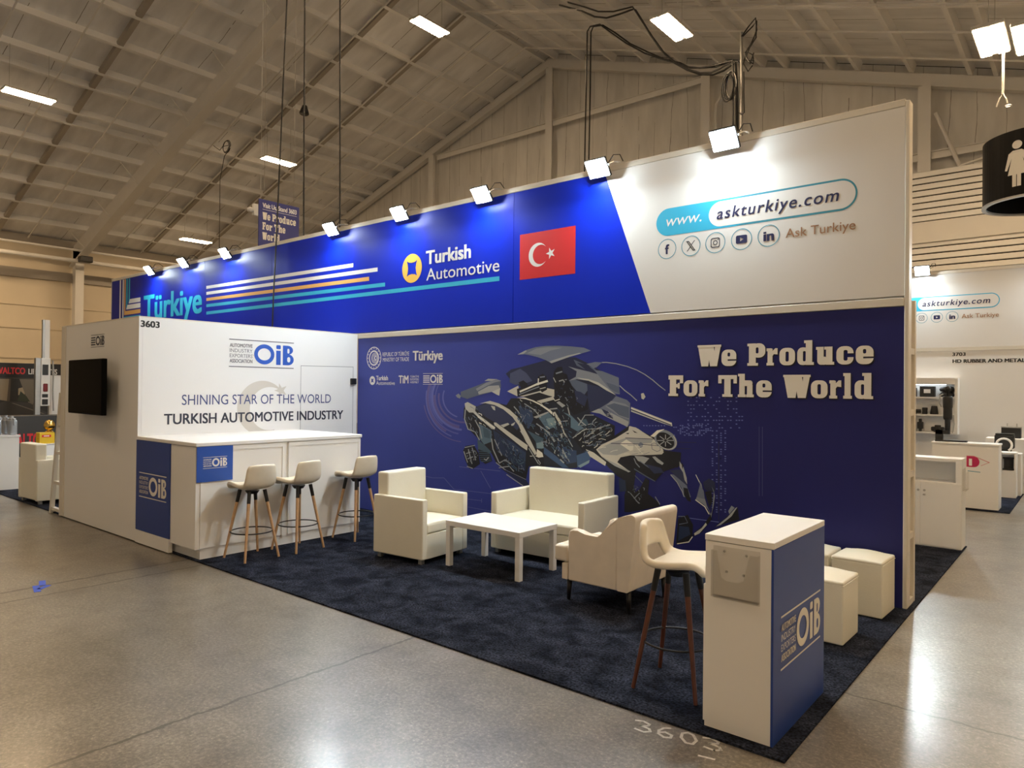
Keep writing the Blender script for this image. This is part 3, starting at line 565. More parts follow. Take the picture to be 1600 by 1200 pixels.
('g5',[(-3.391,1.077),(-3.325,0.976),(-3.308,0.984),(-3.374,1.085)]),
('g5',[(-3.413,0.957),(-3.360,0.919),(-3.348,0.930),(-3.401,0.968)]),
('g5',[(-3.350,1.250),(-3.246,1.108),(-3.236,1.113),(-3.340,1.255)]),
('g5',[(-3.558,1.505),(-3.452,1.518),(-3.454,1.531),(-3.560,1.518)]),
('g5',[(-3.317,1.537),(-3.290,1.454),(-3.277,1.457),(-3.303,1.541)]),
('g5',[(-3.437,1.372),(-3.308,1.387),(-3.309,1.396),(-3.439,1.380)]),
('g5',[(-3.855,1.053),(-3.712,0.884),(-3.701,0.890),(-3.844,1.059)]),
('g5',[(-3.723,0.934),(-3.686,0.896),(-3.701,0.882),(-3.691,0.877),(-3.675,0.899),(-3.713,0.940)]),
('g5',[(-4.430,1.135),(-4.404,1.011),(-4.307,0.856),(-4.291,0.863),(-4.387,1.016),(-4.412,1.138)]),
('g5',[(-4.380,1.128),(-4.260,0.940),(-4.247,0.945),(-4.367,1.133)]),
('g5',[(-4.294,0.846),(-4.207,0.891),(-4.119,0.850),(-4.109,0.862),(-4.206,0.904),(-4.303,0.856)]),
('g5',[(-4.297,0.792),(-4.138,0.822),(-4.073,0.768),(-4.062,0.777),(-4.135,0.834),(-4.299,0.804)]),
('g5',[(-4.350,0.852),(-4.185,0.767),(-3.891,0.688),(-3.886,0.698),(-4.179,0.776),(-4.342,0.860)]),
('g5',[(-4.184,0.724),(-3.935,0.616),(-3.928,0.624),(-4.178,0.732)]),
('g5',[(-4.866,1.475),(-4.877,1.353),(-4.811,1.225),(-4.795,1.230),(-4.859,1.355),(-4.848,1.474)]),
('g5',[(-4.699,1.348),(-4.624,1.251),(-4.585,1.127),(-4.570,1.130),(-4.609,1.256),(-4.685,1.354)]),
('g5',[(-4.818,1.230),(-4.695,1.200),(-4.621,1.105),(-4.607,1.112),(-4.684,1.209),(-4.812,1.241)]),
('g5',[(-4.083,1.526),(-4.015,1.468),(-3.970,1.400),(-3.957,1.406),(-4.003,1.474),(-4.072,1.534)]),
('g5',[(-3.925,1.564),(-3.772,1.491),(-3.686,1.410),(-3.677,1.416),(-3.764,1.499),(-3.918,1.572)]),
('k0',[(-4.888,0.964),(-4.850,1.022),(-4.712,1.048),(-4.624,0.944),(-4.604,0.819),(-4.708,0.756),(-4.783,0.750),(-4.848,0.846)]),
('g5',[(-4.861,0.998),(-4.686,1.036),(-4.689,1.045),(-4.864,1.007)]),
('g5',[(-4.882,0.953),(-4.816,0.819),(-4.803,0.824),(-4.868,0.958)]),
('g5',[(-4.806,0.986),(-4.741,0.807),(-4.727,0.811),(-4.792,0.990)]),
('g5',[(-4.743,1.008),(-4.679,0.857),(-4.666,0.861),(-4.730,1.012)]),
('g5',[(-4.824,0.769),(-4.723,0.750),(-4.718,0.760),(-4.819,0.779)]),
('g5',[(-4.834,0.925),(-4.746,0.950),(-4.750,0.959),(-4.838,0.935)]),
('g5',[(-4.808,0.863),(-4.708,0.897),(-4.713,0.907),(-4.813,0.872)]),
('g5',[(-4.772,0.849),(-4.746,0.823),(-4.735,0.830),(-4.760,0.856)]),
('k0',[(-4.637,0.998),(-4.442,0.956),(-4.405,0.870),(-4.513,0.826),(-4.598,0.864)]),
('t2',[(-4.638,0.994),(-4.455,0.988),(-4.454,0.995),(-4.637,1.002)]),
('t2',[(-4.630,0.969),(-4.449,0.968),(-4.448,0.976),(-4.629,0.977)]),
('t2',[(-4.622,0.944),(-4.442,0.949),(-4.442,0.957),(-4.621,0.952)]),
('t2',[(-4.614,0.919),(-4.436,0.930),(-4.436,0.937),(-4.614,0.927)]),
('t2',[(-4.606,0.895),(-4.430,0.911),(-4.430,0.918),(-4.606,0.902)]),
('t2',[(-4.598,0.870),(-4.423,0.891),(-4.424,0.899),(-4.599,0.877)]),
('t2',[(-4.590,0.845),(-4.417,0.872),(-4.418,0.880),(-4.591,0.853)]),
('g5',[(-4.542,0.881),(-4.499,0.866),(-4.459,0.907),(-4.472,0.913),(-4.504,0.877),(-4.533,0.892)]),
('d1',[(-4.298,0.807),(-3.888,0.693),(-3.833,0.630),(-3.920,0.621)]),
('k0',[(-2.943,1.108),(-2.538,1.370),(-2.415,1.327),(-2.251,1.267),(-2.133,1.140),(-1.958,1.132),(-1.967,1.001),(-2.142,0.930),(-2.236,0.826),(-2.455,0.904),(-2.486,0.685),(-2.576,0.676),(-2.589,0.823),(-2.751,0.919),(-3.053,1.071)]),
('w2',[(-2.937,1.099),(-2.872,1.153),(-2.696,1.234),(-2.548,1.321),(-2.538,1.366),(-2.459,1.354),(-2.272,1.256),(-2.197,1.203),(-2.138,1.130),(-2.164,1.100),(-2.303,1.085),(-2.523,1.066),(-2.636,1.038),(-2.676,0.985),(-2.522,0.898),(-2.544,0.891),(-2.705,0.963),(-2.870,1.032)]),
('g5',[(-2.919,1.100),(-2.754,1.181),(-2.547,1.202),(-2.524,1.115),(-2.683,1.055),(-2.847,1.054)]),
('g5',[(-2.754,1.181),(-2.581,1.240),(-2.262,1.247),(-2.283,1.207),(-2.547,1.173)]),
('w1',[(-2.649,1.177),(-2.570,1.226),(-2.485,1.186),(-2.490,1.122),(-2.524,1.110)]),
('g3',[(-2.430,1.189),(-2.402,1.210),(-2.375,1.192),(-2.374,1.168),(-2.402,1.152),(-2.426,1.165)]),
('d1',[(-2.754,1.172),(-2.424,1.184),(-2.424,1.190),(-2.754,1.179)]),
('d1',[(-2.582,1.239),(-2.262,1.244),(-2.261,1.250),(-2.581,1.245)]),
('d1',[(-2.380,1.184),(-2.197,1.181),(-2.197,1.186),(-2.380,1.190)]),
('g2',[(-2.282,1.195),(-2.246,1.207),(-2.188,1.173),(-2.183,1.143),(-2.217,1.127),(-2.269,1.147),(-2.280,1.198),(-2.285,1.197),(-2.274,1.144),(-2.218,1.122),(-2.178,1.140),(-2.184,1.176),(-2.244,1.212),(-2.283,1.200)]),
('w1',[(-2.477,1.174),(-2.371,1.079),(-2.365,1.083),(-2.471,1.179)]),
('k0',[(-2.582,1.289),(-2.537,1.296),(-2.548,1.281)]),
('k0',[(-2.503,1.328),(-2.436,1.298),(-2.475,1.302)]),
('w2',[(-3.069,1.095),(-2.967,1.066),(-2.810,0.975),(-2.822,0.934),(-2.918,0.977),(-3.015,1.022)]),
('k0',[(-2.822,0.954),(-2.681,0.925),(-2.521,0.829),(-2.543,0.778),(-2.680,0.845)]),
('g5',[(-2.870,1.027),(-2.682,0.965),(-2.516,0.901),(-2.538,0.891),(-2.705,0.943)]),
('g5',[(-2.473,1.064),(-2.379,1.066),(-2.303,1.052),(-2.362,0.989),(-2.434,1.018)]),
('g4',[(-2.483,1.037),(-2.460,0.989),(-2.415,0.948),(-2.407,0.955),(-2.451,0.995),(-2.473,1.041)]),
('g5',[(-2.271,1.068),(-2.238,1.075),(-2.143,1.015),(-2.158,0.995),(-2.217,1.019)]),
('g3',[(-2.414,1.011),(-2.304,0.952),(-2.143,0.917),(-2.140,0.924),(-2.300,0.959),(-2.409,1.018)]),
('g2',[(-2.480,0.927),(-2.336,0.861),(-2.238,0.822),(-2.234,0.830),(-2.331,0.870),(-2.474,0.936)]),
('g2',[(-2.468,0.861),(-2.379,0.791),(-2.373,0.797),(-2.462,0.867)]),
('d2',[(-2.345,0.990),(-2.174,0.965),(-2.142,0.920),(-2.247,0.902)]),
('g4',[(-2.013,1.181),(-2.033,1.162),(-2.060,1.149),(-2.093,1.145),(-2.128,1.148),(-2.164,1.159),(-2.196,1.177),(-2.222,1.201),(-2.241,1.229),(-2.250,1.258),(-2.249,1.286),(-2.237,1.310),(-2.216,1.330),(-2.188,1.342),(-2.155,1.346),(-2.119,1.342),(-2.084,1.330),(-2.053,1.312),(-2.027,1.288),(-2.009,1.261),(-2.001,1.232),(-2.002,1.205)]),
('k0',[(-2.043,1.184),(-2.059,1.170),(-2.081,1.162),(-2.107,1.160),(-2.135,1.165),(-2.162,1.176),(-2.187,1.192),(-2.207,1.212),(-2.222,1.234),(-2.228,1.257),(-2.226,1.279),(-2.217,1.297),(-2.200,1.311),(-2.178,1.318),(-2.151,1.320),(-2.123,1.315),(-2.096,1.304),(-2.071,1.287),(-2.052,1.267),(-2.038,1.245),(-2.032,1.223),(-2.033,1.202)]),
('w1',[(-2.294,1.274),(-2.220,1.336),(-2.135,1.353),(-2.198,1.317),(-2.251,1.267)]),
('g5',[(-2.110,1.237),(-2.038,1.241),(-2.038,1.249),(-2.110,1.245)]),
('g5',[(-2.117,1.229),(-2.066,1.199),(-2.060,1.206),(-2.112,1.236)]),
('g5',[(-2.130,1.228),(-2.130,1.181),(-2.121,1.181),(-2.121,1.229)]),
('g5',[(-2.140,1.235),(-2.191,1.198),(-2.186,1.191),(-2.134,1.228)]),
('g5',[(-2.142,1.243),(-2.216,1.239),(-2.215,1.231),(-2.142,1.235)]),
('g5',[(-2.134,1.251),(-2.187,1.282),(-2.192,1.275),(-2.140,1.244)]),
('g5',[(-2.121,1.252),(-2.122,1.299),(-2.131,1.299),(-2.130,1.251)]),
('g5',[(-2.112,1.246),(-2.061,1.282),(-2.066,1.288),(-2.118,1.252)]),
('g6',[(-2.047,1.286),(-2.035,1.272),(-2.026,1.257),(-2.020,1.242),(-2.017,1.228),(-2.017,1.214),(-2.021,1.201),(-2.027,1.189),(-2.036,1.179),(-2.048,1.171),(-2.062,1.165),(-2.079,1.161),(-2.096,1.160),(-2.115,1.161),(-2.134,1.165),(-2.153,1.171),(-2.171,1.180),(-2.188,1.191),(-2.202,1.204),(-2.215,1.218),(-2.222,1.212),(-2.210,1.198),(-2.194,1.184),(-2.177,1.173),(-2.157,1.163),(-2.137,1.156),(-2.117,1.152),(-2.097,1.151),(-2.078,1.152),(-2.060,1.156),(-2.044,1.163),(-2.030,1.173),(-2.019,1.184),(-2.012,1.198),(-2.008,1.213),(-2.007,1.229),(-2.010,1.245),(-2.017,1.261),(-2.027,1.277),(-2.039,1.291)]),
('k0',[(-2.154,1.138),(-1.958,1.132),(-1.962,1.020),(-1.997,0.979),(-2.059,1.012)]),
('k0',[(-2.587,0.655),(-2.521,0.800),(-2.452,0.699),(-2.409,0.732),(-2.344,0.855),(-2.300,0.830),(-2.315,0.693),(-2.192,0.620),(-2.181,0.583),(-2.517,0.485),(-2.585,0.477)]),
('b1',[(-2.657,0.817),(-2.577,0.805),(-2.565,0.697),(-2.644,0.679)]),
('g4',[(-2.523,0.679),(-2.422,0.582),(-2.414,0.588),(-2.515,0.685)]),
('g4',[(-2.470,0.625),(-2.405,0.690),(-2.412,0.696),(-2.478,0.631)]),
('g4',[(-2.455,0.607),(-2.410,0.582),(-2.404,0.590),(-2.449,0.615)]),
('g4',[(-2.239,0.670),(-2.185,0.599),(-2.177,0.605),(-2.230,0.676)]),
('d2',[(-2.079,0.948),(-1.965,0.968),(-1.919,0.909),(-1.885,0.809),(-1.941,0.845)]),
('g5',[(-1.974,1.045),(-1.931,0.991),(-1.897,0.890),(-1.891,0.829),(-1.919,0.868),(-1.936,0.939),(-1.971,0.988)]),
('k0',[(-1.954,1.041),(-1.931,1.012),(-1.942,0.969)]),
('g3',[(-2.067,0.912),(-2.032,0.910),(-1.896,0.818),(-1.851,0.709),(-1.923,0.702),(-1.952,0.792),(-2.021,0.869)]),
('k0',[(-1.929,0.794),(-1.885,0.788),(-1.848,0.663),(-1.884,0.670),(-1.923,0.722)]),
('g5',[(-2.070,0.904),(-2.001,0.837),(-1.944,0.750),(-1.927,0.705),(-1.919,0.709),(-1.937,0.754),(-1.994,0.842),(-2.064,0.910)]),
('d1',[(-1.727,0.865),(-1.668,0.906),(-1.610,0.876),(-1.604,0.796),(-1.656,0.770),(-1.715,0.805)]),
('g4',[(-1.809,0.934),(-1.776,0.891),(-1.743,0.843),(-1.720,0.744),(-1.687,0.646),(-1.649,0.569),(-1.623,0.633),(-1.608,0.745),(-1.641,0.833),(-1.619,0.794),(-1.629,0.673),(-1.644,0.530),(-1.671,0.607),(-1.719,0.652),(-1.801,0.694),(-1.764,0.780),(-1.759,0.842)]),
('g3',[(-1.759,0.842),(-1.721,0.784),(-1.709,0.704),(-1.791,0.716)]),
('k0',[(-1.710,0.775),(-1.646,0.792),(-1.634,0.692),(-1.660,0.629)]),
('w1',[(-1.807,0.685),(-1.712,0.630),(-1.669,0.565),(-1.661,0.570),(-1.705,0.637),(-1.802,0.693)]),
('w1',[(-1.806,0.928),(-1.767,0.860),(-1.762,0.863),(-1.800,0.931)]),
('k0',[(-1.649,0.569),(-1.638,0.520),(-1.739,0.386),(-1.825,0.333),(-1.820,0.364),(-1.718,0.460)]),
('g6',[(-1.697,0.483),(-1.686,0.464),(-1.760,0.373),(-1.809,0.345),(-1.815,0.365),(-1.739,0.426)]),
('k0',[(-1.611,0.454),(-1.487,0.569),(-1.396,0.669),(-1.370,0.554),(-1.466,0.517)]),
('g5',[(-1.595,0.461),(-1.487,0.559),(-1.406,0.658),(-1.391,0.665),(-1.446,0.574),(-1.549,0.482)]),
('g4',[(-1.477,0.620),(-1.447,0.673),(-1.416,0.657),(-1.467,0.592)]),
('k0',[(-1.426,0.607),(-1.386,0.661),(-1.375,0.564),(-1.446,0.535)]),
('k0',[(-1.983,0.487),(-1.882,0.536),(-1.826,0.445),(-1.831,0.322),(-1.880,0.263),(-2.003,0.235)]),
('g3',[(-1.983,0.504),(-1.918,0.513),(-1.885,0.460),(-1.972,0.435),(-1.970,0.428),(-1.878,0.457),(-1.914,0.520),(-1.983,0.512)]),
('w1',[(-1.991,0.234),(-1.867,0.271),(-1.827,0.330),(-1.835,0.334),(-1.871,0.279),(-1.993,0.243)]),
('b1',[(-1.971,0.416),(-1.870,0.419),(-1.853,0.349),(-1.981,0.269)]),
('b3',[(-3.890,1.530),(-3.858,1.525),(-3.830,1.490),(-3.822,1.494),(-3.852,1.531),(-3.887,1.537)]),
('k0',[(-3.919,1.519),(-3.908,1.501),(-3.907,1.497),(-3.900,1.498),(-3.902,1.503),(-3.913,1.522)]),
('k0',[(-3.955,1.542),(-3.950,1.514),(-3.914,1.491),(-3.908,1.497),(-3.942,1.518),(-3.946,1.543)]),
('t2',[(-3.850,1.533),(-3.842,1.505),(-3.835,1.478),(-3.828,1.479),(-3.835,1.507),(-3.843,1.535)]),
('g3',[(-3.881,1.454),(-3.847,1.439),(-3.842,1.418),(-3.834,1.419),(-3.840,1.444),(-3.876,1.460)]),
('t2',[(-3.872,1.329),(-3.883,1.299),(-3.864,1.281),(-3.857,1.285),(-3.875,1.300),(-3.865,1.328)]),
('t2',[(-3.957,1.402),(-3.988,1.385),(-3.987,1.337),(-3.974,1.338),(-3.975,1.382),(-3.950,1.394)]),
('b3',[(-4.035,1.470),(-4.018,1.444),(-3.990,1.421),(-3.982,1.426),(-4.010,1.449),(-4.026,1.474)]),
('k0',[(-4.003,1.442),(-3.982,1.428),(-3.999,1.419),(-3.996,1.415),(-3.976,1.428),(-3.999,1.445)]),
('k0',[(-3.834,1.502),(-3.841,1.489),(-3.823,1.460),(-3.814,1.464),(-3.831,1.491),(-3.825,1.499)]),
('t2',[(-3.878,1.378),(-3.870,1.359),(-3.868,1.356),(-3.863,1.357),(-3.865,1.361),(-3.873,1.379)]),
('b3',[(-4.018,1.407),(-4.022,1.390),(-4.003,1.368),(-3.993,1.373),(-4.010,1.393),(-4.006,1.406)]),
('b3',[(-3.930,1.364),(-3.902,1.358),(-3.908,1.338),(-3.898,1.337),(-3.894,1.363),(-3.927,1.371)]),
('b3',[(-3.870,1.437),(-3.869,1.400),(-3.828,1.401),(-3.828,1.409),(-3.861,1.406),(-3.860,1.437)]),
('g3',[(-3.886,1.550),(-3.905,1.526),(-3.910,1.496),(-3.903,1.495),(-3.898,1.524),(-3.880,1.547)]),
('k0',[(-4.009,1.585),(-3.982,1.564),(-3.956,1.552),(-3.951,1.558),(-3.976,1.570),(-4.002,1.590)]),
('k0',[(-3.999,1.442),(-3.977,1.430),(-3.995,1.416),(-3.989,1.412),(-3.969,1.431),(-3.994,1.447)]),
('b3',[(-3.977,1.552),(-3.982,1.532),(-3.962,1.524),(-3.958,1.532),(-3.972,1.535),(-3.966,1.550)]),
('b3',[(-4.008,1.401),(-3.998,1.392),(-4.011,1.378),(-4.005,1.374),(-3.989,1.391),(-4.002,1.405)]),
('g3',[(-3.899,1.443),(-3.914,1.420),(-3.959,1.418),(-3.958,1.411),(-3.910,1.414),(-3.891,1.440)]),
('g3',[(-4.013,1.587),(-3.992,1.573),(-3.981,1.555),(-3.976,1.557),(-3.987,1.576),(-4.009,1.591)]),
('g3',[(-4.046,1.474),(-4.064,1.464),(-4.048,1.444),(-4.038,1.450),(-4.052,1.465),(-4.041,1.466)]),
('g3',[(-4.001,1.445),(-3.968,1.438),(-3.927,1.425),(-3.924,1.430),(-3.966,1.443),(-3.999,1.450)]),
('t2',[(-3.962,1.360),(-3.955,1.349),(-3.966,1.332),(-3.959,1.329),(-3.946,1.349),(-3.953,1.362)]),
('k0',[(-3.881,1.351),(-3.890,1.342),(-3.879,1.306),(-3.869,1.308),(-3.880,1.343),(-3.874,1.345)]),
('g3',[(-3.920,1.411),(-3.941,1.389),(-3.959,1.360),(-3.947,1.355),(-3.929,1.383),(-3.909,1.405)]),
('k0',[(-3.580,1.145),(-3.572,1.156),(-3.562,1.128),(-3.553,1.131),(-3.566,1.162),(-3.586,1.150)]),
('t2',[(-3.397,1.068),(-3.401,1.052),(-3.406,1.014),(-3.396,1.014),(-3.391,1.051),(-3.387,1.067)]),
('g4',[(-3.760,1.241),(-3.745,1.227),(-3.703,1.212),(-3.697,1.223),(-3.737,1.237),(-3.748,1.248)]),
('t2',[(-3.403,1.222),(-3.390,1.211),(-3.392,1.176),(-3.382,1.176),(-3.381,1.213),(-3.396,1.227)]),
('k0',[(-3.714,1.293),(-3.686,1.271),(-3.665,1.237),(-3.657,1.240),(-3.679,1.275),(-3.708,1.297)]),
('t3',[(-3.553,1.191),(-3.517,1.205),(-3.489,1.224),(-3.493,1.228),(-3.521,1.210),(-3.555,1.197)]),
('k0',[(-3.335,0.968),(-3.313,0.964),(-3.309,0.949),(-3.304,0.950),(-3.310,0.966),(-3.333,0.971)]),
('t2',[(-3.538,1.128),(-3.528,1.096),(-3.543,1.076),(-3.537,1.074),(-3.521,1.096),(-3.532,1.130)]),
('g4',[(-3.671,1.152),(-3.658,1.129),(-3.630,1.106),(-3.626,1.109),(-3.653,1.132),(-3.666,1.154)]),
('t2',[(-3.618,1.270),(-3.618,1.234),(-3.629,1.207),(-3.619,1.205),(-3.608,1.233),(-3.608,1.270)]),
('g4',[(-3.369,0.989),(-3.348,0.958),(-3.322,0.945),(-3.320,0.949),(-3.344,0.960),(-3.365,0.991)]),
('t3',[(-3.436,1.201),(-3.431,1.179),(-3.432,1.169),(-3.426,1.169),(-3.425,1.180),(-3.430,1.202)]),
('g4',[(-3.379,1.017),(-3.372,0.977),(-3.370,0.970),(-3.356,0.973),(-3.358,0.979),(-3.365,1.019)]),
('b3',[(-3.444,1.157),(-3.431,1.121),(-3.416,1.097),(-3.403,1.103),(-3.417,1.125),(-3.431,1.161)]),
('t3',[(-3.626,1.253),(-3.596,1.245),(-3.592,1.211),(-3.580,1.212),(-3.586,1.250),(-3.621,1.262)]),
('g4',[(-3.620,1.152),(-3.613,1.115),(-3.587,1.092),(-3.576,1.100),(-3.600,1.120),(-3.605,1.154)]),
('b3',[(-3.684,1.276),(-3.693,1.257),(-3.637,1.244),(-3.636,1.247),(-3.690,1.260),(-3.680,1.274)]),
('g4',[(-3.653,1.134),(-3.639,1.136),(-3.620,1.138),(-3.621,1.147),(-3.640,1.146),(-3.655,1.143)]),
('b3',[(-3.611,1.138),(-3.625,1.134),(-3.594,1.118),(-3.591,1.121),(-3.622,1.137),(-3.611,1.134)]),
('b3',[(-3.600,1.214),(-3.604,1.183),(-3.594,1.171),(-3.584,1.177),(-3.591,1.185),(-3.587,1.213)]),
('t3',[(-3.514,1.250),(-3.466,1.215),(-3.443,1.208),(-3.438,1.217),(-3.458,1.223),(-3.505,1.258)]),
('t3',[(-3.520,1.082),(-3.510,1.079),(-3.474,1.036),(-3.464,1.042),(-3.501,1.085),(-3.514,1.091)]),
('t2',[(-3.623,1.131),(-3.599,1.111),(-3.591,1.108),(-3.585,1.115),(-3.591,1.118),(-3.615,1.137)]),
('b3',[(-3.426,1.188),(-3.414,1.170),(-3.376,1.159),(-3.373,1.166),(-3.408,1.177),(-3.418,1.192)]),
('k0',[(-3.480,1.144),(-3.459,1.141),(-3.427,1.129),(-3.424,1.134),(-3.457,1.146),(-3.479,1.149)]),
('k0',[(-3.362,0.987),(-3.360,0.953),(-3.314,0.936),(-3.312,0.940),(-3.357,0.956),(-3.357,0.988)]),
('g4',[(-3.692,1.304),(-3.674,1.277),(-3.678,1.273),(-3.665,1.269),(-3.661,1.280),(-3.679,1.310)]),
('k0',[(-3.515,1.147),(-3.541,1.097),(-3.539,1.076),(-3.532,1.076),(-3.534,1.095),(-3.509,1.145)]),
('t2',[(-3.429,1.014),(-3.389,1.015),(-3.389,1.030),(-3.398,1.027),(-3.391,1.023),(-3.428,1.023)]),
('b3',[(-3.509,1.215),(-3.454,1.207),(-3.437,1.207),(-3.436,1.211),(-3.453,1.212),(-3.508,1.220)]),
('t3',[(-3.832,1.321),(-3.800,1.307),(-3.785,1.279),(-3.777,1.281),(-3.794,1.311),(-3.827,1.327)]),
('t3',[(-3.839,1.346),(-3.810,1.331),(-3.774,1.304),(-3.771,1.307),(-3.807,1.334),(-3.836,1.349)]),
('g4',[(-3.379,1.050),(-3.370,1.044),(-3.330,1.031),(-3.327,1.036),(-3.366,1.049),(-3.375,1.054)]),
('k0',[(-3.421,1.109),(-3.420,1.102),(-3.383,1.067),(-3.372,1.075),(-3.408,1.110),(-3.406,1.108)]),
('b3',[(-3.454,1.088),(-3.447,1.078),(-3.436,1.059),(-3.432,1.061),(-3.443,1.080),(-3.449,1.090)]),
('t3',[(-3.404,1.199),(-3.366,1.183),(-3.352,1.184),(-3.353,1.191),(-3.363,1.189),(-3.399,1.205)]),
('k0',[(-3.645,1.161),(-3.592,1.154),(-3.569,1.148),(-3.564,1.160),(-3.588,1.165),(-3.642,1.173)]),
('t2',[(-3.637,1.204),(-3.618,1.197),(-3.606,1.172),(-3.598,1.174),(-3.611,1.202),(-3.633,1.211)]),
('k0',[(-3.531,1.267),(-3.512,1.252),(-3.503,1.238),(-3.493,1.243),(-3.504,1.258),(-3.523,1.273)]),
('t2',[(-3.502,1.224),(-3.471,1.231),(-3.417,1.226),(-3.414,1.236),(-3.471,1.241),(-3.504,1.234)]),
('t2',[(-3.635,1.310),(-3.640,1.284),(-3.639,1.280),(-3.634,1.281),(-3.635,1.283),(-3.629,1.310)]),
('b3',[(-3.337,1.107),(-3.326,1.077),(-3.310,1.054),(-3.305,1.057),(-3.320,1.079),(-3.331,1.109)]),
('t2',[(-3.639,1.285),(-3.637,1.273),(-3.610,1.254),(-3.601,1.262),(-3.626,1.280),(-3.625,1.286)]),
('b3',[(-3.800,1.336),(-3.771,1.320),(-3.763,1.308),(-3.756,1.312),(-3.765,1.325),(-3.795,1.341)]),
('t3',[(-3.438,1.255),(-3.428,1.245),(-3.416,1.230),(-3.410,1.232),(-3.423,1.248),(-3.433,1.258)]),
('b3',[(-3.596,1.240),(-3.589,1.222),(-3.573,1.214),(-3.566,1.224),(-3.578,1.229),(-3.582,1.243)]),
('k0',[(-4.064,0.945),(-4.070,0.935),(-4.039,0.921),(-4.034,0.927),(-4.064,0.940),(-4.058,0.941)]),
('b3',[(-4.070,0.995),(-4.052,1.025),(-3.998,1.018),(-3.995,1.029),(-4.057,1.035),(-4.083,0.999)]),
('t2',[(-3.929,0.885),(-3.963,0.873),(-3.996,0.865),(-3.994,0.858),(-3.960,0.866),(-3.926,0.879)]),
('t2',[(-4.001,0.947),(-3.995,0.940),(-3.958,0.916),(-3.949,0.924),(-3.985,0.948),(-3.989,0.953)]),
('k0',[(-3.990,0.999),(-4.013,0.955),(-4.008,0.924),(-3.995,0.926),(-4.000,0.953),(-3.978,0.996)]),
('t2',[(-4.263,1.124),(-4.229,1.088),(-4.233,1.082),(-4.220,1.080),(-4.218,1.092),(-4.252,1.130)]),
('b2',[(-3.977,0.961),(-3.976,0.944),(-3.969,0.893),(-3.957,0.894),(-3.964,0.945),(-3.965,0.962)]),
('t2',[(-4.033,0.872),(-4.007,0.877),(-3.995,0.859),(-3.982,0.865),(-4.000,0.887),(-4.035,0.883)]),
('t2',[(-4.138,1.082),(-4.132,1.089),(-4.113,1.096),(-4.117,1.105),(-4.140,1.098),(-4.149,1.087)]),
('g3',[(-4.241,1.108),(-4.201,1.097),(-4.182,1.074),(-4.174,1.078),(-4.195,1.103),(-4.237,1.115)]),
('b3',[(-4.117,0.845),(-4.095,0.821),(-4.057,0.803),(-4.051,0.811),(-4.086,0.828),(-4.108,0.851)]),
('g3',[(-4.305,1.099),(-4.322,1.063),(-4.321,1.040),(-4.306,1.041),(-4.308,1.062),(-4.291,1.096)]),
('k0',[(-4.253,1.106),(-4.232,1.082),(-4.196,1.059),(-4.192,1.063),(-4.227,1.086),(-4.248,1.109)]),
('k0',[(-4.042,1.050),(-4.018,1.019),(-4.025,0.984),(-4.017,0.984),(-4.009,1.021),(-4.035,1.054)]),
('g3',[(-4.046,1.042),(-4.028,1.022),(-4.010,1.021),(-4.009,1.030),(-4.020,1.030),(-4.036,1.047)]),
('t2',[(-4.089,0.889),(-4.075,0.853),(-4.060,0.838),(-4.054,0.842),(-4.068,0.856),(-4.082,0.891)]),
('k0',[(-4.293,1.183),(-4.296,1.171),(-4.324,1.123),(-4.319,1.122),(-4.291,1.170),(-4.288,1.182)]),
('t2',[(-4.077,0.830),(-4.027,0.811),(-4.033,0.781),(-4.019,0.781),(-4.015,0.817),(-4.070,0.840)]),
('t2',[(-4.003,0.786),(-3.958,0.777),(-3.931,0.763),(-3.927,0.768),(-3.955,0.781),(-4.001,0.791)]),
('k0',[(-4.071,1.009),(-4.082,0.986),(-4.087,0.963),(-4.073,0.962),(-4.068,0.984),(-4.058,1.006)]),
('k0',[(-4.303,1.025),(-4.307,0.984),(-4.303,0.973),(-4.293,0.976),(-4.297,0.985),(-4.293,1.025)]),
('k0',[(-4.290,1.180),(-4.266,1.165),(-4.226,1.150),(-4.222,1.157),(-4.261,1.171),(-4.284,1.185)]),
('g3',[(-3.994,0.813),(-3.961,0.806),(-3.927,0.816),(-3.930,0.822),(-3.960,0.812),(-3.991,0.820)]),
('b2',[(-4.148,0.926),(-4.149,0.901),(-4.147,0.886),(-4.133,0.887),(-4.134,0.903),(-4.134,0.927)]),
('t2',[(-4.117,0.995),(-4.113,0.978),(-4.126,0.975),(-4.125,0.972),(-4.108,0.976),(-4.112,0.996)]),
('b3',[(-4.078,0.857),(-4.090,0.824),(-4.070,0.806),(-4.064,0.811),(-4.082,0.826),(-4.070,0.856)]),
('b2',[(-4.289,0.997),(-4.286,1.002),(-4.267,0.980),(-4.257,0.985),(-4.277,1.009),(-4.295,1.005)]),
('g3',[(-3.964,0.857),(-3.941,0.826),(-3.919,0.797),(-3.908,0.803),(-3.929,0.831),(-3.952,0.863)]),
('t2',[(-4.164,1.057),(-4.148,1.027),(-4.120,1.034),(-4.124,1.042),(-4.141,1.034),(-4.153,1.060)]),
('k0',[(-4.320,1.124),(-4.339,1.110),(-4.345,1.094),(-4.339,1.093),(-4.335,1.108),(-4.316,1.121)]),
('g3',[(-4.192,0.902),(-4.149,0.864),(-4.140,0.844),(-4.131,0.847),(-4.141,0.868),(-4.185,0.907)]),
('t2',[(-3.966,1.031),(-3.965,0.987),(-3.955,0.965),(-3.950,0.967),(-3.960,0.988),(-3.960,1.031)]),
('t2',[(-4.055,0.811),(-4.031,0.787),(-4.034,0.785),(-4.020,0.783),(-4.019,0.793),(-4.044,0.818)]),
('g3',[(-3.996,0.844),(-3.997,0.825),(-3.999,0.778),(-3.990,0.779),(-3.988,0.826),(-3.987,0.844)]),
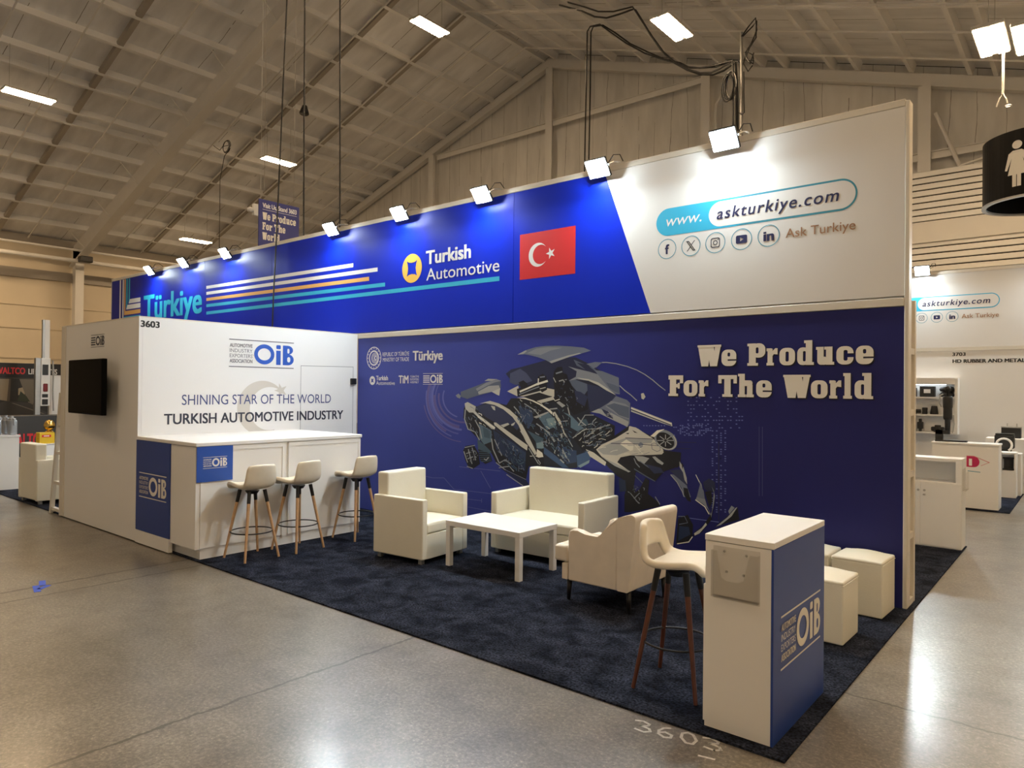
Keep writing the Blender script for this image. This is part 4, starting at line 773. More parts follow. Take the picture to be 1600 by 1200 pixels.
('g3',[(-4.194,1.011),(-4.182,0.993),(-4.167,0.978),(-4.159,0.983),(-4.174,0.998),(-4.185,1.015)]),
('t2',[(-4.083,0.899),(-4.064,0.889),(-4.051,0.888),(-4.050,0.895),(-4.060,0.895),(-4.078,0.904)]),
('k0',[(-4.171,0.898),(-4.158,0.893),(-4.148,0.882),(-4.140,0.887),(-4.151,0.899),(-4.167,0.904)]),
('b3',[(-4.057,1.025),(-4.048,0.997),(-4.040,0.976),(-4.030,0.978),(-4.039,1.000),(-4.047,1.027)]),
('t2',[(-4.075,0.941),(-4.062,0.936),(-4.077,0.918),(-4.065,0.913),(-4.047,0.937),(-4.067,0.950)]),
('g3',[(-4.106,0.898),(-4.095,0.880),(-4.098,0.856),(-4.093,0.856),(-4.090,0.881),(-4.101,0.900)]),
('k0',[(-4.089,1.012),(-4.069,0.995),(-4.053,0.996),(-4.053,1.002),(-4.064,1.000),(-4.082,1.016)]),
('t2',[(-4.085,0.908),(-4.104,0.884),(-4.090,0.867),(-4.085,0.869),(-4.098,0.884),(-4.080,0.905)]),
('t2',[(-3.962,0.920),(-3.937,0.911),(-3.901,0.908),(-3.898,0.917),(-3.932,0.920),(-3.956,0.929)]),
('t2',[(-4.017,0.894),(-3.982,0.880),(-3.975,0.874),(-3.970,0.878),(-3.979,0.884),(-4.015,0.898)]),
('t3',[(-3.550,1.251),(-3.537,1.213),(-3.515,1.205),(-3.512,1.211),(-3.530,1.217),(-3.542,1.253)]),
('b3',[(-3.295,1.197),(-3.268,1.180),(-3.272,1.166),(-3.267,1.166),(-3.264,1.182),(-3.292,1.200)]),
('k0',[(-3.308,1.215),(-3.308,1.193),(-3.307,1.185),(-3.297,1.186),(-3.299,1.194),(-3.299,1.216)]),
('k0',[(-3.405,1.351),(-3.403,1.332),(-3.404,1.331),(-3.391,1.328),(-3.390,1.333),(-3.392,1.352)]),
('t3',[(-3.350,1.161),(-3.336,1.161),(-3.313,1.155),(-3.310,1.162),(-3.334,1.168),(-3.350,1.168)]),
('g4',[(-3.416,1.228),(-3.398,1.227),(-3.400,1.195),(-3.389,1.195),(-3.389,1.231),(-3.413,1.236)]),
('k0',[(-3.540,1.120),(-3.545,1.093),(-3.509,1.061),(-3.504,1.065),(-3.538,1.095),(-3.534,1.119)]),
('g4',[(-3.443,1.102),(-3.421,1.080),(-3.435,1.055),(-3.422,1.051),(-3.407,1.082),(-3.431,1.109)]),
('t3',[(-3.406,1.010),(-3.388,1.008),(-3.357,1.003),(-3.355,1.010),(-3.386,1.016),(-3.404,1.018)]),
('t2',[(-3.342,1.211),(-3.340,1.190),(-3.305,1.158),(-3.300,1.161),(-3.335,1.193),(-3.336,1.212)]),
('k0',[(-3.399,1.257),(-3.377,1.241),(-3.356,1.240),(-3.356,1.251),(-3.371,1.250),(-3.390,1.265)]),
('b2',[(-3.548,1.238),(-3.530,1.217),(-3.521,1.207),(-3.509,1.214),(-3.518,1.224),(-3.536,1.245)]),
('g4',[(-3.304,1.032),(-3.298,1.025),(-3.263,1.019),(-3.260,1.028),(-3.293,1.034),(-3.294,1.037)]),
('b2',[(-3.477,1.303),(-3.473,1.284),(-3.489,1.255),(-3.482,1.253),(-3.466,1.283),(-3.470,1.304)]),
('k0',[(-3.555,1.216),(-3.542,1.200),(-3.547,1.194),(-3.538,1.191),(-3.532,1.202),(-3.546,1.221)]),
('b3',[(-3.374,1.110),(-3.364,1.092),(-3.334,1.089),(-3.332,1.098),(-3.358,1.100),(-3.364,1.114)]),
('t3',[(-3.290,1.225),(-3.274,1.216),(-3.269,1.213),(-3.262,1.218),(-3.268,1.223),(-3.285,1.232)]),
('t2',[(-3.306,1.015),(-3.310,0.974),(-3.279,0.964),(-3.276,0.971),(-3.302,0.977),(-3.297,1.014)]),
('t3',[(-3.345,1.198),(-3.362,1.169),(-3.338,1.157),(-3.335,1.161),(-3.357,1.170),(-3.340,1.197)]),
('t3',[(-3.287,1.047),(-3.289,1.021),(-3.286,1.018),(-3.282,1.021),(-3.284,1.021),(-3.282,1.047)]),
('t2',[(-3.599,1.254),(-3.580,1.234),(-3.586,1.208),(-3.577,1.208),(-3.572,1.236),(-3.591,1.259)]),
('g4',[(-3.311,0.976),(-3.294,0.959),(-3.284,0.941),(-3.273,0.945),(-3.283,0.965),(-3.301,0.983)]),
('b2',[(-3.541,1.150),(-3.536,1.115),(-3.519,1.130),(-3.525,1.132),(-3.531,1.118),(-3.535,1.151)]),
('t2',[(-3.307,1.114),(-3.256,1.084),(-3.256,1.077),(-3.244,1.079),(-3.248,1.091),(-3.300,1.122)]),
('b2',[(-3.374,1.294),(-3.396,1.293),(-3.389,1.264),(-3.380,1.266),(-3.388,1.291),(-3.376,1.287)]),
('k0',[(-3.326,0.959),(-3.308,0.962),(-3.300,0.944),(-3.290,0.949),(-3.302,0.970),(-3.327,0.968)]),
('t3',[(-3.303,1.063),(-3.290,1.042),(-3.264,1.011),(-3.257,1.015),(-3.282,1.046),(-3.295,1.066)]),
('b3',[(-3.298,1.014),(-3.282,1.008),(-3.281,0.999),(-3.271,1.002),(-3.274,1.014),(-3.293,1.022)]),
('t2',[(-3.288,1.219),(-3.267,1.219),(-3.261,1.203),(-3.249,1.207),(-3.260,1.228),(-3.286,1.229)]),
('k0',[(-3.333,1.158),(-3.334,1.148),(-3.347,1.135),(-3.342,1.132),(-3.329,1.145),(-3.326,1.157)]),
('t3',[(-3.368,1.301),(-3.336,1.297),(-3.314,1.293),(-3.313,1.298),(-3.335,1.302),(-3.367,1.306)]),
('k0',[(-3.555,1.241),(-3.521,1.237),(-3.502,1.247),(-3.505,1.251),(-3.521,1.242),(-3.555,1.245)]),
('g4',[(-3.255,1.099),(-3.254,1.087),(-3.237,1.063),(-3.232,1.066),(-3.249,1.089),(-3.249,1.099)]),
('b3',[(-3.328,1.209),(-3.347,1.203),(-3.325,1.175),(-3.321,1.178),(-3.342,1.203),(-3.327,1.205)]),
('g4',[(-3.387,1.128),(-3.374,1.103),(-3.372,1.111),(-3.378,1.104),(-3.365,1.106),(-3.377,1.131)]),
('t3',[(-3.453,1.100),(-3.465,1.082),(-3.462,1.064),(-3.452,1.066),(-3.455,1.081),(-3.444,1.097)]),
('g4',[(-3.458,1.324),(-3.461,1.303),(-3.454,1.289),(-3.448,1.291),(-3.455,1.303),(-3.453,1.323)]),
('b2',[(-3.435,1.050),(-3.386,1.051),(-3.368,1.072),(-3.371,1.074),(-3.387,1.054),(-3.435,1.054)]),
('t3',[(-3.344,1.384),(-3.331,1.367),(-3.326,1.334),(-3.317,1.335),(-3.323,1.369),(-3.336,1.387)]),
('t2',[(-3.292,1.270),(-3.270,1.266),(-3.256,1.256),(-3.247,1.265),(-3.264,1.277),(-3.289,1.281)]),
('b2',[(-3.459,1.265),(-3.455,1.248),(-3.452,1.241),(-3.439,1.244),(-3.442,1.251),(-3.446,1.268)]),
('g4',[(-3.395,1.003),(-3.377,0.988),(-3.373,0.975),(-3.360,0.979),(-3.365,0.994),(-3.385,1.011)]),
('t2',[(-3.322,1.114),(-3.323,1.096),(-3.323,1.081),(-3.314,1.081),(-3.314,1.096),(-3.313,1.114)]),
('g4',[(-3.324,1.183),(-3.319,1.183),(-3.305,1.166),(-3.301,1.168),(-3.315,1.186),(-3.323,1.188)]),
('t2',[(-3.501,1.096),(-3.486,1.085),(-3.476,1.084),(-3.473,1.094),(-3.479,1.094),(-3.493,1.104)]),
('b2',[(-3.362,1.303),(-3.328,1.298),(-3.297,1.290),(-3.296,1.293),(-3.326,1.302),(-3.362,1.307)]),
('t3',[(-3.334,0.986),(-3.307,0.978),(-3.305,0.974),(-3.299,0.978),(-3.303,0.983),(-3.331,0.991)]),
('b2',[(-3.417,1.168),(-3.417,1.164),(-3.406,1.144),(-3.401,1.146),(-3.413,1.165),(-3.412,1.168)]),
('t2',[(-3.473,1.315),(-3.463,1.285),(-3.444,1.289),(-3.449,1.297),(-3.453,1.290),(-3.462,1.318)]),
('b3',[(-3.435,1.086),(-3.416,1.059),(-3.404,1.073),(-3.417,1.073),(-3.407,1.067),(-3.424,1.092)]),
('g4',[(-2.972,1.212),(-2.959,1.215),(-2.932,1.215),(-2.932,1.220),(-2.959,1.220),(-2.974,1.217)]),
('g4',[(-2.849,1.345),(-2.826,1.357),(-2.819,1.367),(-2.827,1.371),(-2.832,1.363),(-2.853,1.351)]),
('k1',[(-2.940,1.172),(-2.944,1.172),(-2.907,1.176),(-2.908,1.180),(-2.945,1.177),(-2.945,1.170)]),
('k1',[(-3.039,1.163),(-3.000,1.163),(-2.958,1.164),(-2.957,1.172),(-3.000,1.171),(-3.038,1.171)]),
('d2',[(-2.989,1.349),(-2.969,1.335),(-2.935,1.349),(-2.938,1.353),(-2.969,1.339),(-2.985,1.352)]),
('d2',[(-3.037,1.273),(-3.044,1.266),(-3.018,1.261),(-3.015,1.269),(-3.041,1.275),(-3.043,1.265)]),
('t2',[(-2.850,1.332),(-2.827,1.349),(-2.806,1.345),(-2.804,1.353),(-2.829,1.356),(-2.855,1.338)]),
('d2',[(-2.983,1.334),(-2.966,1.363),(-2.974,1.399),(-2.984,1.397),(-2.976,1.364),(-2.992,1.338)]),
('d2',[(-2.963,1.200),(-2.958,1.217),(-2.920,1.255),(-2.926,1.259),(-2.964,1.220),(-2.971,1.201)]),
('t2',[(-3.078,1.316),(-3.081,1.329),(-3.058,1.315),(-3.052,1.321),(-3.081,1.337),(-3.087,1.316)]),
('k1',[(-2.994,1.183),(-2.974,1.182),(-2.958,1.184),(-2.958,1.191),(-2.973,1.190),(-2.993,1.190)]),
('k1',[(-3.140,1.191),(-3.114,1.206),(-3.086,1.186),(-3.079,1.194),(-3.112,1.215),(-3.146,1.199)]),
('k1',[(-2.837,1.239),(-2.804,1.230),(-2.772,1.224),(-2.770,1.231),(-2.802,1.236),(-2.834,1.246)]),
('t2',[(-2.886,1.302),(-2.869,1.306),(-2.858,1.308),(-2.860,1.317),(-2.871,1.315),(-2.889,1.311)]),
('t2',[(-2.808,1.338),(-2.802,1.350),(-2.774,1.345),(-2.773,1.350),(-2.803,1.354),(-2.813,1.340)]),
('g5',[(-2.772,1.283),(-2.750,1.312),(-2.740,1.331),(-2.747,1.334),(-2.757,1.315),(-2.779,1.286)]),
('d2',[(-2.963,1.311),(-2.938,1.313),(-2.917,1.311),(-2.916,1.316),(-2.937,1.318),(-2.963,1.316)]),
('t2',[(-2.870,1.293),(-2.845,1.298),(-2.833,1.320),(-2.838,1.322),(-2.849,1.302),(-2.871,1.297)]),
('k1',[(-3.068,1.328),(-3.033,1.333),(-3.007,1.356),(-3.011,1.359),(-3.036,1.337),(-3.069,1.333)]),
('g5',[(-3.089,1.231),(-3.081,1.257),(-3.075,1.277),(-3.086,1.279),(-3.092,1.259),(-3.100,1.233)]),
('k1',[(-3.041,1.311),(-3.007,1.341),(-2.994,1.358),(-2.998,1.360),(-3.011,1.343),(-3.044,1.313)]),
('t2',[(-3.003,1.189),(-2.967,1.194),(-2.964,1.201),(-2.973,1.201),(-2.969,1.201),(-3.004,1.196)]),
('t2',[(-2.908,1.189),(-2.867,1.191),(-2.851,1.200),(-2.854,1.205),(-2.868,1.196),(-2.908,1.195)]),
('g4',[(-2.886,1.302),(-2.888,1.329),(-2.870,1.356),(-2.875,1.359),(-2.894,1.330),(-2.892,1.301)]),
('g4',[(-2.971,1.287),(-2.956,1.308),(-2.950,1.302),(-2.946,1.307),(-2.960,1.313),(-2.978,1.290)]),
('k1',[(-2.859,1.366),(-2.874,1.366),(-2.841,1.376),(-2.843,1.381),(-2.878,1.369),(-2.860,1.362)]),
('t2',[(-2.881,1.254),(-2.854,1.229),(-2.819,1.232),(-2.820,1.236),(-2.852,1.232),(-2.877,1.256)]),
('g5',[(-2.810,1.244),(-2.790,1.249),(-2.763,1.261),(-2.766,1.267),(-2.793,1.256),(-2.812,1.251)]),
('g4',[(-3.008,1.213),(-2.972,1.232),(-2.952,1.257),(-2.962,1.262),(-2.980,1.239),(-3.014,1.222)]),
('d2',[(-3.036,1.318),(-3.008,1.325),(-2.994,1.346),(-3.001,1.349),(-3.013,1.330),(-3.038,1.325)]),
('d2',[(-3.077,1.150),(-3.049,1.171),(-3.025,1.202),(-3.030,1.205),(-3.054,1.174),(-3.080,1.153)]),
('g5',[(-3.004,1.265),(-2.982,1.279),(-2.950,1.308),(-2.953,1.311),(-2.985,1.282),(-3.007,1.268)]),
('t2',[(-3.013,1.270),(-3.011,1.281),(-2.992,1.283),(-2.993,1.292),(-3.017,1.288),(-3.023,1.272)]),
('g5',[(-3.006,1.368),(-2.965,1.356),(-2.944,1.333),(-2.936,1.338),(-2.959,1.363),(-3.002,1.375)]),
('g5',[(-2.976,1.383),(-2.971,1.395),(-2.932,1.429),(-2.939,1.436),(-2.979,1.401),(-2.986,1.386)]),
('k1',[(-2.944,1.368),(-2.913,1.365),(-2.910,1.378),(-2.916,1.379),(-2.915,1.371),(-2.943,1.373)]),
('d2',[(-2.823,1.251),(-2.816,1.278),(-2.798,1.287),(-2.800,1.290),(-2.819,1.280),(-2.827,1.252)]),
('d2',[(-3.071,1.169),(-3.080,1.201),(-3.076,1.209),(-3.087,1.212),(-3.091,1.200),(-3.082,1.167)]),
('g5',[(-3.072,1.170),(-3.060,1.180),(-3.031,1.182),(-3.032,1.191),(-3.063,1.187),(-3.078,1.176)]),
('g4',[(-2.936,1.179),(-2.900,1.177),(-2.865,1.180),(-2.865,1.188),(-2.899,1.185),(-2.935,1.187)]),
('g5',[(-3.053,1.277),(-3.035,1.276),(-3.014,1.294),(-3.020,1.298),(-3.039,1.281),(-3.052,1.283)]),
('d2',[(-2.906,1.325),(-2.883,1.354),(-2.842,1.356),(-2.843,1.366),(-2.888,1.362),(-2.916,1.330)]),
('t2',[(-2.984,1.218),(-2.974,1.236),(-2.947,1.256),(-2.954,1.263),(-2.983,1.242),(-2.994,1.222)]),
('t2',[(-2.903,1.365),(-2.884,1.376),(-2.864,1.369),(-2.860,1.378),(-2.885,1.385),(-2.909,1.373)]),
('g5',[(-2.800,1.371),(-2.789,1.369),(-2.771,1.366),(-2.770,1.370),(-2.788,1.372),(-2.799,1.375)]),
('g5',[(-3.128,1.350),(-3.102,1.347),(-3.091,1.355),(-3.096,1.360),(-3.103,1.353),(-3.126,1.357)]),
('g5',[(-4.740,1.380),(-4.756,1.342),(-4.744,1.348),(-4.748,1.350),(-4.751,1.342),(-4.734,1.379)]),
('k0',[(-4.772,1.266),(-4.757,1.256),(-4.746,1.250),(-4.740,1.255),(-4.750,1.262),(-4.766,1.272)]),
('g5',[(-4.783,1.305),(-4.764,1.290),(-4.757,1.260),(-4.747,1.262),(-4.755,1.293),(-4.775,1.310)]),
('t2',[(-4.662,1.238),(-4.659,1.214),(-4.702,1.203),(-4.700,1.198),(-4.654,1.212),(-4.656,1.238)]),
('k0',[(-4.755,1.295),(-4.752,1.277),(-4.747,1.265),(-4.741,1.266),(-4.746,1.278),(-4.749,1.295)]),
('g3',[(-4.723,1.257),(-4.713,1.215),(-4.700,1.209),(-4.697,1.214),(-4.706,1.216),(-4.715,1.258)]),
('k0',[(-4.808,1.426),(-4.795,1.417),(-4.753,1.389),(-4.744,1.396),(-4.786,1.424),(-4.798,1.433)]),
('t2',[(-4.827,1.382),(-4.846,1.376),(-4.811,1.327),(-4.804,1.330),(-4.839,1.377),(-4.825,1.377)]),
('k0',[(-4.763,1.264),(-4.734,1.260),(-4.720,1.261),(-4.720,1.269),(-4.732,1.269),(-4.761,1.272)]),
('g3',[(-4.733,1.399),(-4.699,1.391),(-4.697,1.376),(-4.686,1.378),(-4.691,1.397),(-4.729,1.407)]),
('t2',[(-4.830,1.318),(-4.816,1.303),(-4.788,1.298),(-4.786,1.304),(-4.812,1.307),(-4.823,1.321)]),
('k0',[(-4.764,1.404),(-4.749,1.396),(-4.733,1.390),(-4.729,1.395),(-4.745,1.400),(-4.759,1.408)]),
('g3',[(-4.803,1.384),(-4.790,1.355),(-4.770,1.349),(-4.765,1.358),(-4.780,1.361),(-4.791,1.387)]),
('g3',[(-4.670,1.213),(-4.648,1.203),(-4.676,1.181),(-4.666,1.175),(-4.635,1.202),(-4.662,1.221)]),
('g5',[(-4.752,1.280),(-4.771,1.242),(-4.739,1.231),(-4.735,1.236),(-4.763,1.243),(-4.745,1.278)]),
('k0',[(-4.713,1.302),(-4.730,1.260),(-4.738,1.253),(-4.729,1.248),(-4.720,1.258),(-4.703,1.300)]),
('t2',[(-4.693,1.382),(-4.661,1.370),(-4.676,1.338),(-4.664,1.335),(-4.649,1.373),(-4.686,1.390)]),
('k0',[(-4.724,1.249),(-4.722,1.260),(-4.701,1.242),(-4.692,1.248),(-4.718,1.269),(-4.734,1.253)]),
('g2',[(-2.439,0.759),(-2.475,0.762),(-2.471,0.732),(-2.466,0.733),(-2.471,0.759),(-2.440,0.755)]),
('k1',[(-2.357,0.688),(-2.367,0.683),(-2.398,0.678),(-2.398,0.671),(-2.366,0.677),(-2.354,0.683)]),
('k1',[(-2.426,0.705),(-2.429,0.715),(-2.404,0.719),(-2.405,0.722),(-2.432,0.718),(-2.430,0.704)]),
('g2',[(-2.384,0.681),(-2.400,0.663),(-2.385,0.648),(-2.381,0.652),(-2.395,0.664),(-2.380,0.678)]),
('g4',[(-2.370,0.748),(-2.356,0.745),(-2.360,0.725),(-2.353,0.725),(-2.349,0.749),(-2.368,0.754)]),
('g2',[(-2.416,0.686),(-2.424,0.671),(-2.431,0.668),(-2.430,0.665),(-2.420,0.669),(-2.412,0.685)]),
('g4',[(-2.546,0.690),(-2.522,0.679),(-2.526,0.691),(-2.531,0.684),(-2.517,0.687),(-2.542,0.697)]),
('g4',[(-2.422,0.642),(-2.404,0.632),(-2.414,0.620),(-2.407,0.617),(-2.397,0.635),(-2.418,0.648)]),
('g4',[(-2.422,0.720),(-2.416,0.707),(-2.416,0.706),(-2.409,0.706),(-2.410,0.710),(-2.416,0.723)]),
('k1',[(-2.471,0.666),(-2.457,0.686),(-2.437,0.690),(-2.438,0.697),(-2.462,0.691),(-2.477,0.670)]),
('k1',[(-2.400,0.734),(-2.394,0.734),(-2.384,0.744),(-2.387,0.746),(-2.397,0.737),(-2.400,0.738)]),
('g2',[(-2.422,0.745),(-2.428,0.750),(-2.434,0.756),(-2.440,0.751),(-2.434,0.744),(-2.428,0.739)]),
('k1',[(-2.417,0.766),(-2.415,0.738),(-2.397,0.752),(-2.402,0.755),(-2.411,0.742),(-2.411,0.767)]),
('g4',[(-2.449,0.743),(-2.455,0.726),(-2.452,0.719),(-2.447,0.722),(-2.449,0.726),(-2.443,0.742)]),
('g2',[(-2.482,0.711),(-2.478,0.723),(-2.448,0.719),(-2.447,0.726),(-2.480,0.729),(-2.488,0.713)]),
('g2',[(-2.475,0.703),(-2.473,0.703),(-2.466,0.688),(-2.457,0.691),(-2.464,0.708),(-2.472,0.711)]),
('k0',[(-4.620,1.368),(-4.618,1.346),(-4.587,1.350),(-4.588,1.355),(-4.614,1.350),(-4.613,1.369)]),
('k0',[(-4.645,1.466),(-4.636,1.455),(-4.605,1.436),(-4.599,1.441),(-4.628,1.460),(-4.636,1.470)]),
('k0',[(-4.434,1.237),(-4.386,1.213),(-4.392,1.213),(-4.386,1.209),(-4.381,1.217),(-4.430,1.241)]),
('g2',[(-4.468,1.208),(-4.432,1.194),(-4.405,1.175),(-4.398,1.181),(-4.425,1.201),(-4.463,1.215)]),
('k0',[(-4.608,1.327),(-4.582,1.323),(-4.586,1.316),(-4.578,1.316),(-4.577,1.329),(-4.606,1.334)]),
('w1',[(-4.634,1.432),(-4.583,1.418),(-4.583,1.405),(-4.570,1.406),(-4.575,1.426),(-4.629,1.441)]),
('g2',[(-4.685,1.494),(-4.662,1.488),(-4.659,1.474),(-4.647,1.476),(-4.652,1.494),(-4.681,1.503)]),
('g4',[(-4.773,1.509),(-4.735,1.499),(-4.744,1.502),(-4.740,1.495),(-4.730,1.505),(-4.769,1.516)]),
('g4',[(-4.612,1.362),(-4.600,1.354),(-4.569,1.334),(-4.563,1.339),(-4.593,1.359),(-4.606,1.367)]),
('g4',[(-4.737,1.497),(-4.712,1.490),(-4.700,1.471),(-4.693,1.474),(-4.707,1.494),(-4.734,1.502)]),
('w1',[(-4.557,1.303),(-4.522,1.286),(-4.512,1.276),(-4.508,1.279),(-4.518,1.289),(-4.553,1.307)]),
('g2',[(-4.487,1.261),(-4.458,1.222),(-4.435,1.220),(-4.434,1.228),(-4.450,1.227),(-4.478,1.266)]),
('g2',[(-4.540,1.353),(-4.521,1.344),(-4.508,1.329),(-4.502,1.332),(-4.516,1.347),(-4.536,1.357)]),
('w1',[(-4.621,1.316),(-4.587,1.305),(-4.588,1.302),(-4.575,1.304),(-4.579,1.314),(-4.615,1.326)]),
('b1',[(-3.971,0.892),(-3.934,0.888),(-3.911,0.894),(-3.914,0.902),(-3.934,0.896),(-3.969,0.900)]),
('g4',[(-4.093,1.072),(-4.090,1.063),(-4.065,1.056),(-4.060,1.065),(-4.083,1.071),(-4.082,1.074)]),
('k0',[(-4.035,0.873),(-4.016,0.851),(-4.005,0.829),(-3.998,0.831),(-4.009,0.854),(-4.028,0.876)]),
('t3',[(-4.237,0.857),(-4.219,0.845),(-4.209,0.849),(-4.212,0.853),(-4.216,0.849),(-4.232,0.861)]),
('t3',[(-4.005,0.911),(-3.997,0.909),(-3.967,0.893),(-3.960,0.900),(-3.990,0.917),(-4.001,0.920)]),
('b1',[(-3.926,0.861),(-3.933,0.848),(-3.944,0.821),(-3.933,0.819),(-3.922,0.846),(-3.915,0.858)]),
('b1',[(-3.999,0.909),(-3.972,0.873),(-3.961,0.870),(-3.957,0.876),(-3.966,0.877),(-3.991,0.912)]),
('t3',[(-4.109,1.006),(-4.119,0.989),(-4.090,0.972),(-4.085,0.977),(-4.111,0.992),(-4.102,1.003)]),
('k1',[(-4.060,0.903),(-4.071,0.901),(-4.041,0.896),(-4.039,0.901),(-4.069,0.906),(-4.063,0.899)]),
('k1',[(-4.318,1.023),(-4.298,0.990),(-4.304,0.993),(-4.304,0.987),(-4.289,0.992),(-4.310,1.026)]),
('k1',[(-3.970,1.000),(-3.970,0.982),(-3.946,0.988),(-3.948,0.994),(-3.966,0.988),(-3.962,1.000)]),
('k0',[(-4.250,0.950),(-4.249,0.927),(-4.224,0.924),(-4.223,0.929),(-4.244,0.930),(-4.244,0.950)]),
('t3',[(-4.042,0.926),(-4.021,0.901),(-4.008,0.878),(-4.001,0.881),(-4.015,0.904),(-4.036,0.929)]),
('g4',[(-4.312,0.994),(-4.299,0.983),(-4.283,0.975),(-4.279,0.980),(-4.294,0.987),(-4.307,0.998)]),
('g4',[(-4.161,1.088),(-4.161,1.065),(-4.152,1.049),(-4.147,1.051),(-4.156,1.066),(-4.155,1.088)]),
('g4',[(-3.950,0.824),(-3.957,0.819),(-3.946,0.806),(-3.940,0.809),(-3.951,0.821),(-3.948,0.819)]),
('k0',[(-3.917,0.948),(-3.929,0.937),(-3.929,0.909),(-3.923,0.909),(-3.923,0.937),(-3.913,0.945)]),
('t3',[(-4.105,0.924),(-4.103,0.915),(-4.102,0.896),(-4.096,0.897),(-4.097,0.916),(-4.099,0.925)]),
('k1',[(-4.200,1.060),(-4.201,1.046),(-4.190,1.041),(-4.185,1.048),(-4.191,1.050),(-4.190,1.060)]),
('k1',[(-4.046,0.889),(-4.008,0.879),(-4.000,0.865),(-3.996,0.867),(-4.005,0.882),(-4.044,0.893)]),
('t3',[(-4.236,1.125),(-4.225,1.129),(-4.212,1.112),(-4.206,1.115),(-4.222,1.133),(-4.238,1.130)]),
('g4',[(-4.075,1.060),(-4.087,1.021),(-4.070,1.014),(-4.065,1.022),(-4.076,1.022),(-4.064,1.058)]),
('b1',[(-3.926,0.920),(-3.899,0.885),(-3.907,0.886),(-3.906,0.882),(-3.895,0.887),(-3.922,0.922)]),
('k1',[(-4.178,0.990),(-4.184,0.985),(-4.175,0.967),(-4.166,0.969),(-4.174,0.988),(-4.178,0.983)]),
('b1',[(-4.028,1.031),(-3.996,1.031),(-3.999,1.037),(-4.002,1.033),(-3.996,1.036),(-4.028,1.036)]),
('k1',[(-4.062,1.034),(-4.031,1.037),(-4.015,1.031),(-4.012,1.035),(-4.029,1.042),(-4.062,1.039)]),
('k1',[(-4.211,1.136),(-4.188,1.124),(-4.175,1.101),(-4.169,1.103),(-4.183,1.127),(-4.207,1.140)]),
('t3',[(-3.979,0.867),(-3.958,0.872),(-3.907,0.893),(-3.911,0.899),(-3.961,0.878),(-3.981,0.873)]),
('k1',[(-4.316,1.188),(-4.331,1.169),(-4.330,1.136),(-4.324,1.136),(-4.325,1.169),(-4.311,1.186)]),
('k1',[(-4.157,0.919),(-4.135,0.944),(-4.109,0.957),(-4.111,0.960),(-4.138,0.947),(-4.161,0.921)]),
('g4',[(-4.070,0.976),(-4.054,0.968),(-4.037,0.960),(-4.033,0.965),(-4.050,0.972),(-4.067,0.980)]),
('t3',[(-4.170,0.849),(-4.144,0.839),(-4.131,0.818),(-4.122,0.822),(-4.136,0.845),(-4.165,0.856)]),
('k0',[(-4.250,0.930),(-4.252,0.918),(-4.220,0.922),(-4.222,0.931),(-4.251,0.926),(-4.241,0.925)]),
('b1',[(-4.309,1.186),(-4.317,1.156),(-4.311,1.152),(-4.312,1.159),(-4.308,1.155),(-4.300,1.185)]),
('g4',[(-4.029,1.019),(-4.016,1.027),(-4.011,1.011),(-4.002,1.014),(-4.011,1.034),(-4.034,1.025)]),
('g4',[(-4.193,0.973),(-4.193,0.951),(-4.164,0.938),(-4.159,0.944),(-4.186,0.954),(-4.185,0.973)]),
('k0',[(-4.117,0.844),(-4.061,0.853),(-4.044,0.844),(-4.039,0.850),(-4.061,0.860),(-4.118,0.851)]),
('g4',[(-4.241,0.875),(-4.215,0.884),(-4.193,0.875),(-4.190,0.881),(-4.215,0.889),(-4.243,0.880)]),
('b1',[(-4.207,1.038),(-4.215,1.022),(-4.196,1.017),(-4.193,1.023),(-4.206,1.025),(-4.199,1.036)]),
('g4',[(-4.183,0.913),(-4.176,0.891),(-4.140,0.887),(-4.138,0.893),(-4.170,0.896),(-4.174,0.915)]),
('t2',[(-2.992,1.322),(-2.995,1.362),(-2.981,1.388),(-2.990,1.391),(-3.004,1.362),(-3.001,1.321)]),
('w2',[(-3.107,1.116),(-3.101,1.129),(-3.084,1.128),(-3.084,1.135),(-3.105,1.135),(-3.115,1.119)]),
('k0',[(-3.166,1.226),(-3.122,1.212),(-3.082,1.238),(-3.088,1.244),(-3.123,1.220),(-3.162,1.232)]),
('k1',[(-2.938,1.155),(-2.920,1.159),(-2.892,1.173),(-2.896,1.181),(-2.924,1.167),(-2.940,1.163)]),
('k1',[(-3.121,1.187),(-3.128,1.213),(-3.091,1.236),(-3.094,1.240),(-3.133,1.215),(-3.127,1.186)]),
('g3',[(-2.825,1.323),(-2.771,1.332),(-2.739,1.339),(-2.740,1.343),(-2.772,1.336),(-2.826,1.326)]),
('w2',[(-3.195,1.220),(-3.183,1.238),(-3.128,1.268),(-3.130,1.271),(-3.186,1.241),(-3.199,1.222)]),
('t2',[(-2.953,1.327),(-2.922,1.343),(-2.908,1.362),(-2.914,1.365),(-2.927,1.347),(-2.956,1.332)]),
('w2',[(-3.029,1.245),(-3.003,1.255),(-2.959,1.271),(-2.962,1.279),(-3.006,1.262),(-3.033,1.252)]),
('g3',[(-3.025,1.129),(-2.974,1.144),(-2.936,1.157),(-2.938,1.160),(-2.975,1.147),(-3.026,1.132)]),
('w2',[(-2.893,1.255),(-2.871,1.250),(-2.854,1.273),(-2.861,1.276),(-2.875,1.256),(-2.890,1.262)]),
('g3',[(-2.770,1.252),(-2.760,1.266),(-2.750,1.260),(-2.746,1.265),(-2.762,1.271),(-2.776,1.255)]),
('t2',[(-3.079,1.068),(-3.034,1.069),(-3.021,1.079),(-3.026,1.083),(-3.035,1.076),(-3.079,1.074)]),
('g3',[(-3.061,1.051),(-3.043,1.084),(-3.045,1.081),(-3.041,1.084),(-3.047,1.085),(-3.065,1.053)]),
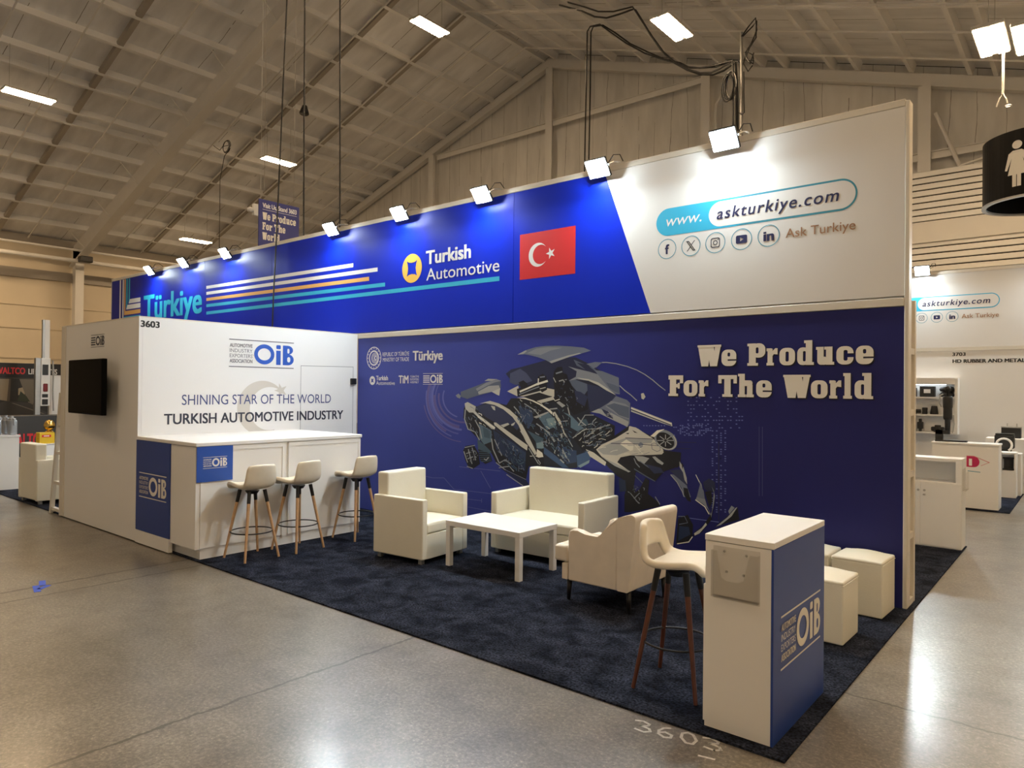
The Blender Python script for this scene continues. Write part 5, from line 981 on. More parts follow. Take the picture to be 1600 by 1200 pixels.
('w2',[(-3.025,1.147),(-3.008,1.164),(-2.978,1.181),(-2.983,1.187),(-3.014,1.170),(-3.032,1.152)]),
('t2',[(-2.892,1.261),(-2.842,1.262),(-2.813,1.298),(-2.822,1.303),(-2.846,1.269),(-2.892,1.270)]),
('t2',[(-2.810,1.333),(-2.775,1.340),(-2.745,1.338),(-2.744,1.344),(-2.775,1.346),(-2.811,1.338)]),
('k0',[(-3.114,1.162),(-3.097,1.188),(-3.062,1.217),(-3.065,1.220),(-3.101,1.190),(-3.118,1.163)]),
('t2',[(-2.988,1.143),(-2.956,1.139),(-2.929,1.178),(-2.936,1.181),(-2.961,1.145),(-2.985,1.151)]),
('t2',[(-3.038,1.329),(-3.010,1.343),(-2.997,1.347),(-3.000,1.354),(-3.013,1.349),(-3.043,1.335)]),
('t2',[(-2.866,1.233),(-2.826,1.245),(-2.803,1.255),(-2.807,1.261),(-2.828,1.250),(-2.868,1.239)]),
('g3',[(-3.077,1.160),(-3.025,1.177),(-2.990,1.198),(-2.992,1.201),(-3.027,1.180),(-3.078,1.164)]),
('t2',[(-3.036,1.266),(-3.005,1.320),(-2.975,1.325),(-2.976,1.333),(-3.012,1.326),(-3.045,1.269)]),
('k1',[(-2.767,1.236),(-2.773,1.239),(-2.750,1.246),(-2.752,1.252),(-2.778,1.243),(-2.773,1.232)]),
('w2',[(-3.108,1.167),(-3.071,1.162),(-3.027,1.162),(-3.026,1.169),(-3.070,1.169),(-3.107,1.174)]),
('g3',[(-2.960,1.133),(-2.918,1.141),(-2.878,1.165),(-2.884,1.171),(-2.921,1.148),(-2.961,1.140)]),
('g3',[(-3.055,1.130),(-3.012,1.135),(-2.967,1.155),(-2.971,1.163),(-3.015,1.143),(-3.056,1.138)]),
('g3',[(-3.087,1.205),(-3.064,1.244),(-3.035,1.262),(-3.039,1.266),(-3.069,1.247),(-3.093,1.207)]),
('t2',[(-2.937,1.151),(-2.903,1.168),(-2.911,1.170),(-2.908,1.166),(-2.905,1.172),(-2.940,1.155)]),
('g3',[(-2.845,1.256),(-2.812,1.258),(-2.787,1.278),(-2.794,1.284),(-2.815,1.265),(-2.845,1.265)]),
('t2',[(-2.972,1.143),(-2.935,1.152),(-2.928,1.156),(-2.930,1.160),(-2.936,1.156),(-2.973,1.147)]),
('w2',[(-2.937,1.297),(-2.906,1.329),(-2.883,1.333),(-2.884,1.339),(-2.910,1.333),(-2.942,1.300)]),
('w2',[(-3.130,1.278),(-3.082,1.294),(-3.054,1.321),(-3.058,1.324),(-3.085,1.297),(-3.132,1.282)]),
('w2',[(-2.767,1.290),(-2.739,1.306),(-2.733,1.324),(-2.738,1.325),(-2.743,1.309),(-2.770,1.294)]),
('g3',[(-3.039,1.192),(-2.992,1.215),(-2.970,1.249),(-2.974,1.251),(-2.995,1.218),(-3.041,1.195)]),
('k1',[(-2.968,1.333),(-2.930,1.356),(-2.904,1.367),(-2.908,1.375),(-2.936,1.364),(-2.974,1.340)]),
('w2',[(-2.956,1.112),(-2.917,1.136),(-2.908,1.163),(-2.917,1.165),(-2.925,1.141),(-2.961,1.118)]),
('w2',[(-3.156,1.186),(-3.141,1.181),(-3.113,1.217),(-3.120,1.220),(-3.147,1.186),(-3.151,1.192)]),
('w2',[(-2.900,1.207),(-2.868,1.216),(-2.813,1.206),(-2.811,1.213),(-2.867,1.223),(-2.902,1.214)]),
('k1',[(-3.167,1.192),(-3.149,1.190),(-3.112,1.223),(-3.118,1.227),(-3.153,1.196),(-3.165,1.199)]),
('w2',[(-2.818,1.258),(-2.788,1.277),(-2.761,1.304),(-2.769,1.310),(-2.795,1.283),(-2.824,1.265)]),
('k1',[(-3.007,1.316),(-2.990,1.345),(-2.955,1.369),(-2.958,1.373),(-2.994,1.349),(-3.013,1.318)]),
('g3',[(-2.980,1.366),(-2.942,1.378),(-2.947,1.393),(-2.954,1.390),(-2.947,1.383),(-2.983,1.372)]),
('t2',[(-2.888,1.284),(-2.862,1.296),(-2.819,1.297),(-2.819,1.302),(-2.863,1.300),(-2.890,1.288)]),
('g3',[(-3.201,1.238),(-3.168,1.271),(-3.144,1.282),(-3.148,1.287),(-3.172,1.275),(-3.206,1.241)]),
('k0',[(-3.009,1.252),(-2.968,1.261),(-2.940,1.271),(-2.943,1.278),(-2.970,1.268),(-3.011,1.260)]),
('w2',[(-3.087,1.224),(-3.067,1.235),(-3.047,1.236),(-3.047,1.241),(-3.069,1.239),(-3.090,1.228)]),
('k1',[(-2.874,1.265),(-2.824,1.275),(-2.799,1.279),(-2.800,1.286),(-2.825,1.282),(-2.876,1.272)]),
('k1',[(-3.062,1.224),(-3.033,1.230),(-3.023,1.226),(-3.021,1.231),(-3.033,1.235),(-3.063,1.229)]),
('k0',[(-2.956,1.305),(-2.942,1.298),(-2.921,1.308),(-2.926,1.315),(-2.942,1.306),(-2.950,1.312)]),
('w2',[(-2.990,1.286),(-2.975,1.298),(-2.976,1.318),(-2.982,1.317),(-2.980,1.300),(-2.994,1.290)]),
('g3',[(-2.883,1.151),(-2.856,1.161),(-2.816,1.175),(-2.818,1.179),(-2.857,1.165),(-2.885,1.155)]),
('k0',[(-2.965,1.370),(-2.941,1.394),(-2.915,1.395),(-2.915,1.404),(-2.946,1.402),(-2.973,1.376)]),
('k0',[(-2.773,1.275),(-2.749,1.308),(-2.722,1.339),(-2.728,1.343),(-2.756,1.312),(-2.780,1.278)]),
('k1',[(-3.139,1.150),(-3.099,1.157),(-3.073,1.161),(-3.074,1.169),(-3.100,1.165),(-3.140,1.158)]),
('b3',[(-3.360,0.954),(-3.344,0.940),(-3.336,0.947),(-3.346,0.944),(-3.337,0.946),(-3.353,0.960)]),
('g5',[(-3.595,1.166),(-3.596,1.154),(-3.587,1.131),(-3.579,1.133),(-3.588,1.156),(-3.587,1.166)]),
('w2',[(-3.537,1.358),(-3.518,1.343),(-3.523,1.340),(-3.516,1.336),(-3.511,1.346),(-3.531,1.362)]),
('k0',[(-3.381,1.458),(-3.387,1.437),(-3.344,1.435),(-3.343,1.442),(-3.382,1.443),(-3.373,1.456)]),
('k0',[(-3.607,1.253),(-3.591,1.221),(-3.575,1.218),(-3.573,1.228),(-3.582,1.227),(-3.596,1.257)]),
('w2',[(-3.490,1.381),(-3.473,1.365),(-3.475,1.369),(-3.469,1.361),(-3.463,1.369),(-3.481,1.387)]),
('t2',[(-3.367,1.364),(-3.358,1.331),(-3.340,1.343),(-3.349,1.348),(-3.350,1.337),(-3.356,1.366)]),
('b3',[(-3.444,1.513),(-3.423,1.501),(-3.417,1.470),(-3.412,1.470),(-3.418,1.503),(-3.441,1.517)]),
('b3',[(-3.391,1.379),(-3.384,1.373),(-3.361,1.386),(-3.367,1.393),(-3.388,1.380),(-3.382,1.381)]),
('t2',[(-3.309,1.143),(-3.286,1.138),(-3.274,1.128),(-3.270,1.131),(-3.284,1.141),(-3.307,1.147)]),
('k0',[(-3.353,1.238),(-3.354,1.203),(-3.342,1.183),(-3.338,1.184),(-3.350,1.204),(-3.348,1.238)]),
('t2',[(-3.489,1.209),(-3.489,1.184),(-3.458,1.160),(-3.453,1.165),(-3.482,1.187),(-3.482,1.210)]),
('t2',[(-3.496,1.394),(-3.482,1.377),(-3.485,1.382),(-3.487,1.377),(-3.476,1.379),(-3.491,1.397)]),
('t4',[(-3.371,1.508),(-3.361,1.511),(-3.377,1.496),(-3.372,1.493),(-3.354,1.510),(-3.371,1.513)]),
('b3',[(-3.439,1.128),(-3.442,1.103),(-3.413,1.076),(-3.407,1.081),(-3.435,1.106),(-3.432,1.128)]),
('w2',[(-3.402,1.244),(-3.391,1.224),(-3.377,1.203),(-3.369,1.207),(-3.382,1.228),(-3.393,1.247)]),
('w2',[(-3.434,1.013),(-3.433,1.005),(-3.419,0.995),(-3.412,1.001),(-3.424,1.011),(-3.423,1.013)]),
('g5',[(-3.376,1.448),(-3.361,1.426),(-3.355,1.409),(-3.351,1.410),(-3.357,1.427),(-3.371,1.449)]),
('g5',[(-3.560,1.183),(-3.562,1.160),(-3.545,1.153),(-3.541,1.158),(-3.555,1.163),(-3.553,1.183)]),
('b3',[(-3.297,1.254),(-3.291,1.241),(-3.270,1.235),(-3.268,1.240),(-3.287,1.245),(-3.292,1.256)]),
('t4',[(-3.526,1.323),(-3.520,1.328),(-3.473,1.299),(-3.467,1.306),(-3.515,1.335),(-3.531,1.330)]),
('t4',[(-3.296,1.427),(-3.294,1.417),(-3.292,1.408),(-3.287,1.409),(-3.289,1.418),(-3.291,1.428)]),
('t2',[(-3.348,1.166),(-3.345,1.145),(-3.332,1.135),(-3.324,1.141),(-3.335,1.149),(-3.338,1.167)]),
('w2',[(-3.602,1.316),(-3.592,1.313),(-3.551,1.287),(-3.546,1.293),(-3.587,1.318),(-3.598,1.322)]),
('k0',[(-3.440,1.429),(-3.429,1.426),(-3.402,1.414),(-3.400,1.418),(-3.426,1.430),(-3.438,1.434)]),
('k0',[(-3.383,1.311),(-3.370,1.300),(-3.362,1.292),(-3.357,1.296),(-3.365,1.303),(-3.378,1.315)]),
('g5',[(-3.620,1.237),(-3.597,1.229),(-3.582,1.204),(-3.575,1.207),(-3.592,1.233),(-3.617,1.242)]),
('t2',[(-3.527,1.156),(-3.502,1.128),(-3.505,1.109),(-3.499,1.109),(-3.496,1.130),(-3.523,1.159)]),
('g5',[(-3.387,1.250),(-3.382,1.228),(-3.390,1.231),(-3.390,1.224),(-3.374,1.227),(-3.379,1.252)]),
('t4',[(-3.440,1.362),(-3.430,1.349),(-3.422,1.334),(-3.413,1.337),(-3.422,1.353),(-3.433,1.366)]),
('k0',[(-3.342,1.065),(-3.323,1.076),(-3.328,1.060),(-3.324,1.059),(-3.321,1.079),(-3.344,1.068)]),
('t2',[(-3.623,1.352),(-3.630,1.355),(-3.588,1.355),(-3.588,1.361),(-3.632,1.361),(-3.630,1.349)]),
('k0',[(-3.521,1.192),(-3.501,1.185),(-3.509,1.182),(-3.506,1.179),(-3.497,1.188),(-3.519,1.196)]),
('b3',[(-3.392,1.042),(-3.388,1.034),(-3.404,0.996),(-3.399,0.995),(-3.383,1.034),(-3.387,1.044)]),
('k0',[(-3.333,1.061),(-3.324,1.054),(-3.303,1.049),(-3.299,1.057),(-3.319,1.062),(-3.325,1.068)]),
('t4',[(-3.549,1.311),(-3.556,1.301),(-3.537,1.294),(-3.533,1.300),(-3.549,1.305),(-3.543,1.307)]),
('g5',[(-3.364,1.235),(-3.380,1.224),(-3.353,1.218),(-3.351,1.222),(-3.376,1.226),(-3.361,1.231)]),
('t2',[(-3.367,1.117),(-3.367,1.099),(-3.363,1.085),(-3.359,1.086),(-3.362,1.099),(-3.362,1.117)]),
('g5',[(-3.445,1.191),(-3.431,1.166),(-3.394,1.162),(-3.392,1.169),(-3.425,1.172),(-3.437,1.194)]),
('t4',[(-3.570,1.244),(-3.558,1.227),(-3.551,1.215),(-3.546,1.217),(-3.553,1.229),(-3.565,1.246)]),
('w2',[(-3.468,1.062),(-3.483,1.033),(-3.472,1.021),(-3.466,1.026),(-3.475,1.033),(-3.460,1.060)]),
('g5',[(-3.572,1.384),(-3.544,1.363),(-3.546,1.343),(-3.538,1.343),(-3.537,1.366),(-3.566,1.389)]),
('w2',[(-3.434,1.189),(-3.427,1.184),(-3.430,1.172),(-3.425,1.171),(-3.422,1.185),(-3.430,1.192)]),
('t4',[(-3.565,1.390),(-3.570,1.363),(-3.572,1.333),(-3.565,1.333),(-3.564,1.362),(-3.558,1.389)]),
('g5',[(-3.530,1.137),(-3.531,1.133),(-3.531,1.117),(-3.523,1.117),(-3.522,1.133),(-3.522,1.136)]),
('t4',[(-3.354,0.992),(-3.354,0.982),(-3.357,0.980),(-3.349,0.975),(-3.343,0.981),(-3.343,0.993)]),
('t4',[(-3.296,1.373),(-3.301,1.355),(-3.287,1.352),(-3.286,1.356),(-3.297,1.356),(-3.291,1.372)]),
('g5',[(-3.554,1.147),(-3.560,1.135),(-3.560,1.122),(-3.550,1.122),(-3.549,1.133),(-3.545,1.145)]),
('k0',[(-3.508,1.481),(-3.516,1.467),(-3.520,1.440),(-3.513,1.440),(-3.509,1.466),(-3.502,1.479)]),
('t2',[(-3.513,1.467),(-3.517,1.456),(-3.504,1.441),(-3.498,1.444),(-3.510,1.458),(-3.506,1.465)]),
('g5',[(-3.493,1.182),(-3.481,1.153),(-3.459,1.163),(-3.465,1.169),(-3.474,1.159),(-3.483,1.185)]),
('t2',[(-3.601,1.419),(-3.610,1.387),(-3.597,1.370),(-3.589,1.374),(-3.601,1.388),(-3.592,1.417)]),
('t4',[(-3.520,1.122),(-3.517,1.128),(-3.500,1.101),(-3.490,1.106),(-3.509,1.134),(-3.526,1.129)]),
('t2',[(-3.400,1.278),(-3.382,1.258),(-3.366,1.238),(-3.360,1.242),(-3.377,1.261),(-3.395,1.281)]),
('g5',[(-3.378,1.039),(-3.365,1.028),(-3.367,1.026),(-3.358,1.025),(-3.357,1.033),(-3.371,1.045)]),
('t4',[(-3.316,1.052),(-3.338,1.032),(-3.342,0.998),(-3.336,0.998),(-3.332,1.030),(-3.311,1.049)]),
('t4',[(-3.560,1.373),(-3.542,1.365),(-3.542,1.342),(-3.535,1.343),(-3.536,1.367),(-3.556,1.378)]),
('k0',[(-3.485,1.462),(-3.487,1.446),(-3.474,1.433),(-3.467,1.438),(-3.478,1.448),(-3.476,1.462)]),
('w2',[(-3.382,1.239),(-3.355,1.254),(-3.335,1.245),(-3.333,1.248),(-3.355,1.258),(-3.384,1.243)]),
('t2',[(-3.542,1.227),(-3.538,1.215),(-3.538,1.190),(-3.532,1.190),(-3.533,1.215),(-3.536,1.228)]),
('g4',[(-3.823,1.493),(-3.817,1.465),(-3.814,1.474),(-3.819,1.473),(-3.812,1.465),(-3.818,1.494)]),
('k0',[(-3.710,1.522),(-3.706,1.540),(-3.693,1.530),(-3.688,1.534),(-3.709,1.546),(-3.718,1.523)]),
('g4',[(-3.683,1.554),(-3.682,1.544),(-3.668,1.539),(-3.665,1.545),(-3.676,1.548),(-3.675,1.554)]),
('g4',[(-3.906,1.533),(-3.892,1.537),(-3.887,1.531),(-3.883,1.533),(-3.891,1.541),(-3.908,1.536)]),
('w2',[(-3.770,1.500),(-3.759,1.505),(-3.771,1.481),(-3.764,1.479),(-3.751,1.506),(-3.771,1.506)]),
('w2',[(-3.831,1.589),(-3.819,1.566),(-3.809,1.570),(-3.814,1.574),(-3.814,1.569),(-3.826,1.591)]),
('w2',[(-3.726,1.593),(-3.717,1.592),(-3.696,1.591),(-3.695,1.598),(-3.716,1.599),(-3.725,1.600)]),
('w2',[(-3.712,1.479),(-3.712,1.455),(-3.712,1.464),(-3.716,1.462),(-3.707,1.454),(-3.707,1.479)]),
('k0',[(-3.775,1.586),(-3.756,1.565),(-3.758,1.569),(-3.760,1.565),(-3.751,1.567),(-3.771,1.589)]),
('w2',[(-3.693,1.594),(-3.660,1.589),(-3.671,1.599),(-3.673,1.593),(-3.659,1.596),(-3.692,1.600)]),
('k0',[(-3.626,1.559),(-3.605,1.548),(-3.570,1.544),(-3.569,1.548),(-3.603,1.552),(-3.623,1.562)]),
('k0',[(-3.959,1.553),(-3.957,1.542),(-3.934,1.541),(-3.933,1.547),(-3.954,1.548),(-3.951,1.552)]),
('k0',[(-4.003,1.609),(-4.009,1.616),(-3.994,1.594),(-3.984,1.598),(-4.001,1.622),(-4.013,1.611)]),
('g2',[(-3.771,1.531),(-3.745,1.535),(-3.736,1.518),(-3.731,1.520),(-3.743,1.539),(-3.772,1.535)]),
('g2',[(-3.780,1.481),(-3.766,1.484),(-3.764,1.480),(-3.755,1.485),(-3.764,1.493),(-3.783,1.489)]),
('k0',[(-3.533,1.552),(-3.532,1.562),(-3.535,1.539),(-3.528,1.538),(-3.526,1.564),(-3.538,1.554)]),
('g4',[(-3.844,1.483),(-3.809,1.480),(-3.813,1.477),(-3.802,1.476),(-3.805,1.488),(-3.843,1.491)]),
('g2',[(-3.806,1.476),(-3.780,1.457),(-3.765,1.465),(-3.769,1.469),(-3.777,1.461),(-3.801,1.479)]),
('g4',[(-3.712,1.501),(-3.688,1.483),(-3.668,1.491),(-3.671,1.496),(-3.686,1.489),(-3.707,1.506)]),
('g2',[(-3.986,1.540),(-3.961,1.512),(-3.960,1.522),(-3.967,1.518),(-3.954,1.516),(-3.979,1.543)]),
('g2',[(-3.621,1.571),(-3.574,1.575),(-3.579,1.577),(-3.569,1.576),(-3.574,1.583),(-3.621,1.579)]),
('g2',[(-3.757,1.505),(-3.750,1.502),(-3.735,1.488),(-3.728,1.493),(-3.744,1.508),(-3.752,1.511)]),
('g2',[(-3.900,1.572),(-3.906,1.550),(-3.893,1.530),(-3.888,1.532),(-3.901,1.551),(-3.894,1.571)]),
('g4',[(-3.608,1.585),(-3.579,1.573),(-3.564,1.573),(-3.564,1.579),(-3.577,1.579),(-3.604,1.590)]),
('w2',[(-3.676,1.581),(-3.650,1.555),(-3.641,1.541),(-3.636,1.544),(-3.645,1.558),(-3.672,1.584)]),
('w2',[(-3.978,1.616),(-3.975,1.603),(-3.947,1.589),(-3.942,1.595),(-3.969,1.608),(-3.969,1.617)]),
('g4',[(-3.262,1.727),(-3.238,1.723),(-3.240,1.701),(-3.234,1.701),(-3.232,1.726),(-3.260,1.732)]),
('g4',[(-3.342,1.714),(-3.344,1.695),(-3.346,1.700),(-3.349,1.696),(-3.339,1.693),(-3.337,1.714)]),
('g2',[(-3.125,1.555),(-3.113,1.552),(-3.118,1.540),(-3.113,1.539),(-3.108,1.554),(-3.123,1.559)]),
('g2',[(-3.266,1.656),(-3.249,1.650),(-3.255,1.641),(-3.250,1.639),(-3.244,1.653),(-3.264,1.661)]),
('k0',[(-3.323,1.684),(-3.314,1.678),(-3.308,1.658),(-3.302,1.660),(-3.309,1.680),(-3.319,1.688)]),
('k0',[(-3.309,1.788),(-3.314,1.778),(-3.326,1.772),(-3.323,1.767),(-3.308,1.775),(-3.303,1.787)]),
('k0',[(-3.336,1.760),(-3.332,1.740),(-3.345,1.731),(-3.342,1.728),(-3.326,1.738),(-3.330,1.761)]),
('g4',[(-3.299,1.627),(-3.303,1.625),(-3.318,1.610),(-3.313,1.607),(-3.299,1.622),(-3.297,1.623)]),
('g2',[(-3.443,1.668),(-3.416,1.658),(-3.414,1.638),(-3.405,1.639),(-3.409,1.662),(-3.439,1.675)]),
('d2',[(-3.180,1.587),(-3.196,1.585),(-3.196,1.563),(-3.188,1.563),(-3.188,1.582),(-3.180,1.580)]),
('g4',[(-3.389,1.665),(-3.418,1.644),(-3.405,1.644),(-3.409,1.649),(-3.413,1.640),(-3.384,1.660)]),
('g4',[(-3.349,1.840),(-3.318,1.845),(-3.331,1.837),(-3.325,1.834),(-3.316,1.851),(-3.350,1.845)]),
('g2',[(-3.280,1.755),(-3.273,1.739),(-3.272,1.723),(-3.267,1.723),(-3.268,1.740),(-3.276,1.756)]),
('d2',[(-3.460,1.713),(-3.450,1.691),(-3.443,1.702),(-3.452,1.701),(-3.442,1.694),(-3.452,1.716)]),
('g4',[(-3.320,1.579),(-3.319,1.569),(-3.297,1.545),(-3.291,1.548),(-3.312,1.572),(-3.313,1.580)]),
('d2',[(-3.252,1.552),(-3.262,1.545),(-3.261,1.526),(-3.256,1.526),(-3.258,1.544),(-3.249,1.548)]),
('g4',[(-3.343,1.644),(-3.330,1.640),(-3.321,1.617),(-3.313,1.619),(-3.322,1.644),(-3.339,1.651)]),
('g4',[(-3.189,1.652),(-3.172,1.634),(-3.191,1.632),(-3.190,1.629),(-3.167,1.634),(-3.185,1.654)]),
('d2',[(-3.406,1.744),(-3.377,1.744),(-3.380,1.736),(-3.372,1.735),(-3.374,1.750),(-3.406,1.750)]),
('d2',[(-3.303,1.658),(-3.292,1.648),(-3.264,1.646),(-3.264,1.653),(-3.288,1.655),(-3.296,1.663)]),
('k0',[(-3.248,1.672),(-3.226,1.667),(-3.240,1.655),(-3.235,1.652),(-3.221,1.669),(-3.247,1.676)]),
('g2',[(-3.368,1.819),(-3.359,1.798),(-3.376,1.787),(-3.370,1.781),(-3.350,1.796),(-3.359,1.822)]),
('d2',[(-3.419,1.807),(-3.419,1.797),(-3.402,1.788),(-3.400,1.791),(-3.415,1.799),(-3.414,1.807)]),
('g2',[(-3.294,1.601),(-3.287,1.598),(-3.277,1.594),(-3.275,1.598),(-3.285,1.602),(-3.292,1.605)]),
('w1',[(-2.442,1.120),(-2.421,1.128),(-2.388,1.142),(-2.391,1.147),(-2.423,1.133),(-2.444,1.124)]),
('w1',[(-2.444,1.158),(-2.405,1.165),(-2.357,1.174),(-2.358,1.179),(-2.405,1.169),(-2.445,1.163)]),
('g5',[(-2.409,1.097),(-2.369,1.118),(-2.360,1.116),(-2.358,1.121),(-2.371,1.123),(-2.412,1.101)]),
('w1',[(-2.752,1.083),(-2.719,1.099),(-2.664,1.111),(-2.665,1.115),(-2.720,1.103),(-2.755,1.087)]),
('w1',[(-2.591,1.073),(-2.539,1.081),(-2.525,1.083),(-2.526,1.087),(-2.540,1.085),(-2.591,1.077)]),
('g5',[(-2.550,1.165),(-2.515,1.165),(-2.464,1.170),(-2.464,1.176),(-2.515,1.171),(-2.549,1.171)]),
('w1',[(-2.870,1.115),(-2.861,1.124),(-2.808,1.131),(-2.809,1.136),(-2.862,1.129),(-2.875,1.118)]),
('g4',[(-2.376,1.082),(-2.338,1.093),(-2.295,1.112),(-2.297,1.116),(-2.340,1.097),(-2.378,1.086)]),
('g4',[(-2.500,1.075),(-2.472,1.080),(-2.426,1.093),(-2.427,1.097),(-2.473,1.084),(-2.501,1.079)]),
('g5',[(-2.475,1.108),(-2.441,1.115),(-2.423,1.124),(-2.425,1.127),(-2.442,1.118),(-2.475,1.112)]),
('k1',[(-4.716,0.895),(-4.723,0.882),(-4.737,0.874),(-4.734,0.871),(-4.719,0.879),(-4.711,0.893)]),
('k1',[(-4.748,0.858),(-4.741,0.837),(-4.689,0.848),(-4.692,0.855),(-4.738,0.844),(-4.737,0.860)]),
('k1',[(-4.770,0.977),(-4.740,0.962),(-4.763,0.942),(-4.755,0.938),(-4.730,0.964),(-4.764,0.983)]),
('k1',[(-4.735,0.816),(-4.768,0.812),(-4.787,0.807),(-4.783,0.800),(-4.766,0.805),(-4.734,0.809)]),
('k1',[(-4.775,0.839),(-4.748,0.828),(-4.755,0.802),(-4.748,0.802),(-4.741,0.830),(-4.770,0.844)]),
('g4',[(-4.767,0.896),(-4.770,0.889),(-4.784,0.867),(-4.774,0.864),(-4.760,0.886),(-4.756,0.893)]),
('g4',[(-4.804,0.916),(-4.803,0.899),(-4.818,0.906),(-4.822,0.901),(-4.798,0.894),(-4.796,0.916)]),
('k1',[(-4.692,0.872),(-4.681,0.853),(-4.670,0.853),(-4.671,0.858),(-4.676,0.856),(-4.686,0.874)]),
('g4',[(-4.630,0.930),(-4.632,0.922),(-4.643,0.918),(-4.641,0.914),(-4.627,0.918),(-4.623,0.929)]),
('k1',[(-4.721,0.912),(-4.708,0.898),(-4.683,0.907),(-4.688,0.914),(-4.705,0.906),(-4.711,0.917)]),
('g5',[(-4.694,0.885),(-4.708,0.860),(-4.666,0.866),(-4.667,0.871),(-4.703,0.864),(-4.688,0.883)]),
('g4',[(-4.676,0.969),(-4.705,0.979),(-4.736,0.982),(-4.738,0.974),(-4.708,0.971),(-4.681,0.961)]),
('g5',[(-4.740,0.895),(-4.733,0.893),(-4.729,0.884),(-4.722,0.887),(-4.727,0.896),(-4.737,0.900)]),
('g4',[(-4.680,0.984),(-4.700,0.970),(-4.699,0.962),(-4.689,0.966),(-4.692,0.965),(-4.673,0.978)]),
('g5',[(-4.671,0.913),(-4.674,0.905),(-4.657,0.891),(-4.648,0.897),(-4.665,0.910),(-4.662,0.909)]),
('g5',[(-4.794,0.960),(-4.767,0.930),(-4.773,0.920),(-4.764,0.919),(-4.759,0.932),(-4.786,0.963)]),
('g4',[(-4.675,0.971),(-4.656,0.942),(-4.677,0.933),(-4.671,0.927),(-4.646,0.943),(-4.666,0.975)]),
('k1',[(-4.706,0.942),(-4.691,0.930),(-4.693,0.904),(-4.686,0.904),(-4.685,0.931),(-4.701,0.945)]),
('d2',[(-2.802,1.485),(-2.781,1.491),(-2.762,1.472),(-2.758,1.474),(-2.780,1.495),(-2.803,1.489)]),
('d2',[(-2.793,1.500),(-2.759,1.501),(-2.770,1.476),(-2.766,1.475),(-2.756,1.503),(-2.793,1.503)]),
('g5',[(-2.794,1.479),(-2.799,1.470),(-2.778,1.465),(-2.776,1.471),(-2.794,1.475),(-2.789,1.475)]),
('g5',[(-2.803,1.483),(-2.779,1.483),(-2.773,1.476),(-2.767,1.481),(-2.777,1.489),(-2.803,1.490)]),
('d2',[(-2.753,1.466),(-2.741,1.467),(-2.730,1.442),(-2.725,1.444),(-2.737,1.470),(-2.752,1.471)]),
('d2',[(-2.810,1.501),(-2.793,1.477),(-2.783,1.472),(-2.780,1.475),(-2.789,1.480),(-2.805,1.503)]),
('d2',[(-2.766,1.460),(-2.758,1.449),(-2.747,1.453),(-2.750,1.457),(-2.755,1.453),(-2.761,1.462)]),
('g5',[(-2.824,1.483),(-2.814,1.471),(-2.794,1.464),(-2.793,1.468),(-2.812,1.474),(-2.820,1.485)]),
]
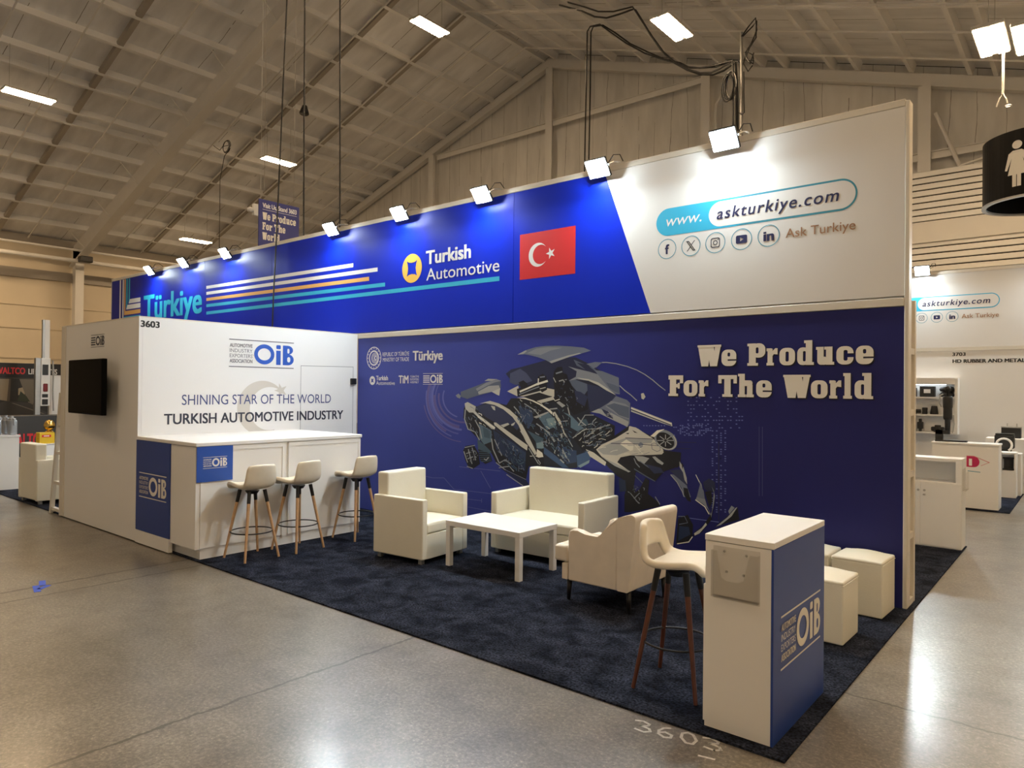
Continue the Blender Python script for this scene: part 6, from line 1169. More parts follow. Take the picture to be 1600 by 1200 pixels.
CAR_DOTS = [(-2.037,1.375),(-2.036,1.297),(-2.014,1.376),(-1.991,1.346),(-1.969,1.394),(-1.968,1.363),(-1.968,1.347),(-1.968,1.332),(-1.968,1.316),(-1.946,1.395),(-1.946,1.379),(-1.946,1.364),(-1.946,1.333),(-1.924,1.380),(-1.923,1.334),(-1.923,1.303),(-1.901,1.381),(-1.901,1.350),(-1.901,1.319),(-1.879,1.398),(-1.879,1.367),(-1.878,1.320),(-1.878,1.305),(-1.856,1.337),(-1.856,1.306),(-1.835,1.399),(-1.835,1.384),(-1.834,1.338),(-1.813,1.400),(-1.812,1.308),(-1.791,1.401),(-1.791,1.340),(-1.790,1.325),(-1.790,1.309),(-1.769,1.402),(-1.769,1.356),(-1.769,1.341),(-1.769,1.326),(-1.748,1.403),(-1.747,1.388),(-1.747,1.357),(-1.747,1.311),(-1.726,1.358),(-1.725,1.328),(-1.705,1.405),(-1.704,1.374),(-1.704,1.359),(-1.704,1.344),(-1.683,1.375),(-1.683,1.360),(-1.661,1.361),(-1.640,1.357),(-1.640,1.313),(-1.639,1.270),(-1.639,1.248),(-1.639,1.204),(-1.639,1.182),(-1.638,1.160),(-1.598,1.359),(-1.597,1.315),(-1.597,1.294),(-1.597,1.250),(-1.596,1.185),(-1.596,1.141),(-1.596,1.120),(-1.556,1.339),(-1.556,1.318),(-1.555,1.296),(-1.555,1.274),(-1.555,1.253),(-1.554,1.188),(-1.554,1.166),(-1.554,1.144),(-1.554,1.101),(-1.514,1.363),(-1.514,1.341),(-1.514,1.298),(-1.513,1.255),(-1.513,1.233),(-1.513,1.212),(-1.513,1.190),(-1.512,1.125),(-1.638,1.095),(-1.638,1.073),(-1.637,1.051),(-1.637,1.029),(-1.637,0.942),(-1.636,0.898),(-1.636,0.832),(-1.635,0.767),(-1.635,0.723),(-1.634,0.701),(-1.634,0.679),(-1.634,0.657),(-1.634,0.635),(-1.595,1.054),(-1.595,0.989),(-1.595,0.967),(-1.594,0.945),(-1.594,0.902),(-1.594,0.880),(-1.593,0.814),(-1.593,0.749),(-1.592,0.727),(-1.592,0.684),(-1.592,0.640),(-1.592,0.618),(-1.591,0.597),(-1.554,1.101),(-1.553,1.036),(-1.553,0.992),(-1.552,0.949),(-1.552,0.927),(-1.552,0.905),(-1.552,0.884),(-1.552,0.840),(-1.551,0.819),(-1.551,0.775),(-1.551,0.753),(-1.551,0.732),(-1.550,0.688),(-1.550,0.667),(-1.550,0.623),(-1.512,1.104),(-1.512,1.082),(-1.511,0.996),(-1.511,0.952),(-1.510,0.888),(-1.510,0.823),(-1.510,0.801),(-1.510,0.779),(-1.509,0.715),(-1.508,0.628),(-1.508,0.607),(-1.890,1.632),(-1.890,1.595),(-1.889,1.522),(-1.888,1.449),(-1.888,1.412),(-1.888,1.376),(-1.861,1.669),(-1.860,1.596),(-1.860,1.559),(-1.859,1.523),(-1.859,1.486),(-1.831,1.597),(-1.830,1.560),(-1.829,1.451),(-1.829,1.378),(-1.802,1.670),(-1.802,1.634),(-1.800,1.488),(-1.800,1.416),(-1.773,1.670),(-1.772,1.598),(-1.771,1.417),(-1.743,1.599),(-1.742,1.490),(-1.742,1.418),(-1.715,1.635),(-1.714,1.563),(-1.714,1.491),(-1.713,1.455),(-1.686,1.600),(-1.685,1.528),(-1.685,1.456),(-1.685,1.420),(-1.658,1.672),(-1.657,1.493),(-1.656,1.386),(-1.629,1.601),(-1.628,1.458),(-1.602,1.637),(-1.601,1.566),(-1.600,1.459),(-1.574,1.674),(-1.574,1.638),(-1.573,1.531),(-1.572,1.496),(-1.572,1.460),(-1.572,1.425),(-1.572,1.389),(-1.545,1.497),(-1.544,1.461),(-1.544,1.391),(-1.518,1.674),(-1.517,1.498),(-1.491,1.640),(-1.490,1.604),(-1.490,1.569),(-1.489,1.463),(-1.463,1.640),(-1.462,1.499),(-1.462,1.464),(-1.461,1.394),(-1.435,1.571),(-1.409,1.676),(-1.409,1.641),(-1.408,1.571),(-1.408,1.536),(-1.407,1.466),(-1.407,1.431),(-1.381,1.502),(-1.381,1.467),(-1.380,1.398),(-1.354,1.503),(-1.354,1.468),(-2.370,1.377),(-2.337,1.378),(-2.304,1.379),(-2.271,1.381),(-2.238,1.382),(-2.206,1.383),(-2.173,1.385),(-2.141,1.386)]
# ------------------------------------------------------------------ the hall
RX, SL = -14.9, .325                      # ridge X and roof slope
def roofz(x, z0=14.62): return z0-SL*abs(x-RX)
HX0, HX1, HY0, HY1 = -34.6, 4.8, -17., 15.25
def struct(o, label): o['kind'] = 'structure'; o['label'] = label; return o
b = MB(); b.box((HX0, HY0, -.2), (HX1, HY1, 0)); struct(b.build('floor', FLOOR_M), 'polished grey brown concrete hall floor')
floor = bpy.data.objects['floor']
# chalk booth number on the concrete
def stroke(fl, pts, w, m, h=.0015):
    for a, c in zip(pts, pts[1:]):
        d = Vector((c[0]-a[0], c[1]-a[1])); n = Vector((-d.y, d.x)).normalized()*w/2; e = d.normalized()*w*.3
        fl.poly([(a[0]-e.x+n.x, a[1]-e.y+n.y), (a[0]-e.x-n.x, a[1]-e.y-n.y), (c[0]+e.x-n.x, c[1]+e.y-n.y), (c[0]+e.x+n.x, c[1]+e.y+n.y)], m, h)
fl = Flat(*fZ())
DIG = {'3': [(0, .9), (.3, 1), (.55, .85), (.5, .65), (.2, .52), (.55, .42), (.6, .18), (.35, 0), (0, .1)],
       '6': [(.5, .98), (.25, .85), (.05, .5), (.05, .2), (.25, 0), (.5, .1), (.55, .35), (.3, .5), (.08, .35)],
       '0': [(.3, 1), (.08, .8), (.03, .4), (.2, .02), (.45, .05), (.6, .45), (.5, .88), (.3, 1)]}
ux = Vector((.985, .17)); vx = Vector((-.45, .89))
for i, ch in enumerate('3603'):
    o = Vector((-.66, -3.145))+ux*(i*.118)
    stroke(fl, [tuple(o+ux*(x*.135)+vx*(y*.115)) for x, y in DIG[ch]], .015, CHALK)
stroke(fl, [(-.30, -3.17), (-.23, -3.155)], .015, CHALK)
fl.build('chalk_number', floor, 'white chalk number 3603 on the concrete')

ceil = MB()
for sx, xa, xb in ((1, HX0, RX), (-1, RX, HX1)):
    za, zb = roofz(xa), roofz(xb)
    ceil.prism([(xa, za), (xb, zb), (xb, zb+.1), (xa, za+.1)], lambda u, v: (u, HY0, v), lambda u, v: (u, HY1, v))
ceiling = struct(ceil.build('ceiling', ROOF_M), 'gabled roof deck faced with pale insulation sheets')
def purlin(x, y0, y1, m=PURLIN):
    z = roofz(x); q = MB(); sgn = 1 if x < RX else -1; tl = math.atan(SL)*sgn; R = Matrix.Rotation(-tl, 3, 'Y')
    q.box((x-.02, y0, z-.26), (x+.02, y1, z-.01), rot=R); q.box((x-.05, y0, z-.28), (x+.06, y1, z-.255), rot=R, piv=(x, 0, z-.13))
    q.box((x-.02, y0, z-.255), (x+.0, y1, z-.215), rot=R, piv=(x, 0, z-.13))
    q.build('purlin', m, ceiling, True)
LX = [-16.37, -17.83, -19.17, -20.58, -21.9, -23.3, -24.1, -25.5, -26.13, -27.5, -28.8, -30.2, -31.6, -33.0]
RXs = [-13.4, -12.05, -10.7, -9.35, -8.02, -6.68, -5.99, -4.66, -3.99, -2.65, -1.31, -.76, .6, 1.9, 3.2]
for x in LX+RXs: purlin(x, HY0, HY1-.1)
for x in (RX-.28, RX+.28): purlin(x, HY0, HY1-.1)
def slope_bar(name, y, m, r, drop, x0, x1, boxw=0):
    """bar following one roof slope at constant Y"""
    for a, c in ((x0, min(x1, RX)), (max(x0, RX), x1)):
        if c-a < .2: continue
        q = MB(); za, zc = roofz(a)-drop, roofz(c)-drop
        if boxw: q.prism([(a, za), (c, zc), (c, zc+r), (a, za+r)], lambda u, v: (u, y-boxw/2, v), lambda u, v: (u, y+boxw/2, v))
        else: q.cone((a, y, za), (c, y, zc), r, r, 8)
        q.build(name, m, ceiling, True)
for y in (-.4, 1.33, 3.45, 6.9, 8.05, 10.4, 11.9, 13.55): slope_bar('sprinkler_pipe', y, PAINTED, .028, .42 if y not in (8.05,) else .36, HX0+.6, HX1-.5)
for y in (2.4, 8.3, 10.65): slope_bar('roof_strut', y, PURLIN_D, .16, .28, HX0+.6, RX-.3, .16)
slope_bar('roof_strut', 10.9, PURLIN, .12, .28, RX+.3, HX1-.5, .10)
# tapered portal frame and the end-wall rafters
def frame(y, d0, d1, w, name):
    for sg in (1, -1):
        xe = HX0+.15 if sg == 1 else HX1-.15
        poly = [(RX, roofz(RX)-.29), (RX, roofz(RX)-.29-d0), (xe, roofz(xe)-.29-d1), (xe, roofz(xe)-.29)]
        q = MB(); q.prism(poly, lambda u, v: (u, y-.012, v), lambda u, v: (u, y+.012, v))
        a, c = poly[1], poly[2]
        q.prism([a, c, (c[0], c[1]+.03), (a[0], a[1]+.03)], lambda u, v: (u, y-w/2, v), lambda u, v: (u, y+w/2, v))
        q.build(name, PAINTED, ceiling, True)
frame(5.35, .76, .95, .36, 'rafter_beam'); frame(-6.5, .62, 1.05, .34, 'rafter_beam')
for y in (5.35, -6.5):
    q = MB(); q.box((HX0+.1, y-.012, 0), (HX0+.95, y+.012, roofz(HX0)-.4)); q.box((HX0+.93, y-.17, 0), (HX0+.96, y+.17, roofz(HX0)-1.1)); q.build('frame_column', PAINTED, ceiling, True)
for i, x in enumerate(LX[1::2]):       # flange braces
    for s_ in (1, -1):
        q = MB(); q.cone((x, 5.35+s_*.75, roofz(x)-.27), (x+.02, 5.35+s_*.06, roofz(x)-1.0), .016, .016, 6); q.build('flange_brace', PAINTED, ceiling, True)
for x, y, z in [(-22.0, 6.9, 11.6), (-20.4, 6.9, 12.2), (-26.5, 6.9, 10.1)]: pass

b = MB(); z0 = lambda x: roofz(x)-.02
b.prism([(HX0, 0), (HX1, 0), (HX1, z0(HX1)), (RX, z0(RX)), (HX0, z0(HX0))], lambda u, v: (u, 15.25, v), lambda u, v: (u, 15.33, v))
wall_back = struct(b.build('wall_back', GABLE_M), 'gable end wall of pale sheeting behind the booths')
for sg in (1, -1):
    xe = HX0+.2 if sg == 1 else HX1-.2
    q = MB(); p_ = [(RX, roofz(RX)-.30), (RX, roofz(RX)-.66), (xe, roofz(xe)-.66), (xe, roofz(xe)-.30)]
    q.prism(p_, lambda u, v: (u, 14.98, v), lambda u, v: (u, 15.02, v)); a, c = p_[1], p_[2]
    q.prism([a, c, (c[0], c[1]+.03), (a[0], a[1]+.03)], lambda u, v: (u, 14.88, v), lambda u, v: (u, 15.12, v))
    q.build('end_rafter', PAINTED, wall_back, True)
for x in (-14.8, -8.52, -2.36, -21.2, -27.4):
    q = MB(); zt = roofz(x)-.66; q.box((x-.15, 14.86, 0), (x+.15, 14.89, zt)); q.box((x-.012, 14.89, 0), (x+.012, 15.1, zt)); q.build('end_column', PAINTED, wall_back, True)
for x0, x1, z in ((-20.9, -14.95, 11.76), (-14.65, -8.67, 11.80), (-8.37, -2.5, 8.02), (-2.2, 4.5, 8.02)):
    q = MB(); q.box((x0, 14.95, z-.10), (x1, 15.0, z+.10)); q.box((x0, 14.88, z+.08), (x1, 15.0, z+.10)); q.build('wall_girt', PAINTED, wall_back, True)
q = MB(); q.tube([(-7.9, 14.8, 11.1), (-8.12, 14.8, 10.8), (-8.15, 14.8, 7)], .05); q.build('conduit', PAINTED, wall_back, True)
q = MB(); q.tube([(.4, 14.75, 7.85), (-.6, 14.75, 7.75), (-1.55, 14.75, 7.55), (-1.9, 14.75, 7.0), (-2.3, 14.75, 6.6)], .035); q.build('conduit', PAINTED, wall_back, True)
q = MB(); q.cone((-2.1, 14.9, 9.1), (-1.2, 14.9, 6.6), .05, .05, 8); q.build('cross_brace', PAINTED, wall_back, True)
b = MB(); b.box((HX0-.1, HY0, 0), (HX0, HY1, roofz(HX0)))
wall_left = struct(b.build('wall_left', LEFTW_M), 'yellowish side wall of the hall with ribbed sheeting')
q = MB(); q.box((HX0, HY0, 6.35), (HX0+.12, HY1, 6.75)); q.box((HX0, HY0, 7.9), (HX0+.2, HY1, 8.2)); q.build('wall_girt', PURLIN_D, wall_left, True)
for z in (1.6, 2.9, 4.2, 5.2):
    q = MB(); q.box((HX0, HY0, z-.05), (HX0+.04, HY1, z+.05)); q.build('sheet_rib', LEFTW_M, wall_left, True)
for z, r in ((7.59, .05), (7.12, .085)):
    q = MB(); q.cone((-33., HY0+.2, z), (-33., HY1-.2, z), r, r, 10); q.build('wall_pipe', PAINTED, wall_left, True)
b = MB(); b.box((HX1, HY0, 0), (HX1+.1, HY1, roofz(HX1))); struct(b.build('wall_right', LEFTW_M), 'pale right side wall of the hall')
b = MB(); b.prism([(HX0, 0), (HX1, 0), (HX1, z0(HX1)), (RX, z0(RX)), (HX0, z0(HX0))], lambda u, v: (u, HY0-.1, v), lambda u, v: (u, HY0, v)); struct(b.build('wall_front', GABLE_M), 'pale end wall of the hall behind the viewer')
# slatted shutter head on the end wall, right
st = thing('slatted_shutter', 'white horizontal slatted shutters high on the end wall, above the booth numbered 3703', 'shutter', (1., 14.7, 4.0))
for za, zb in ((6.22, 7.53), (4.05, 5.64)):
    n = int(round((zb-za)/.165))
    q = MB()
    for i in range(n): q.box((-2.62, 14.64, za+i*.165+.02), (4.6, 14.70, za+(i+1)*.165-.012), bev=.008, seg=1)
    q.build('slats', WHITE, st, True)
    q = MB(); q.box((-2.62, 14.71, za), (4.6, 14.74, zb-.01)); q.build('backing', P_BLACK, st, True)
q = MB(); q.box((-2.62, 14.58, 5.66), (4.6, 14.74, 6.2)); q.build('lintel_band', PAINTED, st, True)

# ------------------------------------------------------------------ high bay lamps
def highbay(x, y, z, label, hang):
    t = thing('high_bay_lamp', label, 'lamp', (x, y, z), 0, 'high bay lamps under the hall roof')
    q = MB(); q.box((-.245, -.66, .0), (.245, .66, .07), bev=.015); q.build('housing', LAMP_BODY, t)
    for s_ in (-1, 1):
        q = MB(); q.box((s_*.135-.085, -.63, -.022), (s_*.135+.085, .63, .0), bev=.01); q.build('tube_tray', HALL_TUBE, t)
    for s_ in (-1, 1):
        q = MB(); q.cone((0, s_*.5, .07), (0, s_*.5, hang), .006, .006, 6); q.build('hanging_wire', STEEL, t)
    return t
HB = [(-14.75, 8.65, 12.93, 'twin tube high bay lamp hanging just left of the roof ridge'),
      (-6.55, 8.7, 10.28, 'twin tube high bay lamp right of the ridge, beside the looping black cables'),
      (-22.95, 8.55, 10.36, 'long twin tube high bay lamp above the hanging blue sign'),
      (-29.6, 8.6, 8.17, 'farthest high bay lamp, low over the left end of the blue header'),
      (-23.2, .43, 10.28, 'twin tube high bay lamp at far left of the roof, before the big frame'),
      (-.33, 9.05, 8.18, 'high bay lamp with a hook and chain hanging under it'),
      (.24, 9.05, 8.05, 'high bay lamp at the right edge of the photo, beside the one with a hook'),
      (-31.3, .43, 7.95, 'high bay lamp near the left side wall, at the left edge of the photo'),
      (-14.75, .4, 12.93, 'high bay lamp above the booth, left of the ridge, out of the picture'),
      (-6.55, .4, 10.28, 'high bay lamp over the lounge area, out of the picture'),
      (1.7, .4, 7.7, 'high bay lamp over the right hand aisle, out of the picture'),
      (-23., -7.8, 10.3, 'high bay lamp behind the viewer on the far left'),
      (-14.75, -7.8, 12.93, 'high bay lamp behind the viewer beside the ridge'),
      (-6.55, -7.8, 10.28, 'high bay lamp behind the viewer over the front aisle'),
      (1.7, -7.8, 7.7, 'high bay lamp behind the viewer on the right')]
for x, y, z, lb in HB: highbay(x, y, z, lb, max(.3, roofz(x)-z-.26))
q = MB()
q.cone((-.165, 9.05, 8.16), (-.165, 9.05, 7.15), .012, .012, 6); q.cone((-.14, 9.05, 8.16), (-.145, 9.05, 7.15), .010, .010, 6)
q.tube([(-.25, 9.05, 6.95), (-.2, 9.05, 7.1), (-.155, 9.05, 7.16), (-.11, 9.05, 7.06), (-.09, 9.05, 6.98)], .014)
q.ring((-.08, 9.05, 6.92), .05, .012, 18, 6); props(q.build('hanging_chain', STEEL), 'thin steel chain with a hook hanging from the right lamp', 'chain')
# sprinkler-height odds and ends
t = thing('spot_lamp', 'small dark spot lamp clipped under the roof left of centre', 'lamp', (-20.6, 8.1, 11.75))
q = MB(); q.cone((0, 0, 0), (.05, -.05, -.28), .09, .17, 16); q.build('lamp_shade', BLACKM, t, smooth=True)
q = MB(); q.cone((0, 0, 0), (0, 0, .6), .02, .02, 8); q.build('stem', BLACKM, t)
t = thing('loudspeaker', 'small black loudspeaker on the pipe along the left side wall', 'loudspeaker', (-32.7, 5.25, 6.95))
q = MB(); q.box((-.2, -.24, .1), (.2, .24, .36), bev=.04, seg=3); q.build('cabinet', BLACK, t)
q = MB(); q.box((-.235, -.03, .15), (-.201, .03, .25)); q.build('bracket', BLACKM, t)

# ------------------------------------------------------------------ carpets
q = MB(); q.box((-15.75, -2.975, 0), (.035, 3.08, .012)); props(q.build('carpet', CARPET_M), 'dark navy carpet under the blue walled lounge booth', 'carpet')
q = MB(); q.box((-7, 6.1, 0), (.2, 9.1, .012)); props(q.build('carpet', CARPET_M), 'dark navy carpet under the rubber parts booth numbered 3703', 'carpet')
q = MB(); q.box((-21, -3.1, 0), (-15.9, 4.5, .012)); props(q.build('carpet', CARPET_M), 'dark navy carpet of the lift gate booth at far left', 'carpet')

# ------------------------------------------------------------------ booth back wall with the big graphic
bw = thing('graphic_wall', 'dark blue printed booth wall with an exploded car and the slogan We Produce For The World', 'booth wall', (-3.5, .15, 0))
q = MB(); q.box((-6.985, 0, .014), (-.035, .05, 2.43)); q.build('printed_panel', WALLPRINT, bw, True)
q = MB(); q.box((-6.985, .12, .014), (-.035, .29, 2.43)); q.build('rear_panel', WHITE_SIDE, bw, True)
q = MB(); q.box((-6.985, -.012, 2.432), (-.035, .29, 2.50), bev=.004, seg=1); q.build('top_rail', PROFILE, bw, True)
q = MB(); q.box((-.033, -.012, .014), (.0, .10, 4.08), bev=.005, seg=1); q.build('end_post', PROFILE, bw, True)
q = MB(); q.box((-.033, .25, .014), (.0, .30, 2.5), bev=.004, seg=1); q.build('end_post', PROFILE, bw, True)
q = MB()
for z in (.012, .55, 1.05, 1.55, 2.05): q.box((-.03, .10, z), (-.004, .25, z+.05))
q.build('ladder_rungs', PROFILE, bw, True)
CP = {'k0': (16, 18, 28), 'k1': (24, 30, 44), 'd0': (24, 29, 50), 'd1': (30, 36, 66), 'd2': (38, 46, 78), 'n1': (28, 28, 72), 'g1': (66, 74, 104), 'g2': (84, 94, 112), 'g3': (104, 112, 128),
      'g4': (128, 134, 142), 'g5': (158, 160, 158), 'g6': (185, 185, 175), 'w2': (195, 192, 178), 'w1': (222, 218, 202), 't2': (62, 84, 98), 't3': (84, 108, 122), 't4': (118, 140, 146),
      'b1': (32, 46, 76), 'b2': (44, 62, 92), 'b3': (56, 80, 112), 'v1': (92, 98, 170), 'v2': (80, 84, 158), 'v3': (88, 80, 140), 'c1': (96, 104, 165), 'c2': (74, 74, 120)}
PK = 1.15
def pc(k):
    c = s(*CP[k]); return pr('car_'+k, tuple(min(.85, v*PK*(1, 1.04, 1.12)[i]) for i, v in enumerate(c)))
fl = Flat(*fW())
for i, (c, pts) in enumerate(CAR): fl.poly(pts, pc(c), .0012+.00002*i)
fl.build('car_graphic', bw, 'grey and black picture of a car blown apart into pieces')
fl = Flat(*fW())
for x, z in CAR_DOTS: fl.poly(rect(x-.008, z-.005, x+.008, z+.005), pc('c1'), .001)
fl.build('dot_pattern', bw)
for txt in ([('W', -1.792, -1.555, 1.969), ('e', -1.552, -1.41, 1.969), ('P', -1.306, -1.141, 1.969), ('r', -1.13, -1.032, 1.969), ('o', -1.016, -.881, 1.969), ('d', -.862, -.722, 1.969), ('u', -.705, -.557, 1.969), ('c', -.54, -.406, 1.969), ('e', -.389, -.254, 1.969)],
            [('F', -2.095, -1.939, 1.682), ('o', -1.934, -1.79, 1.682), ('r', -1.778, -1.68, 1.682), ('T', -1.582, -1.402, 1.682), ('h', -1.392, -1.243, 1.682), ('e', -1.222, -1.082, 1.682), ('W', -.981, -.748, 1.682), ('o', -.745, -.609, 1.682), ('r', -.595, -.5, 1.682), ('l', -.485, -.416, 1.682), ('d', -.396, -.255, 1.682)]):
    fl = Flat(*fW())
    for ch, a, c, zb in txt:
        slab(fl, ch, a+.008, c+.010, zb-.010, .202, P_SHADOW, .010)  # drop shadow drawn in dark print behind the cream letter
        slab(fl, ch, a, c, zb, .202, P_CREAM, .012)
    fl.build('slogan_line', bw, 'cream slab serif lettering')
fl = Flat(*fW()); cx, cz = -6.632, 2.148
fl.ring(cx, cz, .158, .158, .012, P_WHITE); fl.ring(cx, cz, .108, .108, .020, P_WHITE)
for r_ in (.074, .058, .042): fl.ring(cx+.018, cz, r_, r_, .007, P_WHITE)
fl.poly([ellp(cx+.035, cz, .032, .032), ellp(cx+.047, cz, .022, .022)], P_WHITE)
for i in range(16): fl.poly(star(cx+.133*math.cos(i*PI/8), cz+.133*math.sin(i*PI/8), .013), P_WHITE)
fl.text('REPUBLIC OF TÜRKİYE', P_WHITE, -6.446, -5.902, 2.168, .052); fl.text('MINISTRY OF TRADE', P_WHITE, -6.44, -5.903, 2.094, .052)
fl.text('Türkiye', P_WHITE, -5.832, -5.266, 2.10, .122, bold=.035, cap='T')
fl.build('ministry_emblem', bw, 'white round emblem with small white lettering')
fl = Flat(*fW())
fl.poly([ellp(-6.661, 1.833, .062, .062), [(-6.69, 1.862), (-6.661, 1.853), (-6.632, 1.862), (-6.643, 1.833), (-6.632, 1.804), (-6.661, 1.813), (-6.69, 1.804), (-6.679, 1.833)]], P_WHITE)
fl.text('Turkish', P_WHITE, -6.578, -6.326, 1.838, .06, bold=.03, cap='T'); fl.text('Automotive', P_WHITE, -6.577, -6.185, 1.774, .05)
fl.text('TiM', P_WHITE, -6.107, -5.908, 1.797, .102, bold=.03, cap='T')
for i, t_ in enumerate(('TÜRKİYE', 'EXPORTERS', 'ASSEMBLY')): fl.text(t_, P_WHITE, -5.877, -5.708, 1.872-i*.037, .026)
oib(fl, -5.628, 1.782, .366, .145, P_WHITE, fine=False)
fl.build('partner_logos', bw, 'row of small white partner logos')

# ------------------------------------------------------------------ header fascia
hd = thing('header_fascia', 'long blue and white fabric header fascia above the lounge booth, with a red flag', 'header', (-8., .1, 2.5))
def par(xa0, xa1, xb0, xb1, z0_, z1_, m, name):   # panel with slanted ends (a: bottom, b: top)
    q = MB(); q.prism([(xa0, z0_), (xa1, z0_), (xb1, z1_), (xb0, z1_)], lambda u, v: (u, -.006, v), lambda u, v: (u, .03, v)); return q.build(name, m, hd, True)
zt, zb_ = 4.035, 2.515
for a, c in ((-15.75, -11.515), (-11.511, -9.262), (-9.256, -4.108)): par(a, c, a, c, zb_, zt, FASCIA_BLUE, 'blue_fabric_panel')
par(-4.102, -2.305, -4.102, -2.862, zb_, zt, FASCIA_BLUE, 'blue_fabric_panel')
par(-2.303, -.035, -2.86, -.035, zb_, zt, FABRIC_WHITE, 'white_fabric_panel')
q = MB(); q.box((-15.75, .032, 2.51), (-.035, .10, 4.03)); q.build('backing_frame', WHITE_SIDE, hd, True)
q = MB(); q.box((-15.77, -.012, 4.037), (-.034, .10, 4.095), bev=.004, seg=1); q.build('top_rail', PROFILE, hd, True)
q = MB(); q.box((-15.79, -.006, 2.51), (-15.755, .10, 4.036)); q.build('end_rail', PROFILE, hd, True)
def fH(): return ((0, -.006, 0), (1, 0, 0), (0, 0, 1), (0, -1, 0))
fl = Flat(*fH())
for c, pts in ((P_WHITE, [(-11.446, 3.518), (-7.115, 3.474), (-7.116, 3.53), (-11.447, 3.573)]), (P_WHITE, [(-11.443, 3.408), (-6.568, 3.357), (-6.569, 3.413), (-11.444, 3.463)]),
               (P_ORANGE, [(-11.44, 3.295), (-6.751, 3.244), (-6.752, 3.3), (-11.441, 3.35)]), (P_CYAN, [(-11.437, 3.181), (-6.405, 3.133), (-6.406, 3.187), (-11.438, 3.236)]),
               (P_CYAN, [(-11.433, 3.044), (-4.318, 3.021), (-4.319, 3.076), (-11.434, 3.099)])): fl.poly(pts, c, .001)
for c, xa, xb, xe, z1_, z2_ in ((P_CYAN, -15.174, -15.11, -14.257, 3.213, 3.129), (P_ORANGE, -15.08, -15.015, -14.257, 3.335, 3.25), (P_WHITE, -14.975, -14.91, -14.261, 3.462, 3.365), (P_WHITE, -14.854, -14.79, -14.265, 3.578, 3.487)):
    top = P_TURQ if c is P_WHITE else (c if c is P_ORANGE else P_WHITE)
    fl.poly([(xa, z2_), (xb, z1_), (xb, 4.03), (xa, 4.03)], top, .001); fl.poly([(xa, z2_), (xe, z2_), (xe, z1_), (xb, z1_)], c, .0012)
fl.poly(rect(-15.325, 2.52, -15.263, 4.03), P_WHITE, .001)
fl.build('stripes', hd, 'white, orange and cyan stripes')
fl = Flat(*fH()); fl.text('Türkiye', P_TURQ, -14.1, -11.6, 3.10, .48, bold=.03, cap='T'); fl.build('country_lettering', hd, 'turquoise lettering Türkiye')
fl = Flat(*fH()); cx, cz = -5.86, 3.327
fl.poly([ellp(cx, cz, .193, .193), [(cx-.10, cz+.105), (cx-.06, cz+.083), (cx, cz+.075), (cx+.06, cz+.083), (cx+.10, cz+.105), (cx+.083, cz+.05), (cx+.075, cz), (cx+.083, cz-.05), (cx+.10, cz-.105), (cx+.06, cz-.083), (cx, cz-.075), (cx-.06, cz-.083), (cx-.10, cz-.105), (cx-.083, cz-.05), (cx-.075, cz), (cx-.083, cz+.05)]], P_GOLD)
fl.text('Turkish', P_WHITE, -5.59, -4.785, 3.352, .168, bold=.035, cap='T'); fl.text('Automotive', P_WHITE, -5.58, -4.319, 3.138, .152, bold=.004, cap='A')
fl.build('automotive_logo', hd, 'gold disc and white lettering Turkish Automotive')
fl = Flat(*fH()); fl.poly(rect(-4.008, 3.003, -3.226, 3.527), P_RED, .001)
cr = .136; fl.poly([(-3.74+cr*math.cos(t), 3.266+cr*math.sin(t)) for t in [math.radians(38+i*284/30) for i in range(31)]]+[(-3.705+cr*.81*math.cos(t), 3.266+cr*.81*math.sin(t)) for t in [math.radians(311-i*262/30) for i in range(31)]], P_WHITE, .002)
fl.poly(star(-3.562, 3.264, .068, rot=180), P_WHITE, .002); fl.build('flag', hd, 'red flag with a white crescent and star')
